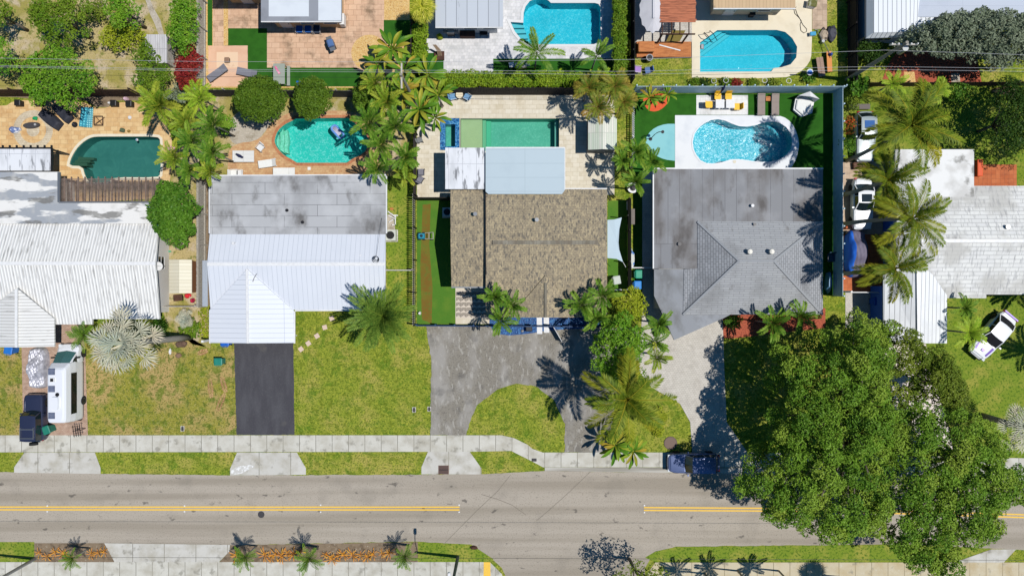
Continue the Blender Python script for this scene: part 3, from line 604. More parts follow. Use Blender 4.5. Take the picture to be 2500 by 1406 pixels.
RF['panel'] = M('white_insulated_panel', c_(232, 234, 238), [('noise', c_(196, 198, 202), .5, .46, .6, .6, (2, .5, 1), 0, 6), ('noise', c_(120, 122, 126), 1.1, .57, .64, .85, (2.4, .5, 1), 0, 8)], rough=.6, brick=(c_(230, 232, 236), c_(198, 200, 206), 1.22, 80, .03, 0, 0))
RF['panel2'] = M('pale_grey_roof_panel', c_(190, 206, 214), [('noise', c_(178, 194, 203), .5, .5, .7, .5)], rough=.6, brick=(c_(188, 204, 212), c_(168, 184, 192), 90, 1.22, .02, 0, 0))
RF['tan'] = M('tan_metal_roof', c_(212, 182, 142), [('noise', c_(120, 108, 92), 1, .6, .7, .6, (1, .5, 1), 0, 6)], rough=.6, brick=(c_(206, 175, 136), c_(180, 152, 116), .3, 60, .02, 0, 0))
# ---------- white tiled house at the left edge
h1 = house('low house with white barrel tiled roof at the left edge behind the white van', 190, 640)
wm = STUC('white_stucco', 226, 224, 218)
walls([(-220, 547), (388, 547), (388, 778), (-220, 778)], 2.55, 2.8, wm, h1, .5)
walls([(-220, 422), (143, 422), (143, 548), (-220, 548)], 2.5, 2.9, wm, h1, .4)
roofsolid('tiled_roof', [(-300, 546, 2.8), (388, 546, 2.8), (379, 643, 4.1), (-300, 643, 4.1), (390, 779, 2.8), (225, 779, 2.8), (225, 792, 2.65), (134, 792, 2.65), (-300, 792, 2.65)], [(0, 1, 2, 3), (3, 2, 4, 5, 6, 7, 8)], -.2, RF['tile'], h1)
roofsolid('porch_roof', [(40, 703, 3.95), (132, 778, 3.02), (133, 846, 2.72), (40, 848, 3.62), (-60, 846, 2.72), (-60, 778, 3.02)], [(0, 1, 2, 3), (0, 3, 4, 5)], -.15, RF['tiley'], h1)
b = MB(); b.bar(P3(40, 706, 4.02), P3(40, 848, 3.69), .22, .1); b.build('ridge_cap', W['white'], h1, world=True)
b = MB(); b.bar(P3(-300, 643, 4.14), P3(380, 643, 4.14), .3, .1); b.build('ridge_cap', W['white'], h1, world=True)
flatroof('flat_roof', [(-300, 420), (145, 420), (145, 494), (395, 494), (388, 546), (-300, 546)], 3.0, RF['h1back'], h1)
b = MB(); b.bar(P3(144, 421, 3.05), P3(144, 494, 3.05), .2, .12); b.bar(P3(144, 494, 3.05), P3(395, 494, 3.05), .12, .08); b.build('parapet', W['metal'], h1, world=True)
walls([(-220, 846), (0, 846), (0, 790), (-220, 790)], 2.5, 2.7, wm, h1, .4)
for q in ((20, 835), (120, 835)): b = MB(); p = P(*q); b.box(p[0] - .12, p[1] - .12, 0, p[0] + .12, p[1] + .12, 2.65); b.build('porch_post', W['white'], h1, world=True)
for x, k in ((60, 0), (250, 1), (330, 1)):
    p = P(x, 778, 2.8); opening(h1, (p[0], P(0, 778, 2.8)[1] + .5), .9, 2.1, 1.3)
p = P(388, 640, 2.8); opening(h1, (p[0] - .5, p[1]), .9, 2.1, 1.2, side='e')
p = P(170, 778, 2.8); opening(h1, (p[0], p[1] + .5), 0.02, 2.1, .95, 'door')
# flat patio cover with rafter tails
pc = thing('patio_cover', 'flat white patio cover with dark frame and rafter tails at the left edge', 'patio cover', (*P(40, 390), 0))
flatroof('roof_panel', [(-120, 364), (124, 364), (124, 417), (-120, 417)], 2.75, RF['panel'], pc, .08)
b = MB(); p0 = P3(-120, 362, 2.68); p1 = P3(127, 362, 2.68); p2 = P3(127, 418, 2.68); b.bar(p0, p1, .12, .22); b.bar(p1, p2, .12, .22); b.build('frame', W['dkmetal'], pc, world=True)
for i in range(9):
    x = 7 + i * 17; 
    if x < 130: b = MB(); b.bar(P3(x, 363, 2.66), P3(x, 355, 2.66), .1, .16); b.build('rafter_tail', W['dkmetal'], pc, world=True)
for q in ((10, 364), (122, 364)): p = P(*q, 2.6); b = MB(); b.box(p[0] - .07, p[1] - .07, 0, p[0] + .07, p[1] + .07, 2.55); b.build('post', W['dkmetal'], pc, world=True)
# trellis pergola
pg = thing('pergola', 'brown slatted trellis pergola between the flat roof and the dark pool', 'pergola', (*P(270, 465), 0))
PGM = M('brown_pergola_wood', c_(140, 122, 112), [('noise', c_(104, 88, 80), 3, .45, .65, .7)], rough=.8)
for i in range(15):
    x = 158 + i * 16.5; b = MB(); b.bar(P3(x, 432, 2.5), P3(x, 493, 2.5), .06, .16); b.build('rafter', PGM, pg, world=True)
for i in range(20):
    y = 437 + i * 2.9; b = MB(); b.bar(P3(147, y, 2.62), P3(396, y, 2.62), .05, .05); b.build('slat', PGM, pg, world=True)
for q in ((160, 438), (270, 438), (385, 438)): p = P(*q, 2.4); b = MB(); b.box(p[0] - .07, p[1] - .07, 0, p[0] + .07, p[1] + .07, 2.4); b.build('post', PGM, pg, world=True)
# ---------- white metal roof house
h2 = house('house with white standing seam roof and grey flat rear roof above the black driveway', 720, 640)
wm = STUC('pale_stucco', 230, 226, 214)
walls([(512, 430), (942, 430), (942, 756), (512, 756)], 2.5, 2.8, wm, h2, .5)
roofsolid('metal_roof', [(512, 570, 2.85), (941, 570, 2.85), (941, 645, 3.75), (506, 645, 3.75), (940, 756, 2.75), (514, 756, 2.75)], [(0, 1, 2, 3), (3, 2, 4, 5)], -.15, RF['seam'], h2)
roofsolid('carport_roof', [(603, 657, 3.82), (717, 758, 2.85), (717, 837, 2.72), (605, 838, 3.4), (513, 837, 2.72), (511, 757, 2.85)], [(0, 1, 2, 3), (0, 3, 4, 5)], -.15, RF['seamy'], h2)
b = MB(); b.bar(P3(603, 657, 3.86), P3(605, 838, 3.44), .2, .06); b.build('ridge_cap', W['white'], h2, world=True)
b = MB(); b.bar(P3(506, 645, 3.79), P3(941, 645, 3.79), .26, .06); b.build('ridge_cap', W['white'], h2, world=True)
flatroof('flat_roof', [(512, 430), (942, 428), (942, 572), (512, 572)], 2.9, RF['h2flat'], h2)
gutter(h2, (512, 429), (942, 427), 2.9); gutter(h2, (511, 432), (511, 570), 2.9); gutter(h2, (943, 430), (943, 570), 2.9)
gutter(h2, (720, 758), (940, 757), 2.72); gutter(h2, (718.5, 760), (718.5, 838), 2.7); gutter(h2, (512, 758), (512, 838), 2.7)
b = MB(); b.tube([P3(717, 815, 2.5), P3(724, 819, 1.8), P3(717, 822, .1)], .05); b.build('downpipe', W['white'], h2, world=True)
for q in ((525, 828), (712, 828)): p = P(*q); b = MB(); b.box(p[0] - .1, p[1] - .1, 0, p[0] + .1, p[1] + .1, 2.6); b.build('carport_post', W['white'], h2, world=True)
for q in ((571, 594), (881, 626), (660, 649)): vent(h2, *q, 3.3, .09, .15, W['white'])
for q in ((702, 514), (740, 543)): vent(h2, *q, 2.9, .1, .12, W['dkmetal'])
for x in (760, 830, 900): p = P(x, 756, 2.8); opening(h2, (p[0], p[1] + .5), .9, 2.1, 1.3)
p = P(942, 500, 2.8); opening(h2, (p[0] - .5, p[1]), .9, 2.1, 1.2, side='e')
p = P(680, 756, 2.8); opening(h2, (p[0], p[1] + .5), .02, 2.1, .95, 'door')
aw = thing('awning', 'long narrow white metal awning on the left side of the white roof house', 'awning', (*P(500, 690), 0))
b = MB(); a = P3(494, 636, 2.1); c = P3(508, 748, 2.4)
b.add([(a[0], a[1], 2.1), (c[0], a[1], 2.5), (c[0], c[1], 2.5), (a[0], c[1], 2.1), (a[0], a[1], 2.05), (c[0], a[1], 2.45), (c[0], c[1], 2.45), (a[0], c[1], 2.05)], [(0, 3, 2, 1), (4, 5, 6, 7), (0, 1, 5, 4), (1, 2, 6, 5), (2, 3, 7, 6), (3, 0, 4, 7)])
b.build('panel', M('ribbed_white_metal', c_(226, 232, 240), rough=.4, brick=(c_(214, 222, 232), c_(180, 190, 204), .12, 40, .01, 0, 0)), aw, world=True)
b = MB(); b.bar((a[0] + .05, a[1] - .1, 2.02), (a[0] + .05, c[1] + .1, 2.02), .06); b.build('rail', W['metal'], aw, world=True)
# ---------- brown shingle house
h3 = house('brown shingled house with a gabled porch above the grey horseshoe driveway', 1290, 620)
wm = STUC('cream_stucco', 222, 214, 196)
walls([(1185, 463), (1482, 463), (1482, 775), (1185, 775)], 2.5, 2.8, wm, h3, .5)
walls([(1100, 463), (1186, 463), (1186, 700), (1100, 700)], 2.4, 2.7, wm, h3, .4)
roofsolid('shingle_roof', [(1186, 462, 2.85), (1482, 462, 2.85), (1482, 592, 4.3), (1186, 592, 4.3), (1482, 774, 2.75), (1186, 774, 2.75)], [(0, 1, 2, 3), (3, 2, 4, 5)], -.18, RF['shingle'], h3)
roofsolid('side_roof', [(1100, 464, 2.7), (1184, 464, 2.7), (1184, 592, 4.1), (1100, 592, 4.1), (1184, 700, 2.75), (1102, 700, 2.75)], [(0, 1, 2, 3), (3, 2, 4, 5)], -.18, RF['shingle'], h3)
roofsolid('porch_roof', [(1332, 672, 3.75), (1420, 775, 2.85), (1332, 775, 3.55), (1244, 775, 2.85)], [(0, 1, 2), (0, 2, 3)], -.15, RF['shingle'], h3)
b = MB(); b.bar(P3(1203, 592, 4.36), P3(1460, 592, 4.36), .36, .06); b.build('ridge_vent', RF['ridge'], h3, world=True)
b = MB(); b.bar(P3(1332, 690, 3.78), P3(1332, 775, 3.62), .2, .05); b.build('ridge_cap', RF['ridge'], h3, world=True)
b = MB(); b.bar(P3(1185, 464, 3.0), P3(1185, 592, 4.35), .09, .1); b.bar(P3(1185, 592, 4.35), P3(1187, 700, 3.3), .09, .1); b.build('roof_step_flashing', W['black'], h3, world=True)
gutter(h3, (1102, 701.5), (1185, 701.5), 2.75, W['metal']); gutter(h3, (1380, 461), (1482, 461), 2.8)
vent(h3, 1161, 524, 3.4, .13, .5); vent(h3, 1310, 538, 3.7, .13, .5)
for x in (1220, 1270, 1420): p = P(x, 775, 2.8); opening(h3, (p[0], p[1] + .5), .9, 2.1, 1.2)
p = P(1332, 775, 2.8); opening(h3, (p[0], p[1] + .5), .02, 2.1, 1.0, 'door', frame=M('blue_door', c_(50, 90, 140), rough=.4))
p = P(1100, 560, 2.7); opening(h3, (p[0] + .4, p[1]), .9, 2.0, 1.2, side='w')
pc = thing('patio_cover', 'white panel patio cover with mildew streaks over the long pool edge', 'patio cover', (*P(1135, 415), 0))
flatroof('roof_panel', [(1087, 361), (1184, 361), (1184, 462), (1087, 462)], 3.0, RF['panel'], pc, .1)
for q in ((1091, 366), (1140, 366), (1091, 455)): p = P(*q, 2.9); b = MB(); b.box(p[0] - .06, p[1] - .06, 0, p[0] + .06, p[1] + .06, 2.9); b.build('post', W['white'], pc, world=True)
pc = thing('patio_cover', 'pale blue grey patio cover with clipped corners overlapping the brown shingles', 'patio cover', (*P(1280, 415), 0))
flatroof('roof_panel', [(1185.5, 361), (1378, 361), (1378, 466), (1372, 474), (1192, 474), (1185.5, 468)], 3.3, RF['panel2'], pc, .12)
b = MB(); b.bar(P3(1186, 361, 3.25), P3(1378, 361, 3.25), .1, .12); b.bar(P3(1379, 361, 3.25), P3(1379, 464, 3.25), .07, .1); b.build('frame', W['white'], pc, world=True)
for q in ((1190, 366), (1290, 366), (1373, 366)): p = P(*q, 3.1); b = MB(); b.box(p[0] - .06, p[1] - .06, 0, p[0] + .06, p[1] + .06, 3.15); b.build('post', W['white'], pc, world=True)
# ---------- grey hip roof house
h4 = house('house with grey hipped shingle roof and weathered flat sections above the paver driveway', 1810, 600)
wm = STUC('grey_stucco', 190, 190, 186)
walls([(1597, 413), (2009, 413), (2009, 768), (1597, 768)], 2.4, 2.8, wm, h4, .5)
flatroof('flat_roof', [(1597, 413), (2009, 413), (2009, 600), (1706, 600), (1706, 656), (1597, 656)], 2.8, RF['h4flat'], h4)
flatroof('carport_roof', [(1597, 657), (1706, 657), (1700, 767), (1785, 767), (1768, 776), (1646, 830), (1597, 722)], 2.72, M('grey_carport_roofing', c_(150, 153, 158), [('noise', c_(118, 118, 118), .5, .5, .66, .8, (1, .6, 1), .4, 7), ('noise', c_(172, 175, 180), .8, .55, .7, .6, None, 0, 6)], rough=.8), h4)
roofsolid('hip_roof_north', [(1703, 541, 2.86), (2009, 541, 2.86), (1890, 637, 4.2), (1805, 637, 4.2)], [(0, 1, 2, 3)], -.1, RF['h4shing'], h4)
roofsolid('hip_roof_south', [(1668, 768, 2.78), (2009, 768, 2.78), (1890, 637, 4.2), (1805, 637, 4.2)], [(0, 1, 2, 3)], -.1, RF['h4shing'], h4)
roofsolid('hip_roof_west', [(1703, 541, 2.86), (1805, 637, 4.2), (1668, 768, 2.78), (1670, 657, 2.78), (1703, 655, 2.86)], [(0, 1, 2, 3, 4)], -.1, RF['h4shingx'], h4)
roofsolid('hip_roof_east', [(2009, 541, 2.86), (1890, 637, 4.2), (2009, 768, 2.78)], [(0, 1, 2)], -.1, RF['h4shingx'], h4)
HC = M('grey_hip_cap', c_(158, 161, 165), [('noise', c_(150, 152, 154), 3, .5, .7, .5)], rough=.9)
b = MB()
for q, r_ in (((1703, 541, 2.9), (1805, 637, 4.24)), ((1668, 768, 2.82), (1805, 637, 4.24)), ((2009, 541, 2.9), (1890, 637, 4.24)), ((2009, 768, 2.82), (1890, 637, 4.24)), ((1805, 637, 4.24), (1890, 637, 4.24))): b.bar(P3(*q), P3(*r_), .2, .03)
b.build('hip_cap', HC, h4, world=True)
for x in (1827, 1880):
    p = P(x, 615, 3.9); b = MB(); b.cyl(p[0], p[1], 3.6, 4.25, .13); b.cyl(p[0], p[1], 4.25, 4.4, .24, .2); b.cyl(p[0], p[1], 4.4, 4.46, .12); b.build('roof_vent', M('pale_vent_metal', c_(220, 216, 205), rough=.4), h4, world=True)
vent(h4, 1658, 596, 2.8, .12, .15, W['dkmetal']); vent(h4, 1835, 503, 2.8, .1, .25, W['white']); vent(h4, 1841, 548, 2.95, .1, .15, W['dkmetal'])
gutter(h4, (1597, 411.5), (2010, 411.5), 2.8); gutter(h4, (1595.5, 414), (1595.5, 656), 2.8)
for q in ((1650, 815), (1735, 780)): p = P(*q, 2.6); b = MB(); b.box(p[0] - .08, p[1] - .08, 0, p[0] + .08, p[1] + .08, 2.5); b.build('carport_post', W['white'], h4, world=True)
for x in (1830, 1900, 1965): p = P(x, 768, 2.8); opening(h4, (p[0], p[1] + .5), .9, 2.1, 1.3)
p = P(1780, 413, 2.8); opening(h4, (p[0], p[1] - .5), .02, 2.1, 1.9, 'door', 'n')
# ---------- white house on the right with blue walls
h5 = house('white tiled roof house with bright blue side wall behind the tall coconut palms', 2330, 600)
BLW = M('blue_painted_wall', c_(52, 104, 190), [('noise', c_(44, 90, 170), 1, .5, .7, .4)], rough=.7)
walls([(2188, 375), (2378, 375), (2378, 480), (2800, 480), (2800, 727), (2188, 727)], 2.75, 2.8, BLW, h5, .35)
walls([(2157, 690), (2312, 690), (2312, 838), (2157, 838)], 2.5, 2.8, BLW, h5, .3)
flatroof('flat_roof', [(2185, 365), (2378, 365), (2378, 482), (2185, 482)], 3.0, RF['white5b'], h5)
roofsolid('tiled_roof', [(2192, 481, 3.0), (2378, 481, 3.0), (2378, 454, 2.9), (2900, 454, 2.9), (2900, 588, 4.2), (2188, 588, 4.2), (2900, 719, 2.9), (2408, 719, 2.9), (2408, 728, 2.85), (2185, 728, 2.85)], [(0, 1, 2, 3, 4, 5), (5, 4, 6, 7, 8, 9)], -.18, RF['white5'], h5)
roofsolid('wing_roof', [(2240, 640, 3.9), (2312, 700, 2.95), (2312, 838, 2.8), (2243, 838, 3.5), (2157, 838, 2.8), (2157, 655, 2.95)], [(0, 1, 2, 3), (0, 3, 4, 5)], -.15, M('white_ribbed_metal', c_(240, 242, 244), [('noise', c_(214, 216, 218), .7, .5, .7, .5)], rough=.5, brick=(c_(236, 238, 240), c_(96, 96, 98), .4, 60, .022, 0, 0)), h5)
b = MB(); b.bar(P3(2188, 588, 4.25), P3(2900, 588, 4.25), .3, .08); b.build('ridge_cap', W['white'], h5, world=True)
b = MB(); b.bar(P3(2241, 650, 3.92), P3(2243, 838, 3.55), .25, .06); b.build('ridge_cap', W['white'], h5, world=True)
vent(h5, 2454, 555, 3.7, .14, .3)
p = P(2188, 620, 2.8)
for y in (440, 620, 668): q = P(2188, y, 2.8); opening(h5, (q[0] + .35, q[1]), .9, 2.0, 1.1, side='w')
p = P(2340, 727, 2.8); opening(h5, (p[0], p[1] + .35), .9, 2.1, 1.3)
p = P(2235, 838, 2.8); opening(h5, (p[0], p[1] + .3), .02, 2.1, .95, 'door')
# ---------- houses along the top edge
def tophouse(label, x0, x1, y1, h, roofm, wallm, fas=None, parts=None, nwin=3):
    g = house(label, (x0 + x1) / 2, y1 - 60)
    walls([(x0, y1 - 260), (x1, y1 - 260), (x1, y1), (x0, y1)], h - .25, h, wallm, g, .55)
    flatroof('flat_roof', [(x0, y1 - 280), (x1, y1 - 280), (x1, y1), (x0, y1)], h, roofm, g, .2, fas)
    gutter(g, (x0, y1 + 1), (x1, y1 + 1), h - .02)
    for i in range(nwin):
        p = P(x0 + (x1 - x0) * (i + .7) / (nwin + .4), y1, h); opening(g, (p[0], p[1] + .55), 1.0 if i else .02, 2.2, 1.3 if i else 1.0, 'window' if i else 'door')
    return g
h6 = tophouse('house with grey and white flat roof at the top above the peach patio', 637, 834, 52, 3.0, M('two_tone_roof', c_(150, 154, 162), [('noise', c_(120, 122, 128), .6, .5, .7, .6)], rough=.8), STUC('tan_stucco', 214, 184, 144))
for a_, z in (([(656, -60), (754, -60), (754, 41), (656, 41)], 3.02), ([(777, -60), (833, -60), (833, 51), (777, 51)], 3.02)):
    flatroof('roof_coating', a_, z, M('white_roof_coating', c_(222, 228, 234), [('noise', c_(206, 212, 220), .7, .5, .7, .5)], rough=.7), h6, .015)
h6b = tophouse('low dark roofed wing at the top edge left of the peach patio', 520, 634, -10, 3.0, RF['h4flat'], STUC('tan_stucco2', 214, 184, 144), nwin=1)
h7 = tophouse('house with pale grey sheet roof at the top beside the cyan pool', 1063, 1228, 66, 3.0, M('pale_sheet_roof', c_(200, 206, 214), [('noise', c_(110, 112, 116), .8, .64, .7, .8, (3, .5, 1), 0, 7)], rough=.6, brick=(c_(194, 200, 208), c_(120, 124, 130), .93, 80, .025, 0, 0)), STUC('white_wall', 228, 230, 232))
h8 = tophouse('house with tan ribbed roof at the top above the cream pool deck', 1742, 1942, 20, 3.0, RF['tan'], STUC('beige_wall', 210, 196, 172), nwin=2)
h9 = house('house with white standing seam roof and grey flat roof in the top right corner', 2300, 20)
walls([(2113, -200), (2800, -200), (2800, 40), (2240, 40), (2240, 92), (2113, 92)], 2.5, 2.8, STUC('grey_wall', 200, 204, 214), h9, .5)
flatroof('flat_roof', [(2240, -250), (2900, -250), (2900, 42), (2240, 42)], 2.9, M('pale_grey_flat', c_(198, 206, 220), [('noise', c_(184, 192, 206), .5, .5, .7, .5)], rough=.7, brick=(c_(196, 204, 218), c_(176, 184, 198), 90, 1.0, .015, 0, 0)), h9)
roofsolid('metal_roof', [(2240, 90, 2.8), (2215, 78, 3.3), (2215, -250, 3.3), (2280, -250, 2.8), (2280, 60, 2.8), (2133, 80, 3.3), (2133, -250, 3.3), (2113, -250, 2.7), (2113, 94, 2.7)], [(0, 1, 2, 3, 4), (1, 5, 6, 2), (5, 8, 7, 6), (0, 8, 5, 1)], -.15, M('white_seam_dark_ribs', c_(236, 240, 244), rough=.4, brick=(c_(234, 238, 243), c_(130, 134, 142), .4, 80, .03, 0, 0)), h9)
p = P(2180, 94, 2.7); opening(h9, (p[0], p[1] + .5), .9, 2.1, 1.3)
# ---------- sheds and small roofs
def shed(label, x0, y0, x1, y1, h, roofm, wallm, ridge='y', group=None):
    x0_, y0_ = P(x0, y0, h); x1_, y1_ = P(x1, y1, h); cx, cy = (x0_ + x1_) / 2, (y0_ + y1_) / 2
    t = thing('shed', label, 'shed', (cx, cy, 0)); a, b2 = abs(x1_ - x0_) / 2, abs(y1_ - y0_) / 2
    b = MB(); b.box(-a + .1, -b2 + .1, 0, a - .1, b2 - .1, h - .1); b.build('wall', wallm, t)
    b = MB(); k = .28
    V = [(-a, -b2, h), (a, -b2, h), (a, b2, h), (-a, b2, h), (0, -b2, h + k), (0, b2, h + k)]
    b.add(V + [(v[0], v[1], v[2] - .08) for v in V], [(0, 4, 5, 3), (4, 1, 2, 5), (0, 6, 10, 4), (4, 10, 7, 1), (3, 5, 11, 9), (5, 2, 8, 11), (0, 3, 9, 6), (1, 7, 8, 2), (6, 9, 11, 10), (10, 11, 8, 7)])
    b.build('roof', roofm, t)
    b = MB(); b.box(-.4, -b2 + .06, .05, .4, -b2 + .1, h - .3); f = b.build('door', wallm, t); b = MB(); b.box(.25, -b2 + .02, .9, .3, -b2 + .06, 1.05); b.build('handle', W['metal'], f)
    return t
shed('white and green striped roof storage shed on the cream patio by the dark palms', 1436, 285, 1506, 366, 2.1, M('shed_stripes', c_(226, 224, 214), [('noise', c_(196, 200, 186), 1, .5, .7, .5)], rough=.5, brick=(c_(200, 212, 192), c_(150, 158, 146), .16, 60, .014, 0, 0)), STUC('shed_grey', 150, 148, 142))
shed('cream ribbed metal shed beside the white tiled roof house', 413, 634, 468, 716, 2.1, M('cream_ribs', c_(236, 230, 208), rough=.5, brick=(c_(228, 220, 196), c_(200, 192, 166), 60, .3, .02, 0, 0)), M('rust_brown_wall', c_(140, 96, 66), rough=.8))
sh = thing('shed', 'small weathered corrugated lean-to by the red shrub', 'shed', (*P(403, 135), 0))
b = MB(); b.box(-.95, -1.2, 0, .95, 1.2, 1.55); b.build('wall', W['wood'], sh)
b = MB(); b.box(-1.0, -1.28, 1.57, 1.0, 1.28, 1.66); b.build('roof', M('grey_corrugated', c_(214, 212, 214), [('noise', c_(170, 168, 170), 1.5, .5, .7, .7, (4, .5, 1))], rough=.7, brick=(c_(204, 202, 206), c_(160, 158, 160), .16, 60, .02, 0, 0)), sh)
# ---------- wooden pergola over the deck, top
WD = M('orange_cedar', c_(206, 132, 76), [('noise', c_(160, 92, 50), 2, .45, .65, .7, (.8, 6, 1)), ('noise', c_(222, 160, 104), 3, .6, .75, .5)], rough=.7)
RW = M('reddish_roof_planks', c_(200, 122, 88), [('noise', c_(140, 82, 60), 2, .45, .62, .8, (.6, 7, 1))], rough=.75)
pg = thing('pergola', 'pergola roofed with reddish wooden planks beside the white double parasol', 'pergola', (*P(1650, 40), 0))
for i in range(17):
    y = -14 + i * 4.2; b = MB(); xx = random.Random(i).uniform(-2, 2); b.bar(P3(1612 + xx, y, 2.7), P3(1699 + xx, y, 2.7), .135, .04); b.build('roof_plank', RW if i < 12 else RW, pg, world=True)
for x in (1617, 1640, 1660, 1682): b = MB(); b.bar(P3(x, -20, 2.6), P3(x, 84, 2.6), .07, .14); b.build('rafter', W['brown'], pg, world=True)
b = MB(); b.bar(P3(1612, 84, 2.5), P3(1697, 84, 2.5), .09, .16); b.build('beam', W['brown'], pg, world=True)
for q in ((1617, 84), (1680, 84), (1617, 0), (1680, 0)): p = P(*q, 2.4); b = MB(); b.box(p[0] - .06, p[1] - .06, 0, p[0] + .06, p[1] + .06, 2.4); b.build('post', W['brown'], pg, world=True)
dk = thing('wooden_deck', 'orange stained wooden deck in front of the reddish pergola', 'deck', (*P(1620, 124), 0))
for i in range(27):
    x = 1554 + i * 4.9; p = P(x, 104); q = P(x + 4.6, 141); b = MB(); b.box(p[0], p[1], .12, q[0], q[1], .17); b.build('plank', WD, dk, world=True)
b = MB(); p = P(1552, 104); q = P(1688, 143); b.box(p[0], p[1], .01, q[0], q[1], .118); b.build('deck_frame', W['brown'], dk, world=True)
# ---------- fences
def fence(label, a, b_, h, mat, post=None, board=None, gap=0, pe=2.4, mode='board', th=.03, cat='fence', lean=0, rail_side=1):
    """a, b_: ground pixels of the ends"""
    p, q = Vector(P(*a)), Vector(P(*b_)); d = q - p; L = d.length; d.normalize(); nrm = Vector((-d.y, d.x))
    t = thing('fence', label, cat, (p.x, p.y, 0), math.atan2(d.y, d.x)); post = post or mat
    b = MB(); bw = board or .14; x = 0; rg = random.Random(label)
    if mode == 'board':
        while x < L:
            hh = h + rg.uniform(-.03, .03); b.box(x, -th / 2 + rg.uniform(-.006, .006), .04, min(x + bw - .012, L), th / 2, hh); x += bw + gap
        b.build('board_panel', mat, t)
    elif mode == 'slat':
        z = .08
        while z < h: b.box(0, -th / 2, z, L, th / 2, z + .11); z += .11 + gap
        b.build('slat_panel', mat, t)
    elif mode == 'picket':
        while x < L:
            b.box(x, -.015, .04, x + .09, .015, h); x += .2
        b.build('picket_panel', mat, t)
    b = MB()
    for z in (.35, h - .25): b.box(0, rail_side * (th / 2 + .002), z, L, rail_side * (th / 2 + .05), z + .08)
    b.build('rail', post, t)
    n = max(2, int(L / pe) + 1)
    for i in range(n):
        x = i * L / (n - 1); b = MB(); b.box(x - .05, rail_side * (th / 2 + .052), 0, x + .05, rail_side * (th / 2 + .15), h + .06); b.build('post', post, t)
    return t
BLF = M('blue_fence_slats', c_(206, 232, 244), [('noise', c_(170, 206, 226), 2, .45, .7, .6)], rough=.5, metal=0)
BLKW = M('black_stained_boards', c_(52, 47, 45), [('noise', c_(34, 32, 32), 2, .4, .7, .6)], rough=.8)
DW = M('dark_brown_boards', c_(84, 62, 54), [('noise', c_(60, 46, 42), 2, .4, .7, .6)], rough=.8)
GW = M('grey_aged_boards', c_(98, 94, 92), [('noise', c_(70, 66, 64), 4, .4, .7, .6)], rough=.85)
fence('dark brown board fence behind the golden travertine patio', (-80, 236), (345, 236), 2.2, DW)
fence('grey aged board fence behind the round clipped trees', (500, 236), (900, 238), 2.1, GW, W['wood'])
fence('black vertical board fence behind the cream patio of the long pool', (1095, 232), (1412, 232), 2.2, BLKW, board=.22)
fence('blue slatted fence along the back of the dark artificial turf', (1545, 228), (2040, 228), 2.1, BLF, mode='slat', gap=.03, pe=1.1)
fence('blue louvred fence between the grey hip roof house and the parked cars', (2033, 226), (2033, 722), 1.95, BLF, mode='slat', gap=.025, pe=1.5)
fence('low white picket fence at the left side of the dark artificial turf', (1543, 270), (1543, 410), 1.2, W['white'], mode='picket', rail_side=-1)
fence('black slat fence right of the brown shingled house', (1532, 490), (1532, 716), 1.9, BLKW, mode='slat', gap=.06, rail_side=-1)
fence('black fence between the hedge and the deck at the top', (1540, -60), (1540, 208), 2.1, BLKW, rail_side=-1)
fence('black picket fence beside the side lawn of the brown shingled house', (1014, 480), (1014, 792), 1.8, W['wood'], W['black'], mode='picket')
fence('black board fence at the left of the cream patio', (1016, 330), (1016, 480), 1.8, BLKW)
fence('black fence with gate between patio and side lawn', (1018, 489), (1098, 489), 1.8, BLKW)
fence('black fence at the top left of the white paver yard', (1010, 60), (1008, 200), 1.9, BLKW)
fence('pale weathered board fence left of the gravel yard at the top', (503, -60), (503, 216), 1.9, W['wood'])
fence('pale weathered board fence between the cream shed and the white roof house', (503, 450), (503, 748), 1.9, W['wood'])
fence('black board fence between the tool yard and the top right lawn', (2069, -60), (2069, 210), 1.9, BLKW, rail_side=-1)
fence('long dark boundary fence behind the red mulch bed', (2070, 212), (2800, 208), 1.2, DW)
fence('low blue front fence before the brown shingled house', (1020, 794), (1480, 797), 1.2, M('navy_blue_rail', c_(40, 76, 120), rough=.4), mode='slat', gap=.25, pe=1.6)
fence('short white fence between the white roof house and the black picket fence', (945, 661), (1012, 661), 1.5, W['white'], W['wood'])
fence('small wooden fence behind the silver fan palm seedling', (392, 748), (492, 748), 1.3, W['wood'])
fence('white slat gate across the terracotta path by the blue wall', (2058, 714), (2152, 714), 1.6, W['white'], mode='slat', gap=.12)
fence('white side gate beside the green bin', (1536, 655), (1596, 655), 1.5, W['white'], mode='slat', gap=.12)
fence('white gate under the yellow green shrub right of the brown shingled house', (1484, 708), (1532, 708), 1.6, W['white'], mode='slat', gap=.1)
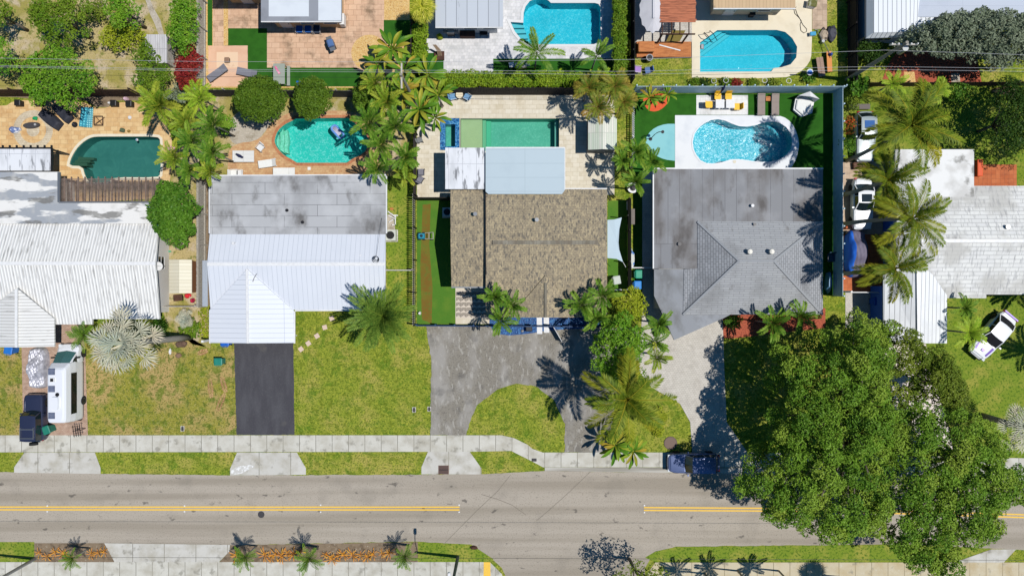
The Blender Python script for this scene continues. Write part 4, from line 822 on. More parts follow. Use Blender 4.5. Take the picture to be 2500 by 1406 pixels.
# ================================================================ VEGETATION
def norm(a): return a / np.maximum(np.linalg.norm(a, axis=-1, keepdims=True), 1e-9)
def leaf_quads(C, N, a, b, rg):
    """one diamond-shaped leaf per centre C, facing about N"""
    n = len(C); r = rg.normal(size=(n, 3)); T = norm(np.cross(N, r)); B = np.cross(N, T)
    a = a * rg.uniform(.7, 1.3, (n, 1)); b = b * rg.uniform(.7, 1.3, (n, 1))
    V = np.stack([C - T * a, C + B * b - N * .15 * b, C + T * a, C - B * b - N * .15 * b], 1).reshape(-1, 3)
    F = np.arange(4 * n).reshape(-1, 4); return V, F
def inpoly(x, y, P_):
    c = False; n = len(P_)
    for i in range(n):
        x1, y1 = P_[i]; x2, y2 = P_[i - 1]
        if (y1 > y) != (y2 > y) and x < (x2 - x1) * (y - y1) / (y2 - y1) + x1: c = not c
    return c
def edist(x, y, P_):
    m = 1e9
    for i in range(len(P_)):
        x1, y1 = P_[i - 1]; x2, y2 = P_[i]; dx, dy = x2 - x1, y2 - y1
        t = max(0, min(1, ((x - x1) * dx + (y - y1) * dy) / (dx * dx + dy * dy + 1e-9)))
        m = min(m, math.hypot(x - x1 - t * dx, y - y1 - t * dy))
    return m
def cloud(poly, h0, h1, cr, dens, leaf, seed, spacing=.98, dome=2.0, low=.1, drop=0, flat=.75, thin=None, rough=.55):
    """leaf cloud for a crown: clumps inside a world outline, dome shaped between h0 (rim) and h1 (top)"""
    rg = np.random.default_rng(seed); xs = [p[0] for p in poly]; ys = [p[1] for p in poly]
    pts = []; tries = 0
    A = abs(sum(poly[i - 1][0] * poly[i][1] - poly[i][0] * poly[i - 1][1] for i in range(len(poly)))) / 2
    maxn = int(A / (spacing * cr) ** 2 * 1.6) + 4
    while len(pts) < maxn and tries < maxn * 12:
        tries += 1; x = rg.uniform(min(xs), max(xs)); y = rg.uniform(min(ys), max(ys))
        if not inpoly(x, y, poly): continue
        d = edist(x, y, poly)
        if d < cr * rg.uniform(.15, .6): continue
        if thin and rg.random() < thin(x, y): continue
        if any((x - p[0]) ** 2 + (y - p[1]) ** 2 < (spacing * cr * .8) ** 2 for p in pts): continue
        t = min(1, d / dome); d2 = rg.random(); z = h0 + (h1 - h0) * math.sqrt(1 - (1 - t) ** 2) + rg.uniform(-rough, rough) * (h1 - h0) * .5
        pts.append((x, y, z, cr * rg.uniform(.75, 1.2)))
    Cs, Ns, Fr = [], [], []
    for x, y, z, r in pts:
        n = int(dens * 1.25 * r * r * rg.uniform(.75, 1.25)); D = norm(rg.normal(size=(n, 3))); D[:, 2] = np.abs(D[:, 2]) * 1.0 - low * rg.random(n)
        D = norm(D); rad = r * (rg.uniform(.45, 1.0, (n, 1)) ** .5)
        lump = 1 + .22 * np.sin(D[:, :1] * 5 + x * 3) * np.cos(D[:, 1:2] * 5 + y * 3)
        Cc = np.array([x, y, z - r * flat * .4]) + D * rad * lump * np.array([1, 1, flat])
        Cs.append(Cc); Ns.append(norm(D * .5 + rg.normal(size=(n, 3)) * .52 + np.array([0, 0, .45]))); Fr.append(np.full(n, rg.random()))
    C = np.concatenate(Cs); N = np.concatenate(Ns); V, F = leaf_quads(C, N, leaf[0], leaf[1], rg)
    return V, F, np.repeat(np.concatenate(Fr), 4), pts
def ell(px, py, rx, ry, h, n=22, seed=0, wob=.12):
    rg = random.Random(seed); k = [rg.uniform(-wob, wob) for _ in range(n)]
    return [P(px + rx * (1 + k[i]) * math.cos(2 * math.pi * i / n), py + ry * (1 + k[i]) * math.sin(2 * math.pi * i / n), h) for i in range(n)]
LM = dict()
g_ = lambda *v: c_(*v, 1.08)
LM['oak'] = leafmat('oak_leaves', [g_(66, 106, 26), g_(112, 156, 44), g_(164, 198, 80)], [g_(72, 112, 30), g_(120, 156, 46), g_(160, 174, 66)])
LM['oak2'] = leafmat('oak_leaves_olive', [g_(80, 104, 28), g_(116, 140, 44), g_(150, 160, 66)], [g_(86, 112, 30), g_(130, 144, 50)])
LM['bright'] = leafmat('bright_leaves', [g_(64, 118, 24), g_(104, 158, 38), g_(160, 198, 72)], [g_(76, 130, 28), g_(134, 172, 44)])
LM['yel'] = leafmat('yellow_green_leaves', [g_(120, 140, 24), g_(160, 176, 40), g_(204, 204, 74)], [g_(130, 150, 28), g_(180, 186, 50)])
LM['mid'] = leafmat('mid_green_leaves', [g_(74, 110, 26), g_(106, 142, 34), g_(140, 166, 54)], [g_(80, 120, 26), g_(124, 146, 42)])
LM['clip'] = leafmat('clipped_tree_leaves', [g_(60, 92, 22), g_(90, 124, 32), g_(124, 150, 50)], [g_(70, 100, 26), g_(100, 128, 36)])
LM['ficus'] = leafmat('glossy_green_leaves', [g_(48, 90, 22), g_(84, 130, 36), g_(136, 174, 70)], [g_(60, 104, 26), g_(94, 138, 38)], rough=.35)
LM['red'] = leafmat('red_leaves', [g_(120, 30, 34), g_(160, 50, 48), g_(96, 26, 30)], [g_(140, 36, 38), g_(170, 70, 56)])
LM['grey'] = leafmat('grey_green_leaves', [g_(92, 108, 84), g_(132, 146, 120), g_(164, 172, 146)], [g_(110, 124, 96), g_(140, 150, 124)])
LM['dark'] = leafmat('dark_shade_leaves', [g_(38, 66, 22), g_(56, 88, 30), g_(80, 110, 40)], [g_(40, 70, 24), g_(70, 96, 34)])
LM['orange'] = leafmat('orange_yellow_leaves', [g_(232, 132, 40), g_(248, 190, 60), g_(190, 100, 40), g_(250, 214, 90)], [g_(236, 140, 44), g_(248, 196, 66)])
LM['areca'] = leafmat('areca_leaflets', [g_(70, 108, 24), g_(132, 164, 40), g_(196, 204, 86)], [g_(84, 128, 30), g_(140, 164, 44), g_(196, 184, 66)])
LM['adon'] = leafmat('glossy_palm_leaflets', [g_(40, 80, 20), g_(90, 138, 36), g_(176, 200, 84)], [g_(48, 92, 22), g_(92, 136, 36), g_(146, 170, 52)])
LM['coco'] = leafmat('coconut_leaflets', [g_(60, 84, 20), g_(118, 136, 34), g_(196, 190, 70)], [g_(58, 92, 20), g_(112, 136, 32), g_(196, 178, 44)])
LM['rust'] = leafmat('rusty_palm_leaflets', [g_(70, 96, 28), g_(126, 138, 44), g_(196, 170, 80)], [g_(80, 116, 32), g_(110, 130, 38), g_(150, 140, 50), g_(190, 134, 66)])
LM['phx'] = leafmat('date_palm_leaflets', [g_(54, 86, 30), g_(104, 136, 50), g_(170, 190, 80)], [g_(64, 100, 36), g_(124, 152, 54)])
LM['silver'] = leafmat('silver_fan_leaves', [g_(150, 160, 140), g_(190, 194, 174), g_(214, 206, 180)], [g_(136, 156, 146), g_(196, 196, 172), g_(222, 204, 178)], trans=.12)
LM['broad'] = leafmat('broad_glossy_leaves', [g_(64, 112, 26), g_(108, 152, 40), g_(160, 186, 70)], [g_(66, 118, 30), g_(110, 150, 40), g_(170, 176, 56), g_(206, 150, 60)])
LM['fan'] = leafmat('fan_palm_leaves', [g_(150, 164, 40), g_(196, 196, 60), g_(220, 214, 90)], None)
LM['lime'] = leafmat('lime_palm_leaflets', [g_(110, 156, 30), g_(150, 190, 46), g_(196, 210, 80)], [g_(120, 160, 34), g_(180, 196, 60)])
HEDGE = leafmat('hedge_leaves', [g_(76, 114, 22), g_(120, 156, 34), g_(180, 196, 66)], [g_(90, 130, 28), g_(150, 172, 44)])
def sub(parent, V): o = wloc(parent); return V - np.array([o.x, o.y, o.z])
def limbs(parent, bx, by, pts, r0, hsplit, seed, mat, every=3):
    rg = random.Random(seed); b = MB(); b.tube([(0, 0, -.05), (.05, .03, hsplit * .5), (0, .05, hsplit)], r0, 8, r0 * .75); b.build('trunk', mat, parent, smooth=True)
    b = MB()
    for i, (x, y, z, r) in enumerate(pts):
        if i % every: continue
        m = Vector((x - bx, y - by, z - r * .3)); k = Vector((m.x * .45 + rg.uniform(-.3, .3), m.y * .45 + rg.uniform(-.3, .3), hsplit + (m.z - hsplit) * .62))
        b.tube([(0, .05, hsplit - .1), k, m], r0 * .38, 5, .03)
    if b.v: b.build('limb', mat, parent, smooth=True)
def tree(name, label, cat, poly, base, h0, h1, mat, cr=.8, dens=260, leaf=(.095, .055), seed=1, group=None, trunk=.16, bark=None, **kw):
    bx, by = P(*base); V, F, fr, pts = cloud(poly, h0, h1, cr, dens, leaf, seed, **kw)
    t = thing(name, label, cat, (bx, by, 0), 0, group)
    put('crown' if trunk else 'foliage', mkmesh('crown', sub(t, V), F, mat, fr=fr), t)
    if trunk: limbs(t, bx, by, pts, trunk, max(.6, h0 * .55), seed, bark or W['bark'])
    else:
        b = MB(); rg = random.Random(seed)
        for (x, y, z, r) in pts[::4]: b.tube([((x - bx) * .3, (y - by) * .3, 0), (x - bx, y - by, max(.1, z - .1))], .02, 4, .008)
        if b.v: b.build('stem', W['bark'], t)
    return t
def etree(label, px, py, rx, ry, h0, h1, mat, name='tree', cat='tree', seed=None, wob=.2, **kw):
    seed = seed if seed is not None else int(px * 7 + py); hm = (h0 + h1) / 2
    b = ((px - 1250) * (H - hm) / H + 1250, (py - 703) * (H - hm) / H + 703)
    return tree(name, label, cat, ell(px, py, rx, ry, hm, seed=seed, wob=wob), b, h0, h1, LM[mat] if isinstance(mat, str) else mat, seed=seed, **kw)
# ---- big oaks, lower right
gapA = lambda x, y: .0
OA = [(2130, 768), (2168, 785), (2178, 830), (2160, 870), (2150, 930), (2160, 985), (2165, 1040), (2150, 1110), (2165, 1180), (2160, 1235), (2150, 1270), (2125, 1318), (2075, 1330), (2030, 1320), (1955, 1298), (1890, 1268), (1862, 1250), (1862, 1218), (1815, 1205), (1800, 1172), (1836, 1136), (1880, 1096), (1888, 1050), (1888, 1000), (1908, 945), (1896, 895), (1912, 850), (1958, 872), (2004, 832), (2040, 792), (2085, 780)]
oa = tree('oak_tree', 'largest spreading oak between the paver driveway and the road, shading the parked dark blue car', 'tree', W2(OA, 7.5), (2010, 1010), 4.6, 9.5, LM['oak'], cr=.8, dens=560, leaf=(.085, .052), seed=11, trunk=.5, dome=3.2, spacing=.95, low=.2, rough=.7, thin=lambda x, y: .2)
OB = [(2140, 1000), (2230, 1000), (2262, 985), (2300, 1005), (2345, 1000), (2398, 1020), (2442, 1045), (2452, 1090), (2480, 1130), (2515, 1160), (2510, 1230), (2450, 1248), (2446, 1292), (2405, 1335), (2345, 1338), (2335, 1400), (2300, 1425), (2262, 1400), (2215, 1365), (2160, 1322), (2120, 1290), (2130, 1230), (2120, 1170), (2150, 1110), (2135, 1060)]
gapB = lambda x, y: .28 if y > -17 else .1
ob = tree('oak_tree', 'leafy oak hanging over the road at the lower right corner', 'tree', W2(OB, 7.5), (2290, 1100), 4.6, 8.8, LM['oak'], cr=.75, dens=540, leaf=(.085, .052), seed=12, trunk=.38, dome=2.6, spacing=.95, low=.2, rough=.6, thin=lambda x, y: .26)
OC = [(2200, 792), (2240, 800), (2262, 850), (2300, 855), (2338, 880), (2352, 925), (2388, 965), (2380, 1000), (2330, 1008), (2280, 985), (2240, 970), (2236, 905), (2190, 930), (2165, 900), (2170, 850), (2178, 800)]
tree('oak_tree', 'olive green tree reaching over the bottom edge of the white ribbed wing roof', 'tree', W2(OC, 6.5), (2250, 930), 4.2, 7.4, LM['oak2'], cr=.7, dens=520, leaf=(.085, .052), seed=13, trunk=.28, dome=3, spacing=.85, low=.2, thin=lambda x, y: .12, rough=.5)
tree('tree', 'sparse thin crowned tree over the pale drive between the oaks', 'tree', W2([(2165, 900), (2200, 925), (2240, 960), (2245, 1010), (2215, 1060), (2230, 1100), (2190, 1130), (2160, 1090), (2150, 1000)], 6), (2195, 1010), 4.2, 6.8, LM['oak2'], cr=.6, dens=300, leaf=(.12, .07), seed=14, trunk=.15, spacing=1.5)
# ---- back garden trees, upper left
etree('green yellow tree at the top left of the dry yard', 137, 45, 72, 58, 3.4, 5.8, 'mid', seed=21, cr=.65, dens=330, dome=2, rough=.5)
etree('small tree with deep green crown right of the top left tree', 298, 28, 45, 40, 3, 4.6, 'bright', seed=22, cr=.6, dens=300, rough=.5)
etree('sprawling yellow green bush below the deep green tree in the dry yard', 290, 85, 52, 34, 1.2, 2.2, 'yel', 'bush', 'bush', seed=23, cr=.5, dens=300, trunk=0, spacing=1.05)
etree('brownish scraggly bush between the two top left trees', 232, 28, 32, 24, .8, 1.5, 'oak2', 'bush', 'bush', seed=24, cr=.45, dens=240, trunk=0, spacing=1.1)
etree('bright green tree reaching over the dark brown fence', 142, 192, 92, 66, 3.2, 5.4, 'bright', seed=25, cr=.7, dens=340, dome=2, rough=.5)
etree('upper tree cut by the left edge of the photo', -8, 35, 26, 40, 3, 4.6, 'mid', seed=26, cr=.6, dens=300)
etree('lower bright tree cut by the left edge of the photo', -4, 135, 38, 42, 3, 4.8, 'bright', seed=27, cr=.6, dens=300)
etree('tall leafy hedge column beside the pale fence at the top', 449, 55, 36, 78, 2.6, 3.8, 'bright', 'hedge', 'hedge', seed=28, cr=.55, dens=380, trunk=0, dome=1.2, wob=.08)
etree('dark red leaved shrub at the pale fence', 456, 165, 30, 58, 1.9, 3.0, 'red', 'shrub', 'shrub', seed=29, cr=.45, dens=420, trunk=0, leaf=(.11, .06))
etree('loose green bush left of the corrugated lean-to', 355, 135, 30, 32, 1.5, 2.6, 'mid', 'bush', 'bush', seed=30, cr=.5, dens=300, trunk=0)
etree('bushy green shrub below the corrugated lean-to', 375, 190, 48, 32, 1.6, 2.6, 'mid', 'bush', 'bush', seed=31, cr=.5, dens=300, trunk=0)
etree('grey green spiky bush below the red shrub', 430, 228, 24, 18, 1.2, 1.8, 'grey', 'bush', 'bush', seed=32, cr=.4, dens=320, trunk=0)
etree('large round clipped tree straddling the grey aged fence', 631, 241, 58, 52, 2.4, 4.4, 'clip', seed=33, cr=.5, dens=480, leaf=(.1, .055), dome=1.7, wob=.04, rough=.12, spacing=.75)
etree('smaller round clipped tree straddling the grey aged fence', 762, 240, 42, 50, 2.4, 4.1, 'clip', seed=34, cr=.5, dens=480, leaf=(.1, .055), dome=1.5, wob=.04, rough=.12, spacing=.75)
etree('clipped tree partly under the palms by the emerald pool', 898, 238, 36, 36, 2.4, 3.8, 'clip', seed=35, cr=.5, dens=460, leaf=(.1, .055), dome=1.4, wob=.05, spacing=.75)
etree('dense glossy green tree between two neighbouring houses at left', 424, 518, 58, 72, 3.2, 5.4, 'ficus', seed=36, cr=.6, dens=420, leaf=(.12, .07), dome=1.8, wob=.08, rough=.3)
etree('small round bush at the left palm cluster', 545, 300, 22, 22, 1.5, 2.6, 'bright', 'bush', 'bush', seed=37, cr=.45, dens=320, trunk=0)
etree('yellow green tree over the white gate right of the brown shingled house', 1542, 742, 44, 42, 3.0, 4.6, 'yel', seed=38, cr=.55, dens=340, rough=.4)
etree('vivid green feathery tree at the right end of the horseshoe driveway', 1510, 850, 66, 80, 3.6, 6.2, 'bright', seed=39, cr=.65, dens=420, leaf=(.1, .05), rough=.5, dome=2.2)
etree('dark green shrub below the vivid green feathery tree', 1530, 925, 50, 34, 1.6, 2.8, 'mid', 'bush', 'bush', seed=40, cr=.5, dens=300, trunk=0)
etree('brown leaved bush under the yellow green tree', 1495, 772, 28, 24, 1.8, 2.8, 'oak2', 'bush', 'bush', seed=41, cr=.45, dens=300, trunk=0)
etree('round clipped bush in the red mulch below the grey hip roof', 1790, 783, 20, 15, .7, 1.1, 'ficus', 'bush', 'bush', seed=42, cr=.3, dens=700, trunk=0, leaf=(.07, .04), wob=.05)
etree('low yellow green groundcover bush right of the front coconut palm', 1608, 1030, 20, 34, .3, .6, 'yel', 'bush', 'bush', seed=43, cr=.35, dens=460, trunk=0, leaf=(.07, .04))
GT = [(2215, 100), (2232, 70), (2290, 45), (2330, 30), (2400, 28), (2460, 25), (2530, 30), (2530, 150), (2470, 150), (2430, 160), (2400, 140), (2350, 135), (2290, 128), (2240, 118)]
tree('tree', 'grey green buttonwood tree over the red mulch in the top right corner', 'tree', W2(GT, 4.6), (2410, 168), 3.2, 5.4, LM['grey'], cr=.6, dens=340, leaf=(.12, .06), seed=44, trunk=.2, dome=1.8, spacing=.85, rough=.5)
etree('dark crowned tree at the right edge above the terracotta patio', 2480, 290, 70, 90, 3.5, 6.0, 'dark', seed=45, cr=.7, dens=260)
etree('large tree beyond the right edge shading the right garden', 2746, 256, 105, 125, 7, 10, 'dark', seed=99, cr=1.0, dens=200)
etree('green bush behind the red mulch at the long boundary fence', 2345, 225, 38, 18, 1.5, 2.4, 'ficus', 'bush', 'bush', seed=46, cr=.45, dens=320, trunk=0)
etree('leafy shrub in shade below the pale metal roof at the top right', 2130, 128, 36, 26, 1.4, 2.2, 'dark', 'bush', 'bush', seed=47, cr=.5, dens=300, trunk=0)
etree('red flowering bush beside the blue louvred fence', 2076, 305, 12, 26, 1.0, 1.8, leafmat('red_orange_leaves', [g_(220, 70, 40), g_(150, 120, 50), g_(110, 110, 44)]), 'bush', 'bush', seed=48, cr=.35, dens=340, trunk=0, leaf=(.08, .05))
etree('green bush beside the blue louvred fence above the tiled path', 2076, 350, 16, 24, 1.2, 2.0, 'ficus', 'bush', 'bush', seed=49, cr=.35, dens=400, trunk=0, leaf=(.09, .055))
etree('yellowish weedy shrub at the corner of the blue fences', 2085, 240, 18, 26, .8, 1.4, 'oak2', 'bush', 'bush', seed=50, cr=.4, dens=220, trunk=0)
etree('big leaved pale green shrub at the utility pole foot', 2100, 205, 22, 22, 1.0, 2.0, 'ficus', 'bush', 'bush', seed=51, cr=.4, dens=150, trunk=0, leaf=(.2, .13))
etree('sparse brown green tree at the bottom edge beside the side street', 1562, 1424, 70, 48, 4, 6.5, 'oak2', seed=52, cr=.6, dens=150, leaf=(.11, .06), spacing=1.1)
etree('green shrub under the silver fan palm at the white roof eave', 385, 798, 18, 22, .7, 1.3, 'ficus', 'bush', 'bush', seed=53, cr=.35, dens=320, trunk=0)
etree('yellow flowering weeds by the brick stump and silver seedling', 500, 790, 14, 44, .3, .6, 'yel', 'bush', 'bush', seed=54, cr=.3, dens=260, trunk=0, leaf=(.08, .05))
etree('green bush among weeds beside the black driveway carport', 462, 800, 26, 24, .4, .8, 'mid', 'bush', 'bush', seed=55, cr=.3, dens=300, trunk=0)
for i, (x, y, m, l) in enumerate([(1698, 196, 'mid', 'leftmost border plant below the cream pool deck'), (1722, 200, 'dark', 'dark plant second in the border below the cream pool deck'), (1775, 198, 'mid', 'green plant in the middle of the cream deck border'), (1800, 203, 'red', 'low red plant in the cream deck border'), (1840, 200, 'mid', 'green plant right of the low red plant in the border'), (1890, 202, 'oak2', 'olive plant near the hoop rings in the border'), (1975, 192, 'ficus', 'leafy green plant below the blue topped table')]):
    etree(l, x, y, 14, 9, .3, .6, m, 'border_plant', 'plant', seed=60 + i, cr=.25, dens=420, trunk=0, leaf=(.08, .05), group='plants along the border of the cream pool deck')
# ---- hedges, box shaped
def hedge(label, x0, y0, x1, y1, h, mat, seed=1, cr=.35, dens=520):
    pl = [P(x0, y0, h), P(x1, y0, h), P(x1, y1, h), P(x0, y1, h)]; pl2 = []
    for i in range(4):
        a, b = pl[i], pl[(i + 1) % 4]
        for k in range(4): pl2.append((a[0] + (b[0] - a[0]) * k / 4, a[1] + (b[1] - a[1]) * k / 4))
    cx, cy = (pl[0][0] + pl[2][0]) / 2, (pl[0][1] + pl[2][1]) / 2
    t = thing('hedge', label, 'hedge', (cx, cy, 0)); V, F, fr, pts = cloud(pl2, h - .25, h, cr, dens, (.1, .06), seed, dome=.5, spacing=.75, low=.6)
    b = MB(); a_, c2 = abs(pl[2][0] - pl[0][0]) / 2 - .18, abs(pl[2][1] - pl[0][1]) / 2 - .18; b.box(-a_, -c2, .02, a_, c2, h - .35)
    b.build('branch_core', M('hedge_core', c_(60, 70, 34), [('noise', c_(40, 48, 24), 6, .4, .6, .8)], rough=.95), t)
    put('foliage', mkmesh('hedge', sub(t, V), F, mat, fr=fr), t)
hedge('long yellow green hedge behind the black board fence at the top', 1085, 176, 1412, 207, 1.8, HEDGE, 71)
hedge('shorter hedge right of the foxtail palm under the power lines', 1412, 178, 1500, 206, 1.7, HEDGE, 72)
hedge('narrow tall hedge at the left edge of the white paver yard', 1010, 62, 1040, 176, 1.9, HEDGE, 73)
hedge('narrow tall hedge between the cyan pool yard and the black fence', 1500, -40, 1527, 172, 2.0, LM['mid'], 74)
# ---- palms
def frond(L, az, el, droop, nl, ll, lw, rg, vee=.25, fill=1.0, curl=.35, base=.12, tip=.25, two=True):
    """returns leaflet verts (k,4,3) and rachis points"""
    n = 14; ts = np.linspace(0, 1, n); pts = [np.zeros(3)]; d = 0
    side = rg.uniform(-.12, .12)
    for i in range(1, n):
        e = el - droop * ts[i] ** 1.4; a = az + side * ts[i]
        pts.append(pts[-1] + L / (n - 1) * np.array([math.cos(a) * math.cos(e), math.sin(a) * math.cos(e), math.sin(e)]))
    pts = np.array(pts); s = np.linspace(base, .98, nl); idx = s * (n - 1); i0 = np.minimum(idx.astype(int), n - 2); f = (idx - i0)[:, None]
    C = pts[i0] * (1 - f) + pts[i0 + 1] * f; T = norm(pts[i0 + 1] - pts[i0]); up = np.array([0, 0, 1.0])
    Sd = norm(np.cross(T, up)); U = np.cross(Sd, T)
    prof = np.clip(np.sin(np.pi * (.12 + .8 * (s - base) / (1 - base))) ** .6, tip, 1)[:, None]
    out = []
    for sg in (-1, 1):
        ang = (.55 + .5 * s)[:, None] + rg.uniform(-.12, .12, (nl, 1))
        D = norm(Sd * sg * np.cos(ang * .9) + T * np.sin(ang * .9) + U * (vee + rg.uniform(-.15, .15, (nl, 1))))
        l = ll * prof * rg.uniform(.85, 1.1, (nl, 1)); w2 = lw * .5
        mid = C + D * l * .55; tipp = C + D * l + np.array([0, 0, -1]) * l * curl
        wv = norm(np.cross(D, U)) * w2
        if two:
            out.append(np.stack([C, mid + wv, tipp, mid - wv], 1))
        else: out.append(np.stack([C - wv * .6, C + wv * .6, mid + wv, tipp], 1))
    return np.concatenate(out), pts
def palm_mesh(kind, R_, seed):
    rg = np.random.default_rng(seed); Q = []; FR = []; rach = MB()
    K = dict(coco=(19, .62, 1.35, 84, .24, .015), areca=(12, .95, 1.6, 42, .27, .034), adon=(11, .85, 1.75, 44, .26, .038), phx=(46, .8, .8, 60, .17, .016), rust=(13, .85, 1.8, 38, .28, .03), fern=(18, .6, .9, 26, .22, .03), lime=(11, .85, 1.5, 36, .27, .032), pyg=(24, .9, 1.5, 26, .2, .026), fox=(9, .75, 1.7, 60, .2, .024))[kind]
    nf, el, dr, nl, ll, lw = K
    for i in range(nf):
        az = i * 2.39996 + rg.uniform(-.42, .42); lev = (i + .5) / nf
        e = el + (1.35 - el) * (1 - lev) ** 1.6 * 1.0 - (.35 if kind == 'coco' else .1) * lev + rg.uniform(-.08, .08)
        L = R_ * rg.uniform(.82, 1.14) * (1.12 if kind != 'phx' else 1.05) * (.8 + .2 * lev)
        q, pts = frond(L, az, e, dr * (rg.uniform(.65, 1.35) if kind != 'phx' else rg.uniform(.9, 1.15)) * (.6 + .4 * lev), nl, ll * R_ * (.9 if kind == 'coco' else 1), lw * R_ ** .5, rg, curl=.45 if kind == 'coco' else .2, vee=.5 if kind in ('areca', 'adon', 'pyg') else .1)
        Q.append(q); FR.append(np.full(len(q) * 4, min(1, max(0, lev * .7 + rg.uniform(0, .3)))))
        rach.tube([tuple(p) for p in pts[::2]], .012, 4, .004)
    V = np.concatenate(Q).reshape(-1, 3); F = np.arange(len(V)).reshape(-1, 4); fr = np.concatenate(FR)
    # add the rachis as quads with high fr
    rv = np.array(rach.v); rf = [f for f in rach.f if len(f) == 4]; rf = np.array(rf) + len(V)
    return np.concatenate([V, rv]), np.concatenate([F, rf]), np.concatenate([fr, np.full(len(rv), .95)])
def fan_mesh(nf, rad, pet, seed, el0=1.3, el1=-.15, seg=26, spread=2.1, drp=.3):
    rg = np.random.default_rng(seed); V = []; F = []; FR = []
    for i in range(nf):
        az = i * 2.39996 + rg.uniform(-.2, .2); lev = (i + .5) / nf; e = el0 + (el1 - el0) * lev ** .8; r = rad * rg.uniform(.85, 1.1); pl = pet * rg.uniform(.8, 1.1) * (.5 + .5 * lev)
        d = np.array([math.cos(az) * math.cos(e), math.sin(az) * math.cos(e), math.sin(e)]); hub = d * pl; e = e * .45 + .1; d = np.array([math.cos(az) * math.cos(e), math.sin(az) * math.cos(e), math.sin(e)]); sd_ = np.array([-math.sin(az), math.cos(az), 0]); upv = np.cross(d, sd_) * -1
        f_ = rg.random() * .5 + lev * .5
        b = len(V); w2 = sd_ * .03; V += [-w2, w2, hub + w2, hub - w2]; F.append((b, b + 1, b + 2, b + 3)); FR += [f_] * 4
        for k in range(seg):
            a = -spread + 2 * spread * (k + .5) / seg; dd = d * math.cos(a) + sd_ * math.sin(a); nn = upv * (.08 * (1 if k % 2 else -1))
            wv = (-d * math.sin(a) + sd_ * math.cos(a)) * r * math.tan(spread / seg) * (.5 if seg == 18 else .62)
            l = r * (1 - .18 * abs(a) / spread) * rg.uniform(.92, 1.05); m_ = hub + dd * l * .55 + nn; tp = hub + dd * l - np.array([0, 0, drp * l * rg.uniform(.5, 1.2)])
            b = len(V); V += [hub, m_ + wv, tp, m_ - wv]; F.append((b, b + 1, b + 2, b + 3)); FR += [f_] * 4
    return np.array(V), np.array(F), np.array(FR)
def broad_mesh(nf, L, wd, seed, el=1.1, dr=1.3):
    rg = np.random.default_rng(seed); V = []; F = []; FR = []
    for i in range(nf):
        az = i * 2.39996 + rg.uniform(-.4, .4); lev = (i + .5) / nf; e = el * (1.2 - .6 * lev); l = L * rg.uniform(.8, 1.15); n = 8; p = np.zeros(3); f_ = rg.random(); pts = []
        for k in range(n + 1):
            t = k / n; ee = e - dr * t ** 1.5; p = p + l / n * np.array([math.cos(az) * math.cos(ee), math.sin(az) * math.cos(ee), math.sin(ee)]); pts.append(p)
        sd_ = np.array([-math.sin(az), math.cos(az), 0])
        for sg in (-1, 1):
            b = len(V)
            for k, q in enumerate(pts):
                t = k / n; wv = wd * max(.03, math.sin(math.pi * min(1, max(0, (t - .3) / .7))) ** .7) if t > .3 else .03
                V += [q, q + sd_ * sg * wv + np.array([0, 0, wv * .35])]; FR += [f_, f_]
            for k in range(n): F.append((b + 2 * k, b + 2 * k + 1, b + 2 * k + 3, b + 2 * k + 2))
    return np.array(V), np.array(F), np.array(FR)
PMESH = {}
def palm(label, px, py, h, rpx, kind, base=None, rz=None, group=None, mat=None, tr=None):
    """px, py: where the crown centre shows in the photo; h: its height; rpx: crown radius in photo pixels"""
    x, y, _ = P3(px, py, h); bx, by = P(*base) if base else (x, y); rr = rpx / S * (H - h) / H
    var = int(px + py) % 3; key = (kind, var, mat)
    if key not in PMESH:
        sdn = 100 + var + 10 * len(kind)
        mm = {'coco': 'coco', 'areca': 'areca', 'adon': 'adon', 'phx': 'phx', 'rust': 'rust', 'fern': 'adon', 'lime': 'lime', 'pyg': 'adon', 'fox': 'adon', 'bis': 'silver', 'broad': 'broad', 'fan': 'fan'}[kind]
        if kind == 'bis': V, F, fr = fan_mesh(22, .40, .66, sdn, 1.35, -.1, 18, 1.5, .25)
        elif kind == 'fan': V, F, fr = fan_mesh(18, .55, .5, sdn, spread=1.9, drp=.5)
        elif kind == 'broad': V, F, fr = broad_mesh(22, 1.1, .095, sdn, 1.15, 1.6)
        else: V, F, fr = palm_mesh(kind, 1.0, sdn)
        PMESH[key] = mkmesh(kind + '_crown', V, F, LM[mat or mm], fr=fr)
    t = thing('palm_tree', label, 'palm', (bx, by, 0), 0, group)
    c = put('crown', PMESH[key], t, (x - bx, y - by, h), rz if rz is not None else (px * 1.7 + py) % 6.28, 1); c.scale = (rr, rr, rr * .9)
    r0 = tr or {'coco': .16, 'phx': .28, 'bis': .25}.get(kind, .07)
    b = MB(); dx, dy = x - bx, y - by
    if kind in ('broad',): 
        for k in range(4): a = k * 1.6; b.tube([(.12 * math.cos(a), .12 * math.sin(a), 0), (dx, dy, h)], .05, 5, .03)
    else: b.tube([(0, 0, -.05), (dx * .12, dy * .12, h * .3), (dx * .45, dy * .45, h * .65), (dx, dy, h)], r0 * 1.25, 8, r0 * .8)
    b.build('trunk', W['palmtrunk'], t, smooth=True)
    if kind == 'coco':
        b = MB(); rg = random.Random(px)
        for k in range(7):
            a = k * .9; b.cyl(.22 * math.cos(a), .22 * math.sin(a), -.45, -.28, .1, .12, 8); b.cyl(.22 * math.cos(a), .22 * math.sin(a), -.28, -.16, .12, .04, 8)
        q = b.build('coconut_cluster', M('green_coconut', c_(140, 150, 60), rough=.5) if 'green_coconut' not in bpy.data.materials else bpy.data.materials['green_coconut'], t, smooth=True); q.location = (dx, dy, h)
    return t
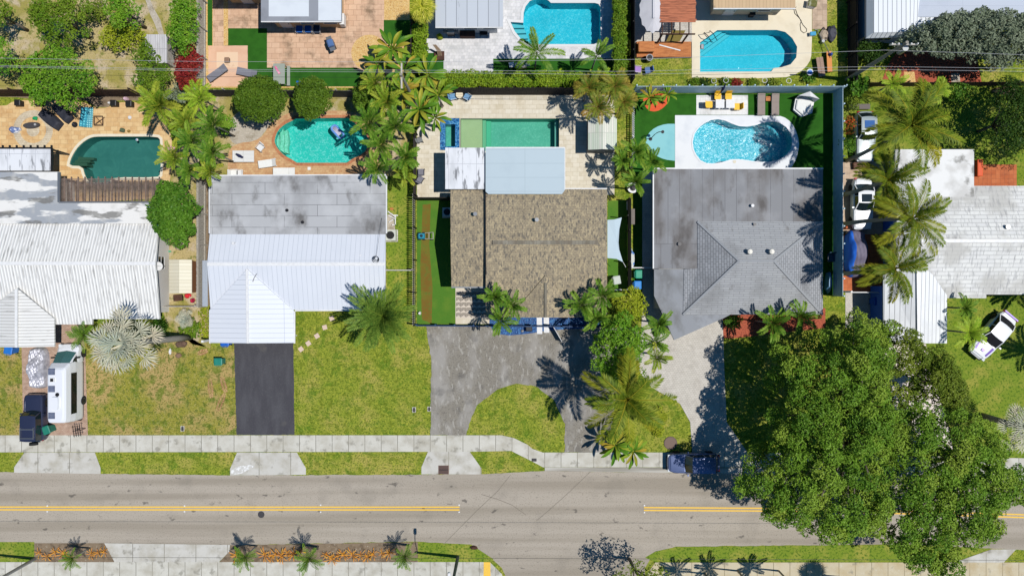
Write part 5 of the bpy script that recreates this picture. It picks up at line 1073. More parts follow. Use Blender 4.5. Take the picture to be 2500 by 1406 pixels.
PL = [
 # left cluster
 ('yellow tinged areca palm at the left top of the patio palm cluster', 392, 258, 4.0, 62, 'areca'), ('golden palm crown just below the dark brown fence in the left cluster', 455, 300, 4.2, 48, 'areca'),
 ('bright palm by the red shrub at the top right of the left cluster', 490, 240, 4.4, 50, 'lime'), ('dense palm crown at the right side of the left cluster', 522, 305, 4.4, 50, 'adon'),
 ('palm crown in the heart of the left cluster', 470, 345, 4.6, 46, 'adon'), ('palm crown hanging toward the dark teal pool', 428, 385, 4.4, 44, 'areca'),
 ('palm crown above the patchy flat roof corner in the left cluster', 520, 372, 4.6, 46, 'adon'), ('palm crown at the bottom right of the left cluster by the grey flat roof', 515, 420, 4.4, 38, 'areca'),
 ('lowest palm crown of the left cluster above the glossy tree', 465, 415, 4.2, 42, 'adon'), ('slim palm by the corner of the dark teal pool', 445, 325, 3.6, 34, 'areca'),
 # middle cluster
 ('palm with crown over the right end of the emerald pool', 902, 300, 4.6, 52, 'adon'), ('upper palm of the cluster right of the emerald pool', 945, 250, 4.6, 48, 'areca'),
 ('palm right of the emerald pool over the dry strip', 965, 310, 4.8, 50, 'adon'), ('palm in the middle of the cluster right of the emerald pool', 932, 355, 4.8, 46, 'adon'),
 ('palm over the left edge of the long pool patio', 990, 385, 4.6, 46, 'adon'), ('palm throwing blue shadow on the grey flat roof corner', 922, 412, 4.4, 44, 'adon'),
 ('palm crown left of the grey patio chairs', 990, 425, 3.8, 36, 'areca'), ('yellowish palm above the clipped tree in the middle cluster', 915, 205, 4.2, 40, 'areca'),
 ('foxtail palm whose crown overlaps the cyan pool', 1310, 130, 4.4, 66, 'fox'), ('smaller foxtail palm right of the larger one', 1456, 138, 3.8, 48, 'fox'),
 # rust cluster by the shed
 ('rusty palm crown at the top left of the shed cluster', 1437, 215, 4.2, 46, 'rust'), ('rusty palm crown at the top right of the shed cluster', 1500, 212, 4.4, 48, 'rust'),
 ('rusty palm crown drooping over the striped shed', 1460, 262, 4.2, 46, 'rust'), ('rusty palm crown by the orange mulch bed', 1522, 250, 4.0, 44, 'rust'),
 ('small green palm between hedge and fence in the shed cluster', 1470, 190, 3.4, 30, 'lime'),
 # cluster by grey roof
 ('upper palm left of the turquoise splash floor', 1552, 372, 4.0, 42, 'adon'), ('palm right of the others beside the splash floor', 1592, 395, 4.0, 38, 'adon'),
 ('palm left at the side path by the cream patio corner', 1520, 392, 4.0, 34, 'adon'), ('lowest palm over the white bowl in the side lawn', 1550, 445, 4.0, 38, 'adon'),
 # fronts
 ('upper left palm of the trio before the brown shingled porch', 1208, 725, 4.2, 40, 'adon'), ('right palm of the trio before the brown shingled porch', 1252, 745, 4.2, 38, 'adon'), ('lowest palm of the trio by the blue rock bed', 1222, 782, 4.0, 40, 'adon'),
 ('left palm right of the brown porch', 1418, 745, 4.4, 46, 'adon'), ('upper palm right of the brown porch', 1470, 722, 4.6, 44, 'adon'), ('lower palm right of the brown porch', 1458, 778, 4.4, 42, 'adon'),
 ('upper slim palm beside the grey carport corner', 1608, 790, 3.8, 40, 'adon'), ('middle slim palm at the left of the paver driveway', 1598, 835, 3.8, 38, 'adon'), ('lower slim palm at the left of the paver driveway', 1602, 872, 3.8, 38, 'areca'),
 ('left palm in the red mulch before the grey hip roof', 1885, 788, 4.2, 48, 'adon'), ('right palm in the red mulch before the grey hip roof', 1952, 772, 4.2, 44, 'adon'),
 # right garden
 ('bright palm by the long boundary fence above the tall coconut palm', 2280, 222, 3.6, 40, 'lime'), ('bushy palm by the utility pole and the mulch', 2178, 205, 3.0, 38, 'lime'),
 ('yellow green palm beside the white and purple car', 2366, 812, 4.0, 48, 'lime'), ('green palm below the white tiled roof edge at the right', 2352, 752, 3.4, 34, 'adon'),
 ('potted style fern palm at the nose of the white van', 206, 818, 2.4, 36, 'fern'),
 ('leftmost small palm in the planter bed south of the road', 600, 1358, 2.6, 34, 'pyg'), ('middle small palm in the planter bed south of the road', 755, 1362, 2.8, 38, 'pyg'), ('rightmost small palm in the planter bed south of the road', 988, 1356, 2.6, 34, 'pyg'), ('small palm among yellow plants at the lower left corner', 178, 1362, 2.4, 28, 'pyg'),
]
for l, x, y, h, r, k in PL: palm(l, x, y, h, r, k)
palm('feathery date palm casting its shadow on the white metal roof', 935, 772, 4.6, 96, 'phx')
palm('coconut palm in front of the horseshoe driveway by the pavement', 1530, 975, 7.6, 118, 'coco')
palm('tallest coconut palm over the old silver car in the right garden', 2222, 305, 10, 122, 'coco', base=(2067, 393))
palm('coconut palm leaning over the white car with sunroof', 2168, 440, 8.0, 92, 'coco', base=(2060, 476))
palm('coconut palm over the white tiled roof ridge', 2226, 534, 10, 100, 'coco', base=(2060, 547))
palm('coconut palm with a yellowing frond over the covered car', 2184, 656, 8.6, 92, 'coco', base=(2057, 668))
palm('large silver fan palm in front of the white tiled roof', 305, 838, 8.6, 94, 'bis', base=(466, 822), tr=.25)
palm('silver fan palm cut by the right edge of the photo', 2490, 1040, 4.5, 66, 'bis')
palm('small silver fan palm seedling between the two white roofed houses', 452, 778, 1.5, 26, 'bis', tr=.08)
palm('yellow fan palm at the top beside the pale grey sheet roof', 1030, 18, 4.4, 42, 'fan')
for l, x, y, h, r in [('upper left broad leaved plant right of the gravel circle', 960, 125, 3.2, 52), ('broad leaved plant under the power lines right of the gravel circle', 985, 175, 3.4, 52), ('broad leaved plant over the end of the turf strip', 925, 160, 2.8, 40), ('broad leaved plant at the left end of the long hedge', 1045, 185, 3.4, 46), ('orange tinted broad leaved plant above the small cafe table', 1070, 235, 3.4, 44), ('broad leaved plant over the left fence of the cream patio', 1025, 270, 3.6, 52), ('broad leaved plant in the middle of the dense clump', 985, 228, 3.6, 50), ('broad leaved plant drooping onto the cream patio', 1062, 290, 3.0, 36),
                         ('broad leaved plant at the foot of the front coconut palm', 1502, 1085, 2.2, 44), ('second broad leaved plant nearer the pavement by the front coconut palm', 1545, 1100, 2.2, 38), ('broad leaved plant in the orange mulch bed', 1585, 240, 1.6, 32), ('small broad leaved plant at the right of the orange mulch bed', 1628, 232, 1.4, 24)]:
    palm(l, x, y, h, r, 'broad', group=None)
# palms standing below the frame whose shadows reach the pavement
for sx, sy, l, k in [(1655, 1392, 'palm below the bottom edge nearest the side street', 'adon'), (1735, 1385, 'palm below the bottom edge second from the side street', 'adon'), (1835, 1385, 'feathery palm below the bottom edge among the fan palms', 'adon'), (1985, 1400, 'fan palm below the bottom edge farthest from the side street', 'fan')]:
    h = 5.5; X, Y = P(sx, sy); X += .45 * h; Y -= .05 * h; k_ = S * H / (H - h); palm(l, 1250 + X * k_, 703 - Y * k_, h, 46, k)
# off-frame trees at the right whose shade falls on the right garden
for l, x, y, h in [('tall palm beyond the right edge beside the purple striped car', 2700, 720, 6), ('palm beyond the right edge above the silver fan palm', 2720, 880, 6)]: palm(l, x, y, h, 80, 'adon')
# ---- orange foliage plants in the planter strip
V, F, fr = broad_mesh(10, .8, .035, 5, 1.0, 1.2); OM = mkmesh('orange_plant', V, F, LM['orange'], fr=fr)
rg = random.Random(4); ORD = ['first', 'second', 'third', 'fourth', 'fifth', 'sixth', 'seventh', 'eighth', 'ninth', 'tenth', 'eleventh', 'twelfth', 'thirteenth', 'fourteenth', 'fifteenth', 'sixteenth', 'seventeenth', 'eighteenth']
XP = [(100, 1347), (118, 1356), (138, 1346), (160, 1350), (225, 1350), (243, 1346), (258, 1344), (580, 1352), (648, 1352), (662, 1358), (676, 1350), (690, 1354), (704, 1348), (718, 1350), (735, 1344), (798, 1352), (812, 1362), (826, 1354), (840, 1352), (862, 1352), (882, 1352), (898, 1356), (912, 1350), (934, 1350), (952, 1348)]
for i, (x, y) in enumerate(XP):
    l = ('%s orange strap leaved plant from the left in the short planter bed' % ORD[i]) if i < 7 else ('%s orange strap leaved plant from the left in the long planter bed' % ORD[i - 7])
    t = thing('ornamental_plant', l, 'plant', (*P(x, y), 0), rg.uniform(0, 6), 'orange and yellow plants in the planter strip')
    put('foliage', OM, t, (0, 0, .05), 0, rg.uniform(.6, 1.0)); b = MB(); b.cyl(0, 0, 0, .2, .05, .03, 6); b.build('stem', W['bark'], t)
# low spiky seedlings: dead fronds on the lawn
DF = leafmat('dead_frond', [g_(170, 130, 90), g_(200, 164, 120), g_(140, 100, 66)], trans=0)
for i, (x, y, L, a, l) in enumerate([(512, 938, 1.9, -1.5, 'dark dead palm frond lying on the olive lawn'), (540, 935, 1.6, -1.3, 'pale dead palm frond right of the dark one on the olive lawn'), (528, 990, 2.0, 1.2, 'broken dead frond nearest the pavement on the olive lawn'), (480, 845, 1.0, .4, 'short dead frond by the stump')]):
    rg2 = np.random.default_rng(i); q, pts = frond(L, a, .05, .1, 30, .4, .05, rg2, vee=0, curl=0); V = q.reshape(-1, 3); V[:, 2] = np.abs(V[:, 2]) * .3 + .04
    o = put('dead_frond', mkmesh('dead_frond', V, np.arange(len(V)).reshape(-1, 4), DF), None, (*P(x, y + (-20 if a < 0 else 20)), 0)); tag(o, l, 'palm frond')
# ================================================================ VEHICLES
def paint(name, r, g, b, metal=.2): 
    m = M(name, c_(r, g, b), rough=.3, spec=.5, metal=metal); m.node_tree.nodes['Principled BSDF'].inputs['Coat Weight'].default_value = .5; return m
def wheel(t, x, y, r, w_=.22):
    b = MB(); n = 18
    V = []
    for k, yy in enumerate((-w_ / 2, w_ / 2)):
        V += [(r * math.cos(2 * math.pi * i / n), yy, r * math.sin(2 * math.pi * i / n)) for i in range(n)]
    b.add(V, [(i, (i + 1) % n, n + (i + 1) % n, n + i) for i in range(n)] + [tuple(range(n)), tuple(range(2 * n - 1, n - 1, -1))])
    wo = b.build('wheel', W['rubber'], t); wo.location = (x, y, r)
    b = MB(); V = []; rr = r * .62; s_ = 1 if y > 0 else -1
    V = [(rr * math.cos(2 * math.pi * i / n), s_ * (w_ / 2 + .004), rr * math.sin(2 * math.pi * i / n)) for i in range(n)] + [(0, s_ * (w_ / 2 - .04), 0)]
    b.add(V, [(i, (i + 1) % n, n) for i in range(n)]); b.build('rim', W['metal'], wo); return wo
def car(name, label, cat, px, py, rot, L, Wd, Hh, pm, gx=(-.30, .18), rx=(-.20, .06), belt=.92, hood=.16, tail=.06, glass=None, roofm=None, wr=.33, sun=None, grp=None, e=5.0, rw=.80, stripe_=None):
    """front towards +x; gx: glasshouse ends at the belt, rx: roof ends (fractions of the length)"""
    t = thing(name, label, cat, (*P(px, py), 0), rot, grp); a = L / 2; hw = Wd / 2; G = glass or W['glass']
    def dz(x):
        d = 0
        if x > gx[1] * L: d -= hood * ((x - gx[1] * L) / (a - gx[1] * L)) ** 1.6
        if x < gx[0] * L: d -= tail * ((gx[0] * L - x) / (a + gx[0] * L)) ** 2
        return d
    N = 40
    b = MB(); b.loft([sell(-a + .08, a - .08, hw - .05, .22, N, e), sell(-a + .01, a - .01, hw - .01, .38, N, e), sell(-a, a, hw, .58, N, e), sell(-a + .03, a - .03, hw - .02, belt - .12, N, e, dz), sell(-a + .1, a - .1, hw - .07, belt - .03, N, e, dz), sell(-a + .25, a - .25, hw - .2, belt, N, e, dz)])
    b.build('body', pm, t, smooth=False)
    # crowned hood and boot lid panels
    for nm, x0, x1 in (('hood', gx[1] * L + .12, a - .28), ('boot_lid', -a + .2, gx[0] * L - .05)):
        if x1 - x0 < .15: continue
        b = MB(); nx, ny = 6, 6; V = []; 
        for i in range(nx + 1):
            for j in range(ny + 1):
                x = x0 + (x1 - x0) * i / nx; y = (hw - .22) * (2 * j / ny - 1) * (1 - .12 * max(0, (abs(x) / a) ** 3)); V.append((x, y, belt + dz(x) + .012 + .045 * (1 - (2 * j / ny - 1) ** 2)))
        b.add(V, [(i * (ny + 1) + j, (i + 1) * (ny + 1) + j, (i + 1) * (ny + 1) + j + 1, i * (ny + 1) + j + 1) for i in range(nx) for j in range(ny)])
        b.build(nm, pm, t, smooth=True)
    # glasshouse
    g0, g1, r0, r1 = gx[0] * L, gx[1] * L, rx[0] * L, rx[1] * L; gw, rwid = hw - .09, hw * rw
    B_ = [(g0, -gw, belt), (g1, -gw * .93, belt), (g1 + .12, 0, belt + .005), (g1, gw * .93, belt), (g0, gw, belt), (g0 - .08, 0, belt + .005)]
    T_ = [(r0, -rwid, Hh - .05), (r1, -rwid * .94, Hh - .05), (r1 + .08, 0, Hh - .04), (r1, rwid * .94, Hh - .05), (r0, rwid * .96, Hh - .05), (r0 - .05, 0, Hh - .04)]
    for nm, ids in (('windshield', (1, 2, 3)), ('rear_window', (4, 5, 0)), ('side_window', (0, 1)), ('side_window', (3, 4))):
        b = MB(); V = [B_[i] for i in ids] + [T_[i] for i in ids]; n = len(ids)
        b.add(V, [(i, i + 1, n + i + 1, n + i) for i in range(n - 1)]); b.build(nm, G, t)
    for i in (0, 1, 3, 4): b = MB(); b.bar(B_[i], (T_[i][0], T_[i][1], T_[i][2]), .07, .05); b.build('pillar', pm, t)
    for s_ in (-1, 1): xm = (g0 + g1) / 2 - .1; b = MB(); b.bar((xm, s_ * gw, belt), ((r0 + r1) / 2 - .1, s_ * rwid * .97, Hh - .05), .07, .03); b.build('pillar', pm, t)
    nx, ny = 8, 8; b = MB(); V = []
    for i in range(nx + 1):
        for j in range(ny + 1):
            u, v = 2 * i / nx - 1, 2 * j / ny - 1; x = (r0 + r1) / 2 + (r1 - r0) / 2 * u * 1.02 + .07 * (1 - v * v) * u; y = rwid * v * (.99 - .03 * u * u)
            V.append((x, y, Hh - .045 + .05 * (1 - u ** 4) * (1 - v ** 4)))
    b.add(V, [(i * (ny + 1) + j, (i + 1) * (ny + 1) + j, (i + 1) * (ny + 1) + j + 1, i * (ny + 1) + j + 1) for i in range(nx) for j in range(ny)])
    rf = b.build('roof', roofm or pm, t, smooth=True)
    if sun:
        b = MB(); b.box(sun[0] * L - .35, -rwid * .62, Hh + .0, sun[0] * L + .35, rwid * .62, Hh + .018); b.build('sunroof', sun[1] if len(sun) > 1 else G, rf)
    for sx in (-1, 1):
        for sy in (-1, 1): wheel(t, sx * L * .31, sy * (hw - .1), wr)
        b = MB(); b.box(g1 - .25, sx * (hw + .0), belt - .02, g1 - .12, sx * (hw + .18), belt + .12); b.build('mirror', pm, t)
        b = MB(); b.box(a - .26, sx * (hw - .42), .62, a - .05, sx * (hw - .16), .76); b.build('headlight', M('headlight_glass', c_(225, 230, 235), rough=.1), t)
        b = MB(); b.box(-a + .02, sx * (hw - .4), .7, -a + .16, sx * (hw - .14), .84); b.build('taillight', M('tail_light_red', c_(170, 30, 30), rough=.2), t)
    b = MB(); b.bar((a - .02, -hw + .35, .42), (a - .02, hw - .35, .42), .1, .16); b.build('bumper', W['black'], t)
    return t
blue = paint('midnight_blue_paint', 104, 118, 158, .35)
car('parked_car', 'dark blue estate car half on the pavement below the paver driveway', 'car', 1688, 1125, R(180), 4.75, 1.85, 1.68, blue, (-.44, .16), (-.36, .05), .98, .12, .03, wr=.36, rw=.8, sun=None)
bk = paint('navy_black_paint', 56, 62, 88, .3)
j = car('parked_suv', 'boxy navy off-road vehicle with roof rack beside the white van', 'car', 100, 1015, R(90), 4.25, 1.8, 1.8, bk, (-.46, .14), (-.45, .06), 1.1, .04, .0, wr=.4, e=9, rw=.8, roofm=bk)
b = MB()
for x in (-1.7, -.9): b.box(x, -.62, 1.84, x + .07, .62, 1.9)
for y in (-.62, .58): b.box(-1.75, y, 1.845, -.7, y + .05, 1.895)
b.build('roof_rack', W['metal'], j)
b = MB(); n = 16; b.add([(-2.22 + d, .36 * math.cos(2 * math.pi * i / n), .95 + .36 * math.sin(2 * math.pi * i / n)) for d in (0, -.22) for i in range(n)], [(i, (i + 1) % n, n + (i + 1) % n, n + i) for i in range(n)] + [tuple(range(n)), tuple(range(2 * n - 1, n - 1, -1))]); b.build('spare_wheel', W['rubber'], j)
wp = paint('white_car_paint', 240, 242, 246, 0)
car('parked_car', 'white saloon with a bright sunroof in the tiled side yard under the palms', 'car', 2096, 500, R(-90), 4.7, 1.85, 1.5, wp, (-.36, .12), (-.22, -.01), .95, .16, .05, sun=(-.09,))
ow = paint('faded_silver_paint', 170, 180, 182, .2)
car('parked_car', 'old faded silver car with blue sunroof partly under the tallest coconut palm', 'car', 2102, 338, R(-90), 4.6, 1.8, 1.55, ow, (-.44, .06), (-.34, -.02), 1.0, .08, .02, sun=(-.2, M('blue_sunroof', c_(70, 110, 170), rough=.1)))
sp = car('sports_car', 'white sports car with purple hood stripes on the grass at the right', 'car', 2412, 818, R(-130), 4.85, 1.92, 1.38, wp, (-.38, .16), (-.24, .02), .88, .2, .05, wr=.35, glass=W['black'])
PU = paint('purple_paint', 120, 80, 190, .1)
for s_ in (-1, 1):
    b = MB(); b.add([(1.0, s_ * .55, .93), (1.9, s_ * .5, .83), (1.95, s_ * .66, .80), (1.0, s_ * .76, .91)], [(0, 1, 2, 3), (3, 2, 1, 0)]); b.build('purple_hood_stripe', PU, sp)
b = MB(); b.box(1.55, -.14, .9, 1.78, .14, .935); b.build('hood_scoop', PU, sp)
b = MB(); b.box(-2.42, -.75, .78, -2.3, .75, .93); b.build('purple_tail_band', PU, sp)
# ---------- white camper van
v = thing('camper_van', 'long white camper van with roof solar panels on the pink paver drive', 'van', (*P(184, 929), 0), R(90))
vw = paint('van_white', 238, 240, 246, 0)
a, hw = 3.45, .98; N = 40
b = MB(); b.loft([sell(-a, 1.9, hw - .04, .35, N, 14), sell(-a, 2.0, hw, .6, N, 14), sell(-a, 2.0, hw, 1.5, N, 14), sell(-a + .03, 1.85, hw - .07, 2.1, N, 12), sell(-a + .07, 1.5, hw - .16, 2.55, N, 10), sell(-a + .12, 1.35, hw - .26, 2.68, N, 9), sell(-a + .3, 1.2, hw - .4, 2.72, N, 8)]); b.build('body', vw, v)
b = MB()
def nose(x0, x1, w_, z): return [(x, y, z) for x, y in ((x0, -w_), (x1 - .35, -w_), (x1 - .1, -w_ * .82), (x1, -w_ * .4), (x1, w_ * .4), (x1 - .1, w_ * .82), (x1 - .35, w_), (x0, w_))]
b.loft([nose(1.8, 3.35, hw - .03, .35), nose(1.8, 3.47, hw, .6), nose(1.8, 3.4, hw - .02, .95), nose(1.8, 3.05, hw - .06, 1.12), nose(1.8, 2.6, hw - .1, 1.25)]); b.build('hood', vw, v, smooth=False)
b = MB(); b.add([(2.72, -.86, 1.22), (2.86, 0, 1.22), (2.72, .86, 1.22), (1.62, -.72, 2.2), (1.7, 0, 2.24), (1.62, .72, 2.2)], [(0, 1, 4, 3), (1, 2, 5, 4)]); b.build('windshield', M('green_tinted_glass', c_(70, 112, 112), rough=.1, spec=.7), v)
b = MB(); b.add([(2.72, -.86, 1.2), (1.62, -.72, 2.2), (1.3, -.84, 2.2), (1.3, -.96, 1.2), (2.72, .86, 1.2), (1.62, .72, 2.2), (1.3, .84, 2.2), (1.3, .96, 1.2), (1.62, .72, 2.22), (1.62, -.72, 2.22)], [(0, 3, 2, 1), (4, 5, 6, 7), (1, 2, 6, 5)]); b.build('cab_side', vw, v)
for s_ in (-1, 1):
    b = MB(); b.add([(2.45, s_ * .915, 1.25), (1.75, s_ * .775, 2.03), (1.4, s_ * .855, 2.03), (1.4, s_ * .965, 1.25)], [(0, 1, 2, 3), (3, 2, 1, 0)]); b.build('side_window', W['glass'], v)
    b = MB(); b.add([(.95, s_ * .995, 1.35), (.95, s_ * .925, 2.05), (-2.7, s_ * .925, 2.05), (-2.7, s_ * .995, 1.35)], [(0, 1, 2, 3), (3, 2, 1, 0)]); b.build('side_window', W['glass'], v)
    b = MB(); b.box(2.2, s_ * 1.0, 1.25, 2.32, s_ * 1.22, 1.55); b.build('mirror', W['black'], v)
    b = MB(); b.box(3.15, s_ * .62, .85, 3.42, s_ * .86, 1.02); b.build('headlight', M('van_headlight', c_(225, 230, 235), rough=.1), v)
    for x in (2.55, -1.75): wheel(v, x, s_ * .9, .37, .26)
for x in (1.15, -.35, -2.7):
    b = MB(); b.box(x - .28, .05, 2.74, x + .28, .62, 2.78); b.build('solar_panel', M('solar_cells', c_(60, 70, 105), rough=.2, spec=.6, brick=(c_(50, 58, 92), c_(170, 176, 190), .11, .11, .012, 0, 0)), v)
b = MB(); b.box(.25, .08, 2.72, .62, .45, 2.84); b.build('roof_vent', W['white'], v); b = MB(); b.box(.3, .13, 2.845, .57, .4, 2.86); b.build('roof_vent_lid', W['black'], v)
b = MB(); b.loft([sell(-2.2, -1.0, .34, 2.72, 20, 5), sell(-2.15, -1.05, .3, 2.92, 20, 5)]); b.build('air_conditioner', vw, v)
b = MB(); b.cyl(-.85, -.15, 2.72, 2.85, .17, .12, 16); b.build('antenna_dome', W['black'], v)
b = MB(); b.box(-3.55, -.85, .4, -3.45, .85, .6); b.build('bumper', W['black'], v)
br = thing('bicycle_rack', 'black metal bicycle rack behind the white camper van', 'bicycle rack', (*P(203, 1046), 0), R(8))
b = MB()
for x in (-.3, -.1, .1, .3): b.tube([(x, -.55, .9), (x, .55, .9)], .02); b.tube([(x + .05, -.5, 1.05), (x + .05, .5, 1.05)], .015)
for y in (-.4, 0, .4): b.tube([(-.4, y, .92), (.45, y, .98)], .02)
b.build('frame', W['black'], br)
b = MB(); b.tube([(-.3, 0, 0), (-.3, 0, .92)], .03); b.tube([(.25, 0, 0), (.25, 0, .95)], .03); b.build('upright', W['black'], br)
# ---------- covered vehicles
def cover(name, label, cat, px, py, rot, L, Wd, Hh, mat, seed=1, prof=None, bands=None, amp=.05):
    t = thing(name, label, cat, (*P(px, py), 0), rot); nx, ny = 44, 26; rg = np.random.default_rng(seed); V = []; ph = rg.uniform(0, 6, 8)
    prof = prof or (lambda u: 1)
    for i in range(nx + 1):
        for j in range(ny + 1):
            u, v_ = 2 * i / nx - 1, 2 * j / ny - 1; wv = (1 - .25 * abs(u) ** 4)
            x = L / 2 * u * (1 - .1 * abs(v_) ** 3); y = Wd / 2 * v_ * wv; e = max(abs(u) ** 6, abs(v_) ** 4)
            z = Hh * prof(u) * (1 - e) ** .5 if e < 1 else 0
            z += amp * (math.sin(9 * u + 5 * v_ + ph[0]) + math.sin(17 * v_ - 7 * u + ph[1]) + math.sin(23 * u + 11 * v_ + ph[2]) * .6) * (1 - e * .7); V.append((x, y, max(.02, z)))
    F = [(i * (ny + 1) + j, (i + 1) * (ny + 1) + j, (i + 1) * (ny + 1) + j + 1, i * (ny + 1) + j + 1) for i in range(nx) for j in range(ny)]
    if bands: 
        mi = [1 if ((k % ny) < bands) else 0 for k in range(len(F))]; put('cover', mkmesh('cover', V, F, mat, True, mi=mi), t)
    else: put('cover', mkmesh('cover', V, F, mat, True), t)
    for sx in (-1, 1):
        for sy in (-1, 1): wheel(t, sx * L * .31, sy * (Wd / 2 - .32), .28, .16)
    return t
cover('covered_car', 'car under a grey and bright blue fabric cover on the terracotta path', 'car', 2084, 620, R(-90), 4.4, 1.85, 1.45, [M('grey_cover_fabric', c_(120, 114, 134), [('noise', c_(100, 94, 112), 2, .5, .7, .6)], rough=.7), M('blue_cover_fabric', c_(40, 110, 220), rough=.6)], 3, lambda u: .62 + .38 * math.exp(-((u + .1) / .42) ** 4), 7, .02)
SV = M('silver_tarp', c_(205, 205, 214), [('noise', c_(160, 160, 172), 2.5, .45, .6, .7)], rough=.42, spec=.5, metal=.25)
cover('covered_vehicle', 'small vehicle under a crumpled shiny silver tarp beside the white van', 'covered vehicle', 99, 897, R(90), 3.8, 1.75, 1.15, SV, 5, lambda u: .8 + .2 * math.cos(5 * u), None, .075)
def slab_cover(label, px, py, rot, L, Wd, seed):
    t = thing('covered_lounger', label, 'lounger', (*P(px, py), 0), rot, 'loungers under black covers'); nx, ny = 20, 10; V = []
    for i in range(nx + 1):
        for j in range(ny + 1):
            u, v_ = i / nx, 2 * j / ny - 1; e = max(abs(2 * u - 1) ** 10, abs(v_) ** 6); z = (.42 + .38 * max(0, u - .55) * 1.6) * (1 - e) ** .5 + .02 * math.sin(14 * u + 5 * v_ + seed)
            V.append((L * (u - .5), Wd / 2 * v_ * (.85 + .25 * math.sin(math.pi * u)), max(.02, z)))
    put('cover', mkmesh('cover', V, [(i * (ny + 1) + j, (i + 1) * (ny + 1) + j, (i + 1) * (ny + 1) + j + 1, i * (ny + 1) + j + 1) for i in range(nx) for j in range(ny)], M('black_cover_fabric', c_(54, 56, 66), [('noise', c_(42, 44, 52), 3, .5, .7, .6)], rough=.7), True), t)
    b = MB()
    for x in (-L * .42, L * .42):
        for y in (-.25, .25): b.cyl(x, y, 0, .22, .03)
    b.build('leg', W['dkmetal'], t)
slab_cover('front covered lounger on the golden patio nearest the paver ring', 126, 293, R(-38), 2.35, 1.0, 1)
slab_cover('rear covered lounger partly under the bright green tree', 156, 277, R(-46), 2.1, .95, 2)

# ================================================================ YARD OBJECTS
def bin_(label, px, py, rot, col, lid=None, grp='wheeled bins'):
    m = M('bin_' + '_'.join(map(str, col)), c_(*col), [('noise', c_(*[max(0, k - 18) for k in col]), 5, .5, .7, .5)], rough=.5)
    t = thing('wheeled_bin', label, 'bin', (*P(px, py), 0), rot, grp); b = MB(); b.loft([rrz(.24, .28, .06), rrz(.3, .35, 1.0)]); b.build('body', m, t)
    b = MB(); b.loft([rrz(.33, .38, 1.005), rrz(.33, .38, 1.05), rrz(.25, .3, 1.09)]); b.build('lid', m if lid is None else M('lid_' + '_'.join(map(str, lid)), c_(*lid), rough=.5), t)
    for s_ in (-1, 1): wheel(t, -.24, s_ * .24, .1, .05)
    b = MB(); b.tube([(-.36, -.25, .98), (-.42, -.25, 1.0), (-.42, .25, 1.0), (-.36, .25, .98)], .02); b.build('handle', m, t)
def rrz(a, b, z): return [(x, y, z) for x, y in rrect(-a, -b, a, b, .08, 3)]
bin_('blue bin on the lawn at the porch corner of the white tiled house', 40, 853, R(80), (40, 120, 210))
bin_('green bin leaning behind the navy off-road vehicle', 131, 1044, R(20), (40, 130, 110))
bin_('teal bin alone on the lawn left of the black driveway', 544, 880, R(90), (40, 135, 120))
bin_('blue bin half under the white carport roof', 560, 834, R(90), (30, 100, 200))
bin_('green bin in the alley left of the grey carport', 1555, 670, R(0), (50, 160, 130))
bin_('blue bin in the alley by the yellow green tree', 1552, 696, R(0), (50, 140, 220))
bin_('pale grey bin inside the black slat fence', 1502, 684, R(10), (200, 208, 200))
bin_('blue bin in the shade beside the blue wall', 2128, 735, R(0), (30, 90, 190))
def lounger(label, px, py, rot, L, Wd, mat, frame, back=.35, h=.34, grp='sun loungers', tilt=.5):
    t = thing('sun_lounger', label, 'sun lounger', (*P(px, py), 0), rot, grp); hb = L * back; x0 = L / 2 - hb
    b = MB(); b.box(-L / 2, -Wd / 2, h, x0 - .01, Wd / 2, h + .07); b.build('seat', mat, t)
    b = MB(); dx, dzz = hb * math.cos(tilt), hb * math.sin(tilt); w2 = Wd / 2
    b.add([(x0, -w2, h), (x0 + dx, -w2, h + dzz), (x0 + dx, w2, h + dzz), (x0, w2, h), (x0, -w2, h + .07), (x0 + dx, -w2, h + dzz + .07), (x0 + dx, w2, h + dzz + .07), (x0, w2, h + .07)], [(0, 3, 2, 1), (4, 5, 6, 7), (0, 1, 5, 4), (1, 2, 6, 5), (2, 3, 7, 6), (3, 0, 4, 7)]); b.build('backrest', mat, t)
    b = MB(); b.box(-L / 2, -w2, h - .06, L / 2 - .05, -w2 + .05, h - .003); b.box(-L / 2, w2 - .05, h - .06, L / 2 - .05, w2, h - .003); b.build('frame', frame, t)
    for x in (-L * .42, L * .36):
        for y in (-w2 + .04, w2 - .04): b = MB(); b.box(x - .025, y - .025, 0, x + .025, y + .025, h - .062); b.build('leg', frame, t)
    return t
cw = M('white_cushion', c_(240, 240, 236), [('noise', c_(222, 222, 216), 2, .5, .7, .5)], rough=.8)
TP = M('taupe_sling', c_(156, 142, 134), [('noise', c_(140, 126, 118), 3, .5, .7, .4)], rough=.8); SG = M('slate_sling', c_(128, 128, 138), rough=.8)
lounger('white slatted double lounger with a dark towel on the brick patio', 598, 384, R(180), 1.95, 1.05, M('white_slats', c_(242, 242, 240), rough=.5, brick=(c_(238, 238, 236), c_(190, 190, 190), 40, .12, .02, 0, 0)), W['white'], .1, tilt=.02)
tw = thing('towel', 'crumpled dark navy towel on the white double lounger', 'towel', (*P(585, 381, .45), .42), R(-25))
b = MB(); b.loft([[(x, y, 0) for x, y in ((-.45, -.05), (-.1, -.16), (.3, -.12), (.4, .05), (0, .14), (-.4, .1))], [(x * .85, y * .8, .06 + .03 * (i % 2)) for i, (x, y) in enumerate(((-.45, -.05), (-.1, -.16), (.3, -.12), (.4, .05), (0, .14), (-.4, .1)))]]); b.build('cloth', M('navy_towel', c_(34, 40, 76), rough=.9), tw)
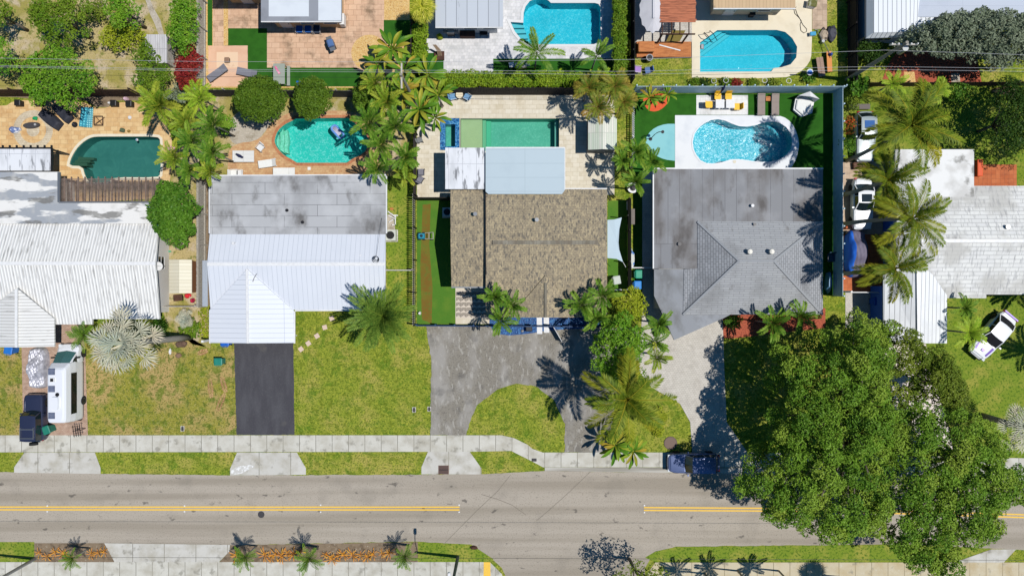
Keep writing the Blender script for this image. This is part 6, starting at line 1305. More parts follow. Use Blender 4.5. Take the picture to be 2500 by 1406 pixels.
lounger('white lounger with raised back between the others on the brick patio', 657, 401, R(8), 1.7, .68, cw, W['white'], .25)
lounger('white cushioned lounger against the grey flat roof edge', 697, 420, R(0), 2.0, .62, cw, W['white'], .3, tilt=.1)
lounger('grey lounger at the left on the pale peach terrace', 535, 182, R(35), 2.0, .65, SG, W['dkmetal'], .3, tilt=.2)
lounger('grey lounger beside the clipped tree on the pale peach terrace', 607, 181, R(-12), 1.9, .65, SG, W['dkmetal'], .3, tilt=.2)
for x, l in ((1855, 'left taupe lounger against the blue fence'), (1889, 'right taupe lounger against the blue fence')): lounger(l, x, 258, R(90), 1.95, .68, TP, W['white'], .4, grp='taupe loungers', tilt=.12)
def chair(label, px, py, rot, mat, frame, grp=None, w_=.55, h=.42, cat='chair', z=0, bh=.45):
    t = thing('patio_chair', label, cat, (*P(px, py), z), rot, grp); k = w_ / 2
    b = MB(); b.loft([[(x, y, h) for x, y in rrect(-k, -k, k, k, .1, 3)], [(x, y, h + .05) for x, y in rrect(-k, -k, k, k, .1, 3)]]); b.build('seat', mat, t)
    b = MB(); b.loft([[(x, y, h + .055) for x, y in rrect(-k - .04, -k, -k + .03, k, .03, 2)], [(x, y, h + bh) for x, y in rrect(-k - .16, -k * .9, -k - .09, k * .9, .03, 2)]]); b.build('backrest', mat, t)
    for x in (-k + .04, k - .04):
        for y in (-k + .04, k - .04): b = MB(); b.box(x - .018, y - .018, 0, x + .018, y + .018, h - .002); b.build('leg', frame, t)
    if grp != 'yellow shell chairs':
        for s_ in (-1, 1): b = MB(); b.tube([(-k, s_ * (k + .02), h + .22), (k, s_ * (k + .02), h + .2), (k, s_ * (k + .02), 0)], .018); b.build('armrest', frame, t)
    return t
YL = M('yellow_plastic', c_(250, 196, 40), rough=.45)
for x, y, r_, l in ((1749, 239, -90, 'yellow chair under the dark closed parasol end at the white table'), (1775, 239, -90, 'yellow chair at the upper right of the white tables'), (1728, 259, 0, 'yellow chair at the left end of the white tables'), (1796, 264, 180, 'yellow chair at the right end of the white tables')): chair(l, x, y, R(r_), YL, W['dkmetal'], 'yellow shell chairs', .6)
def table(label, px, py, rot, a, b_, h, mat, leg, round_=False, cat='table', z=0, grp=None):
    t = thing('table', label, cat, (*P(px, py), z), rot, grp); b = MB()
    if round_: b.cyl(0, 0, h - .04, h, a / 2, n=28)
    else: b.prism(rrect(-a / 2, -b_ / 2, a / 2, b_ / 2, .04, 2), h - .04, h)
    b.build('tabletop', mat, t)
    if round_: b = MB(); b.cyl(0, 0, 0, h - .042, .05); b.build('pedestal', leg, t); b = MB(); b.cyl(0, 0, 0, .03, a * .28); b.build('base', leg, t)
    else:
        for x in (-a / 2 + .06, a / 2 - .06):
            for y in (-b_ / 2 + .06, b_ / 2 - .06): b = MB(); b.box(x - .025, y - .025, 0, x + .025, y + .025, h - .042); b.build('leg', leg, t)
    return t
table('left square white table on the white grid tiles', 1752, 259, 0, .78, .78, .74, W['white'], W['white'])
table('right square white table on the white grid tiles', 1777, 259, 0, .78, .78, .74, W['white'], W['white'])
table('small wooden side table between the taupe loungers', 1872, 244, 0, .42, .42, .35, WD, WD)
table('small round cream cafe table between two blue seated chairs', 1123, 237, 0, .66, .66, .72, M('cream_table', c_(240, 226, 196), rough=.6), W['dkmetal'], True)
LB = M('pale_blue_sling', c_(120, 165, 205), rough=.7)
chair('blue seated chair left of the round cream table', 1107, 240, R(15), LB, W['white'], 'blue seated chairs'); chair('blue seated chair right of the round cream table', 1141, 240, R(150), LB, W['white'], 'blue seated chairs')
chair('white armchair on the brick patio near the curved pool steps', 640, 363, R(-130), W['white'], W['white'])
chair('white plastic chair half hidden by the roof edge on the brick patio', 590, 425, R(180), W['white'], W['white'])
chair('cream beanbag style chair at the brick patio bottom edge', 577, 425, R(0), cw, W['white'], w_=.6)
for x, y, l in ((735, 76, 'left blue folding chair under the grey roof edge'), (756, 76, 'middle blue folding chair under the grey roof edge'), (777, 77, 'right dark blue folding chair under the grey roof edge')): chair(l, x, y, R(-90), M('royal_blue_fabric', c_(40, 100, 180), rough=.8) if x < 770 else M('slate_fabric', c_(60, 70, 90), rough=.8), W['white'], 'folding chairs', .62)
chair('grey folding chair at the left edge of the cream patio', 1030, 422, R(90), SG, W['dkmetal']); chair('grey folded chair below another at the left edge of the cream patio', 1028, 440, R(60), SG, W['dkmetal']); chair('thin wire chair by the left fence of the cream patio', 1027, 345, R(20), W['metal'], W['dkmetal'], w_=.45)
chair('purple plastic chair on the grass below the wooden deck', 1556, 174, R(-5), M('lilac_plastic', c_(170, 130, 200), rough=.5), W['white']); chair('blue striped folding chair beside the purple chair', 1580, 176, R(190), M('steel_blue_sling', c_(90, 120, 170), rough=.7), W['metal'])
chair('dark lounge chair under the pale grey sheet roof', 1181, 82, R(-90), W['black'], W['black'], w_=.65)
chair('light blue rocking chair seen between the carport and the blue louvred fence', 2024, 630, R(-90), M('teal_seat', c_(50, 95, 120), rough=.6), W['dkmetal'], w_=.7)
# hexagon daybed
db = thing('daybed', 'white hexagonal covered daybed on the dark artificial turf', 'daybed', (*P(1958, 262), 0), R(20))
hx = lambda r, z: [(r * math.cos(R(60 * i)), r * math.sin(R(60 * i)), z) for i in range(6)]
b = MB(); b.loft([hx(.95, .02), hx(1.0, .38)]); b.build('base', W['white'], db); b = MB(); b.loft([hx(.82, .382), hx(.84, .5), hx(.74, .54)]); b.build('mattress', cw, db)
b = MB(); T1 = hx(1.02, 1.35); B1 = hx(1.02, .385); q = [0, 1, 2]
b.add([B1[i] for i in q] + [(T1[i][0] * 1.08, T1[i][1] * 1.08, 1.3) for i in q] + [(.25, .5, 1.55)], [(0, 1, 4, 3), (1, 2, 5, 4), (3, 4, 6), (4, 5, 6), (3, 6, 5)]); b.build('canopy', W['white'], db)
# parasols
UM = M('pale_canvas', c_(214, 212, 216), [('noise', c_(196, 194, 198), 1.5, .5, .7, .5)], rough=.85)
um = thing('parasol', 'large pale grey double parasol beside the reddish plank pergola', 'parasol', (*P(1580, 52), 0), R(90))
b = MB(); n = 14; rim = [(2.05 * math.cos(2 * math.pi * i / n) * (1 + .0), 1.2 * math.sin(2 * math.pi * i / n), 2.45) for i in range(n)]
V = []
for i in range(n):
    V.append(rim[i]); j2 = (i + 1) % n; V.append(tuple((rim[i][k] + rim[j2][k]) / 2 * (.95 if k < 2 else 1) - (0 if k < 2 else -.04) for k in range(3)))
V += [(-.85, 0, 2.95), (.85, 0, 2.95)]; F = []
for i in range(2 * n):
    x = V[i][0] + V[(i + 1) % (2 * n)][0]; F.append((i, (i + 1) % (2 * n), 2 * n + (1 if x > 0 else 0)))
F += [(i, 2 * n + 1, 2 * n) if V[i][1] > 0 else (i, 2 * n, 2 * n + 1) for i in range(2 * n) if (V[i][0] > 0) != (V[(i + 1) % (2 * n)][0] > 0) or False]
b.add(V, F); b.build('canopy', UM, um)
b = MB(); b.box(-.9, -.1, 2.955, .9, .1, 3.0); b.build('vent_flap', UM, um); b = MB(); b.cyl(0, 0, 0, 2.9, .04); b.build('pole', W['dkmetal'], um); b = MB(); b.cyl(0, 0, 0, .1, .35); b.build('base', W['dkmetal'], um)
um = thing('parasol', 'closed dark navy parasol leaning over the blue fence at the yellow chairs', 'parasol', (*P(1748, 240), 0), 0)
b = MB(); b.tube([(0, .05, 0), (.05, .2, 1.6), (.14, .55, 2.3)], .025); b.build('pole', W['metal'], um); b = MB(); b.tube([(.03, .12, 1.3), (.08, .35, 1.9), (.16, .62, 2.45)], [.05, .14, .03], 8); b.build('canopy', M('navy_canvas', c_(32, 40, 80), rough=.9), um); b = MB(); b.cyl(0, .05, 0, .08, .25); b.build('base', W['dkmetal'], um)
# shade sail
ss = thing('shade_sail', 'pale blue grey shade sail stretched over the side strip of the brown shingled house', 'shade sail', (*P(1500, 590), 0))
pts = [(1483, 537, 2.9), (1500, 536, 2.85), (1518, 531, 2.6), (1512, 560, 2.65), (1510, 592, 2.7), (1513, 620, 2.65), (1521, 640, 2.6), (1505, 632, 2.75), (1483, 630, 2.9)]
o = wloc(ss); V = [P3(*q) for q in pts]; c = tuple(sum(v[k] for v in V) / 9 for k in range(3)); b = MB(); b.add([(v[0] - o.x, v[1] - o.y, v[2]) for v in V] + [(c[0] - o.x, c[1] - o.y, c[2] - .05)], [(i, (i + 1) % 9, 9) for i in range(9)]); b.build('canvas', M('sail_cloth', c_(190, 208, 218), rough=.8), ss)
b = MB(); b.bar(P3(1521, 640, 2.6), P3(1528, 652, 2.3), .03); b.build('rope', W['white'], ss, world=True); b = MB(); p = P(1528, 640); b.cyl(p[0], p[1], 0, 2.4, .05); p = P(1522, 533); b.cyl(p[0], p[1], 0, 2.6, .05); b.build('post', W['black'], ss, world=True)
# mower
mw = thing('lawn_mower', 'turquoise lawn mower with wooden handle frame on the rusty turf', 'lawn mower', (*P(1040, 577), 0), R(180))
b = MB(); b.loft([sell(.05, .75, .3, .12, 20, 5), sell(.08, .72, .27, .38, 20, 5), sell(.15, .6, .2, .55, 20, 4)]); b.build('deck', M('turquoise_plastic', c_(50, 150, 180), rough=.4), mw)
b = MB(); b.cyl(.35, 0, .55, .72, .14, .1); b.build('engine', W['dkmetal'], mw)
b = MB(); b.bar((.05, -.26, .4), (-.75, -.3, .8), .05); b.bar((.05, .26, .4), (-.75, .3, .8), .05); b.bar((-.35, -.29, .6), (-.35, .29, .6), .05); b.bar((-.75, -.3, .8), (-.75, .3, .8), .05); b.build('handle', W['wood'], mw)
for x in (.15, .6, -.55):
    for s_ in (-1, 1): wheel(mw, x, s_ * .32, .13, .07)
# air conditioners
def ac(label, px, py, a, h, col=(206, 210, 200)):
    t = thing('air_conditioner', label, 'air conditioner', (*P(px, py), 0), 0, 'air conditioning units'); m = M('ac_grey', c_(*col), rough=.5) if 'ac_grey' not in bpy.data.materials else bpy.data.materials['ac_grey']
    b = MB(); b.box(-a / 2 - .08, -a / 2 - .08, .01, a / 2 + .08, a / 2 + .08, .1); b.build('pad', GR['apron'], t)
    b = MB(); b.box(-a / 2, -a / 2, .102, a / 2, a / 2, h); b.build('casing', m, t); b = MB(); b.ring(0, 0, h + .002, h + .05, a * .34, a * .38, 20); b.ring(0, 0, h + .002, h + .04, a * .16, a * .19, 16)
    for k in range(6): b.bar((0, 0, h + .03), (a * .36 * math.cos(k * 1.047), a * .36 * math.sin(k * 1.047), h + .03), .015)
    b.build('grille', W['dkmetal'], t); b = MB(); b.cyl(0, 0, h + .001, h + .012, a * .335, n=20); b.build('fan', W['black'], t)
ac('air conditioning unit at the right wall of the white roof house', 957, 576, .95, .85); ac('air conditioning unit shaded at the left wall of the brown shingled house', 1093, 520, .8, .75)
t = thing('wall_unit', 'slim white air conditioner beside the grey flat roof at the top', 'air conditioner', (*P(841, 57), 0), 0); b = MB(); b.box(-.2, -.5, .3, .2, .5, 1.0); b.build('casing', W['white'], t); b = MB(); b.box(-.18, -.45, 0, .18, -.35, .298); b.box(-.18, .35, 0, .18, .45, .298); b.build('bracket', W['metal'], t)
# barbecues
def bbq(label, px, py, rot, lidm, h=.95):
    t = thing('barbecue', label, 'barbecue', (*P(px, py), 0), rot); b = MB(); b.box(-.32, -.28, .1, .32, .28, h - .1); b.build('cabinet', W['dkmetal'], t)
    b = MB(); b.loft([[(x, y, h - .098) for x, y in rrect(-.34, -.3, .34, .3, .05, 2)], [(x, y, h + .08) for x, y in rrect(-.33, -.28, .33, .28, .08, 2)], [(x, y, h + .16) for x, y in rrect(-.28, -.18, .28, .18, .08, 2)]]); b.build('lid', lidm, t); b = MB(); b.tube([(-.25, -.34, h), (.25, -.34, h)], .02); b.build('handle', W['metal'], t)
    for s_ in (-1, 1): b = MB(); b.box(s_ * .35, -.25, h - .16, s_ * .68, .25, h - .12); b.build('side_shelf', W['metal'], t)
    for x in (-.28, .28):
        for y in (-.24, .24): b = MB(); b.cyl(x, y, 0, .098, .04); b.build('caster', W['rubber'], t)
bbq('black barbecue standing alone in the middle of the peach patio', 813, 115, R(110), M('blue_steel_lid', c_(90, 120, 170), rough=.3)); bbq('stainless barbecue under the pale grey sheet roof edge', 1102, 83, 0, W['metal']); bbq('dark barbecue with pale lid in the narrow turf strip behind the foxtail palm', 1276, 165, R(10), M('pale_steel_lid', c_(220, 216, 214), rough=.3))
def boxthing(name, label, cat, px, py, rot, a, b_, h, mat, lid=None, grp=None, z=0, part=('body', 'lid')):
    t = thing(name, label, cat, (*P(px, py, z), z), rot, grp); b = MB(); b.loft([[(x, y, .02) for x, y in rrect(-a / 2, -b_ / 2, a / 2, b_ / 2, .04, 2)], [(x, y, h) for x, y in rrect(-a / 2, -b_ / 2, a / 2, b_ / 2, .04, 2)]]); b.build(part[0], mat, t)
    k = min(a, b_) * .08; b = MB(); b.loft([[(x, y, h + .003) for x, y in rrect(-a / 2 - .02, -b_ / 2 - .02, a / 2 + .02, b_ / 2 + .02, .05, 2)], [(x, y, h + .05) for x, y in rrect(-a / 2 - .02, -b_ / 2 - .02, a / 2 + .02, b_ / 2 + .02, .05, 2)], [(x, y, h + .08) for x, y in rrect(-a / 2 + k, -b_ / 2 + k, a / 2 - k, b_ / 2 - k, .05, 2)]]); b.build(part[1], lid or mat, t); return t
boxthing('storage_box', 'long brown storage bench under the pale grey sheet roof', 'storage box', 1142, 85, 0, 1.35, .8, .6, W['brown'])
for x, y, l in ((53, 255, 'leftmost black cube planter at the dark brown fence'), (102, 255, 'black cube planter half shaded by the bright tree'), (285, 256, 'black cube planter by the curved patio edge'), (322, 257, 'black cube planter nearest the left palm cluster')): boxthing('planter', l, 'planter', x, y, 0, .5, .5, .55, W['black'], W['dkmetal'], 'black cube planters', part=('pot', 'rim'))
AQ = M('aqua_quilted_cushion', c_(90, 200, 215), rough=.8, brick=(c_(120, 215, 225), c_(50, 140, 165), .26, .26, .06, 0, 0))
boxthing('mattress', 'tilted aqua quilted lounger mattress lying over another', 'cushion', 207, 287, R(-8) , .62, 1.75, .12, AQ, z=.12, part=('cushion', 'top_cover')); boxthing('mattress', 'pale aqua quilted mattress under the tilted one', 'cushion', 220, 288, R(-3), .55, 1.8, .1, M('pale_aqua_quilt', c_(150, 220, 225), rough=.8, brick=(c_(170, 228, 232), c_(70, 150, 170), .2, .2, .05, 0, 0)), part=('cushion', 'top_cover'))
t = thing('stool_frame', 'square dark metal stool frame with crossed legs on the golden patio', 'stool', (*P(246, 297), 0), 0); b = MB()
for p_, q_ in (((-.4, -.4), (.4, -.4)), ((.4, -.4), (.4, .4)), ((.4, .4), (-.4, .4)), ((-.4, .4), (-.4, -.4))): b.tube([(*p_, .4), (*q_, .4)], .03)
b.build('frame', W['brown'], t); b = MB(); b.tube([(-.4, -.4, .38), (.4, .4, .02)], .03); b.tube([(.4, -.4, .38), (-.4, .4, .02)], .03); b.build('crossed_leg', W['brown'], t)
t = thing('round_base', 'round dark parasol base left of the aqua mattresses', 'parasol base', (*P(183, 305), 0), 0); b = MB(); b.cyl(0, 0, .0, .1, .27, .25, 20); b.build('disc', W['dkmetal'], t); b = MB(); b.cyl(0, 0, .1, .3, .04); b.build('socket', W['metal'], t)
t = thing('lounge_float', 'dark grey pool float lying on the cream paver ring', 'float', (*P(78, 307), 0), R(5)); b = MB(); b.loft([sell(-.75, .8, .3, .02, 20, 2.2), sell(-.7, .75, .25, .2, 20, 2.2)]); b.build('body', M('grey_vinyl', c_(76, 74, 76), rough=.5), t); b = MB(); b.cyl(.45, 0, .2, .26, .1); b.build('headrest', M('pale_vinyl', c_(180, 180, 180), rough=.5), t)
def lump(name, label, cat, px, py, a, b_, h, mat, seed=1, rot=0, z=0):
    rg = random.Random(seed); t = thing(name, label, cat, (*P(px, py), z), rot); n = 12
    r0 = [rg.uniform(.75, 1.1) for _ in range(n)]; f = lambda k, zz: [(a / 2 * r0[i] * k * math.cos(2 * math.pi * i / n), b_ / 2 * r0[i] * k * math.sin(2 * math.pi * i / n), zz + rg.uniform(0, .03)) for i in range(n)]
    b = MB(); b.loft([f(1, .01), f(.95, h * .55), f(.55, h)]); o = b.build('surface', mat, t); return t
lump('plastic_bag', 'green crumpled plastic toy in the paver ring', 'toy', 87, 290, .5, .42, .2, M('green_plastic', c_(30, 160, 100), rough=.5), 1); lump('tarp', 'blue and white crumpled tarp left of the paver ring', 'tarp', 38, 318, 1.1, .7, .3, M('blue_white_tarp', c_(110, 130, 180), [('noise', c_(225, 228, 235), 2, .5, .55, 1)], rough=.7), 2)
lump('rock', 'small mossy rock at the top edge of the dark pool', 'rock', 300, 319, .55, .45, .3, M('mossy_rock', c_(90, 105, 80), rough=.9), 3); lump('flower_pot', 'small potted cactus beside the mossy rock', 'plant', 316, 321, .3, .3, .25, M('ochre_pot', c_(160, 130, 70), rough=.8), 4)
lump('watering_toy', 'white and grey round toy on the golden patio', 'toy', 318, 288, .35, .35, .2, W['white'], 5); lump('pinwheel', 'pink and white garden pinwheel on the soil strip', 'ornament', 311, 244, .35, .5, .5, M('pink_white', c_(225, 190, 205), rough=.6), 6); lump('stone', 'small white stone on the soil strip', 'stone', 267, 252, .3, .25, .15, W['white'], 7)
lump('float', 'pink inflatable float between the dark pool and palms', 'float', 419, 363, .9, .45, .2, M('pink_vinyl', c_(240, 160, 200), rough=.4), 8)
lump('tarp', 'beige crumpled tarp heap below the glossy green tree', 'tarp', 440, 600, 1.3, .9, .35, M('beige_tarp', c_(190, 170, 155), [('noise', c_(130, 112, 100), 3, .5, .6, .8)], rough=.85), 9); lump('bucket', 'small green plastic item on the grass by the white eave', 'toy', 415, 614, .3, .2, .15, M('mint_plastic', c_(90, 190, 150), rough=.5), 10)
boxthing('crate', 'dark open crate below the cream ribbed shed', 'crate', 438, 727, R(4), .75, .55, .3, W['dkmetal'], W['brown']); lump('toy_car', 'red toy wagon below the cream ribbed shed', 'toy', 460, 722, .7, .5, .35, M('red_plastic', c_(230, 50, 60), [('noise', c_(240, 190, 190), 4, .55, .6, .8)], rough=.4), 11); lump('toy', 'crimson and black toy at the weathered fence foot', 'toy', 471, 733, .45, .5, .3, M('crimson_plastic', c_(200, 40, 80), [('noise', c_(30, 30, 34), 3, .5, .55, .9)], rough=.4), 12)
# satellite dish and small frames by the white tiled roof
t = thing('satellite_dish', 'round white satellite dish at the right gable of the white tiled roof', 'satellite dish', (*P(387, 650, 3.2), 2.2), R(0)); b = MB(); b.loft([[(x, y, .9 + .0) for x, y in circ(0, 0, .1, 16)], [(x, y, .95) for x, y in circ(0, 0, .25, 16)], [(x, y, 1.02) for x, y in circ(0, 0, .38, 16)]]); b.build('dish', W['white'], t); b = MB(); b.tube([(0, 0, 0), (0, 0, .9)], .03); b.tube([(.3, 0, .95), (0, 0, 1.3)], .015); b.build('bracket', W['metal'], t)
t = thing('clothes_frame', 'white pipe frame between the white tiled house and the cream shed', 'frame', (*P(402, 680), 0), 0); b = MB()
for y in (-1.2, -.4, .4, 1.2): b.tube([(-.25, y, 1.5), (.3, y, 1.5)], .025)
for x in (-.25, .3): b.tube([(x, -1.2, 1.5), (x, 1.2, 1.5)], .025)
b.build('rail', W['white'], t); b = MB()
for x in (-.25, .3):
    for y in (-1.2, 1.2): b.tube([(x, y, 0), (x, y, 1.48)], .025)
b.build('post', W['white'], t)
struct('side_path', [(392, 575), (408, 600), (412, 745), (392, 745)], 5, M('blue_grey_slab', c_(74, 92, 110), [('noise', c_(60, 76, 94), 2, .5, .7, .5)], rough=.8))
# palm stump: already the silver palm trunk; stone at its foot
lump('stump', 'rough brown tree stump by the foot of the large silver fan palm', 'stump', 443, 840, 1.3, .7, .25, M('stump_wood', c_(120, 96, 80), [('noise', c_(190, 170, 150), 3, .6, .66, .8), ('noise', c_(80, 60, 50), 3, .4, .6, .8)], rough=.95), 13); lump('stone', 'white oval stone by the silver fan palm', 'stone', 416, 858, .25, .6, .15, W['white'], 14); lump('log', 'short cut log on the olive lawn', 'log', 437, 867, .6, .5, .2, M('log_wood', c_(140, 112, 92), rough=.95), 15)
# stepping stones
for x, y, r_, l in ((810, 777, 20, 'stepping stone nearest the gutter of the white metal roof'), (793, 799, 15, 'second stepping stone down the lawn'), (774, 820, 30, 'middle stepping stone of the five on the lawn'), (753, 838, 35, 'stepping stone next to the last one on the lawn'), (735, 852, 38, 'stepping stone nearest the black driveway')):
    t = thing('stepping_stone', l, 'stepping stone', (*P(x, y), 0), R(r_), 'stepping stones on the front lawn'); b = MB(); b.box(-.21, -.21, .01, .21, .21, .05); b.build('slab', M('pink_slab', c_(222, 198, 180), rough=.85) if 'pink_slab' not in bpy.data.materials else bpy.data.materials['pink_slab'], t)
def flatbox(name, label, cat, x, y, a, b_, mat, frm, rnd=False, rot=0):
    t = thing(name, label, cat, (*P(x, y), .0), rot); b = MB()
    if rnd: b.ring(0, 0, .03, .05, a * .44, a * .5); b.build('frame', frm, t); b = MB(); b.cyl(0, 0, .03, .045, a * .44, n=24); b.build('cover', mat, t)
    else:
        b.prism(rrect(-a / 2, -b_ / 2, a / 2, b_ / 2, .03, 2), .02, .045); b.build('frame', frm, t); b = MB(); b.box(-a / 2 + .06, -b_ / 2 + .06, .046, a / 2 - .06, b_ / 2 - .06, .055); b.build('cover', mat, t)
dkc = M('dark_cast_iron', c_(70, 68, 70), rough=.7); pc_ = GR['apron']
flatbox('meter_box', 'water meter box in the olive lawn near the pavement', 'utility cover', 446, 1046, .34, .5, dkc, pc_); flatbox('meter_box', 'left meter box on the green lawn near the horseshoe drive', 'utility cover', 1011, 1000, .34, .5, dkc, pc_); flatbox('meter_box', 'meter box at the very edge of the horseshoe drive', 'utility cover', 1048, 998, .32, .45, dkc, pc_)
flatbox('manhole_cover', 'round manhole cover in the lower road lane', 'manhole cover', 638, 1255, .6, .6, dkc, dkc, True); flatbox('manhole_cover', 'large brown manhole cover in the grass left of the parked blue car', 'manhole cover', 1637, 1081, 1.22, 1.2, M('brown_iron', c_(126, 106, 96), rough=.8), M('brown_rim', c_(110, 94, 86), rough=.8), True)
flatbox('utility_cover', 'small dark utility cover in the curved pavement', 'utility cover', 1304, 1122, .45, .28, dkc, dkc)
t = thing('drain_grate', 'rectangular rusty drain grate in the apron below the horseshoe drive', 'drain grate', (*P(1083, 1146), 0), 0); b = MB(); b.prism(rrect(-.47, -.4, .47, .4, .02, 2), .02, .045); b.build('pit', W['black'], t); b = MB()
for i in range(13): x = -.4 + i * .066; b.box(x, -.36, .046, x + .025, -.03, .06); b.box(x, .03, .046, x + .025, .36, .06)
b.box(-.47, -.4, .0465, .47, -.37, .065); b.box(-.47, .37, .0465, .47, .4, .065); b.box(-.47, -.37, .0465, -.43, .37, .065); b.box(.43, -.37, .0465, .47, .37, .065); b.build('grate', M('rusty_iron', c_(140, 110, 100), rough=.8), t)
# deck-side odds and ends
t = thing('wheelbarrow', 'black round barrel at the deck edge', 'barrel', (*P(1582, 148), 0), 0); b = MB(); b.cyl(0, 0, 0, .75, .26, .3); b.build('barrel', W['dkmetal'], t); b = MB(); b.ring(0, 0, .75, .8, .24, .31); b.build('rim', W['metal'], t)
boxthing('cabinet', 'orange wooden cabinet with panelled doors at the left end of the deck', 'cabinet', 1574, 122, 0, 1.4, .9, .8, WD, WD)
t = thing('plank', 'loose white plank lying across the wooden deck', 'plank', (*P(1634, 119), .18), R(-15)); b = MB(); b.box(-1.0, -.05, 0, 1.0, .05, .04); b.build('board', W['white'], t)
t = thing('door_mat', 'olive woven mat leaning at the front of the plank pergola', 'mat', (*P(1646, 96), .0), R(0)); b = MB(); b.add([(-.8, -.3, .2), (.45, -.3, .2), (.85, .5, .75), (-.4, .5, .75), (-.8, -.3, .24), (.45, -.3, .24), (.85, .5, .79), (-.4, .5, .79)], [(0, 3, 2, 1), (4, 5, 6, 7), (0, 1, 5, 4), (1, 2, 6, 5), (2, 3, 7, 6), (3, 0, 4, 7)]); b.build('mat', M('olive_weave', c_(140, 124, 64), [('noise', c_(110, 96, 46), 8, .5, .7, .6)], rough=.9), t)
boxthing('heater', 'brown wicker cabinet under the tan ribbed roof', 'cabinet', 1832, 36, 0, .45, .6, .6, W['dkmetal'], W['black']); boxthing('storage_box', 'grey plastic box under the tan ribbed roof', 'storage box', 1885, 32, R(-4), .6, .45, .5, M('grey_plastic', c_(150, 148, 140), rough=.6), W['dkmetal'])
boxthing('planter', 'square white planter with weeds by the coiled hose', 'planter', 1978, 14, R(-10), .75, .6, .5, W['white'], M('weed_soil', c_(110, 110, 60), [('noise', c_(190, 190, 170), 3, .5, .6, .7)], rough=.9), part=('pot', 'soil'))
t = thing('garden_hose', 'dark garden hose looped on the cream pool deck', 'hose', (*P(1950, 50), 0), 0); o = t.location; b = MB(); b.tube([(P(x, y)[0] - o.x, P(x, y)[1] - o.y, .04) for x, y in ((1944, 18), (1938, 24), (1940, 34), (1950, 44), (1956, 52), (1953, 62), (1955, 76), (1962, 82), (1969, 78), (1969, 72), (1960, 62), (1952, 46), (1946, 36), (1942, 24))], .025, 5); b.build('tube', W['dkmetal'], t)
t = thing('side_table', 'round blue topped table beside the arched pool', 'table', (*P(1970, 182), 0), 0); b = MB(); b.cyl(0, 0, .6, .66, .3); b.build('tabletop', W['white'], t); b = MB(); b.cyl(0, 0, .661, .68, .2); b.build('inlay', M('bright_blue', c_(50, 130, 225), rough=.4), t); b = MB(); b.cyl(0, 0, 0, .6, .04); b.build('leg', W['metal'], t)
boxthing('cooler', 'small blue and white cooler at the edge of the cream deck', 'cooler', 1981, 86, R(5), .5, .32, .3, W['white'], M('cyan_lid', c_(60, 160, 205), rough=.5))
for x, y, a, b_, r_, m, l in ((1998, 168, .62, 1.75, 8, M('pinkish_plank_top', c_(190, 160, 140), rough=.8, brick=(c_(180, 150, 130), c_(120, 96, 84), 1.2, .1, .02, 0, 0)), 'long pinkish slatted bench by the border plants'), (2019, 155, .45, 1.9, 3, M('orange_board', c_(226, 150, 84), rough=.8), 'narrow orange workbench against the black board fence')):
    table(l, x, y, R(r_), a, b_, .5, m, W['brown'], cat='bench')
lump('bag', 'royal blue bag on the orange workbench', 'bag', 2021, 139, .35, .35, .3, M('royal_bag', c_(40, 70, 160), rough=.6), 21, z=.5); lump('rubble', 'pale rubble pile beside the tool yard fence', 'rubble', 2010, 86, .9, 1.3, .3, M('rubble_grey', c_(190, 172, 150), [('noise', c_(90, 80, 74), 3, .5, .6, .9)], rough=.95), 22); lump('sack', 'dark grey tarp heap beside the pale rubble', 'tarp', 2028, 85, .9, 1.8, .4, M('dark_tarp', c_(82, 82, 92), [('noise', c_(50, 50, 60), 3, .5, .6, .9)], rough=.8), 23)
t = thing('tripod', 'grey metal pole tool leaning by the workbench', 'tool', (*P(2012, 115), 0), 0); b = MB(); b.tube([(-.7, 1.5, .1), (.4, -1.2, .7)], .03); b.tube([(-.9, 1.55, .1), (-.5, 1.45, .1)], .025); b.build('pole', W['metal'], t); b = MB(); b.cyl(-.25, .4, 0, .4, .18, .14); b.build('base', W['metal'], t)
for x, y, l in ((1735, 206, 'leftmost thin hoop at the back of the blue fence'), (1764, 205, 'hoop near the navy parasol tip'), (1857, 205, 'hoop with spokes above the blue fence'), (1915, 206, 'small hoop nearest the right end of the blue fence')):
    t = thing('garden_hoop', l, 'garden hoop', (*P(x, y), 0), 0, 'round hoops behind the blue fence'); b = MB(); b.ring(0, 0, 1.0, 1.03, .2, .24); b.build('ring', W['metal'], t); b = MB(); b.cyl(.22, 0, 0, 1.0, .012); b.build('stake', W['metal'], t)
# splash floor shower
t = thing('outdoor_shower', 'black curved outdoor shower on the turquoise splash floor', 'shower', (*P(1588, 340), 0), 0); b = MB(); b.tube([(0, 0, 0), (0, 0, 1.9), (.15, .1, 2.05), (.35, .2, 2.0), (.65, .22, 1.98)], .035); b.build('pipe', W['black'], t); b = MB(); b.cyl(.7, .22, 1.9, 1.97, .14); b.build('shower_head', W['black'], t); b = MB(); b.cyl(0, 0, 0, .06, .16); b.build('base', W['black'], t)
t = thing('flower_bowl', 'white bowl shaped planter under the lowest palm by the alley', 'planter', (*P(1543, 460), 0), 0); b = MB(); b.loft([[(x, y, .02) for x, y in circ(0, 0, .25, 20)], [(x, y, .45) for x, y in circ(0, 0, .5, 20)]]); b.build('bowl', W['white'], t); b = MB(); b.cyl(0, 0, .451, .5, .3, .1); b.build('soil', W['black'], t)
boxthing('storage_box', 'narrow grey slatted box in the alley turf', 'storage box', 1541, 530, 0, .5, 1.4, .3, M('grey_slatted', c_(150, 142, 136), rough=.8, brick=(c_(140, 132, 126), c_(104, 98, 92), 10, .08, .02, 0, 0)))
lump('mattress', 'mottled white mattress with a blue cloth leaning in the alley', 'mattress', 1541, 632, .62, 1.9, .35, M('mottled_white', c_(214, 220, 214), [('noise', c_(60, 130, 210), 1.4, .58, .62, .9)], rough=.85), 24)
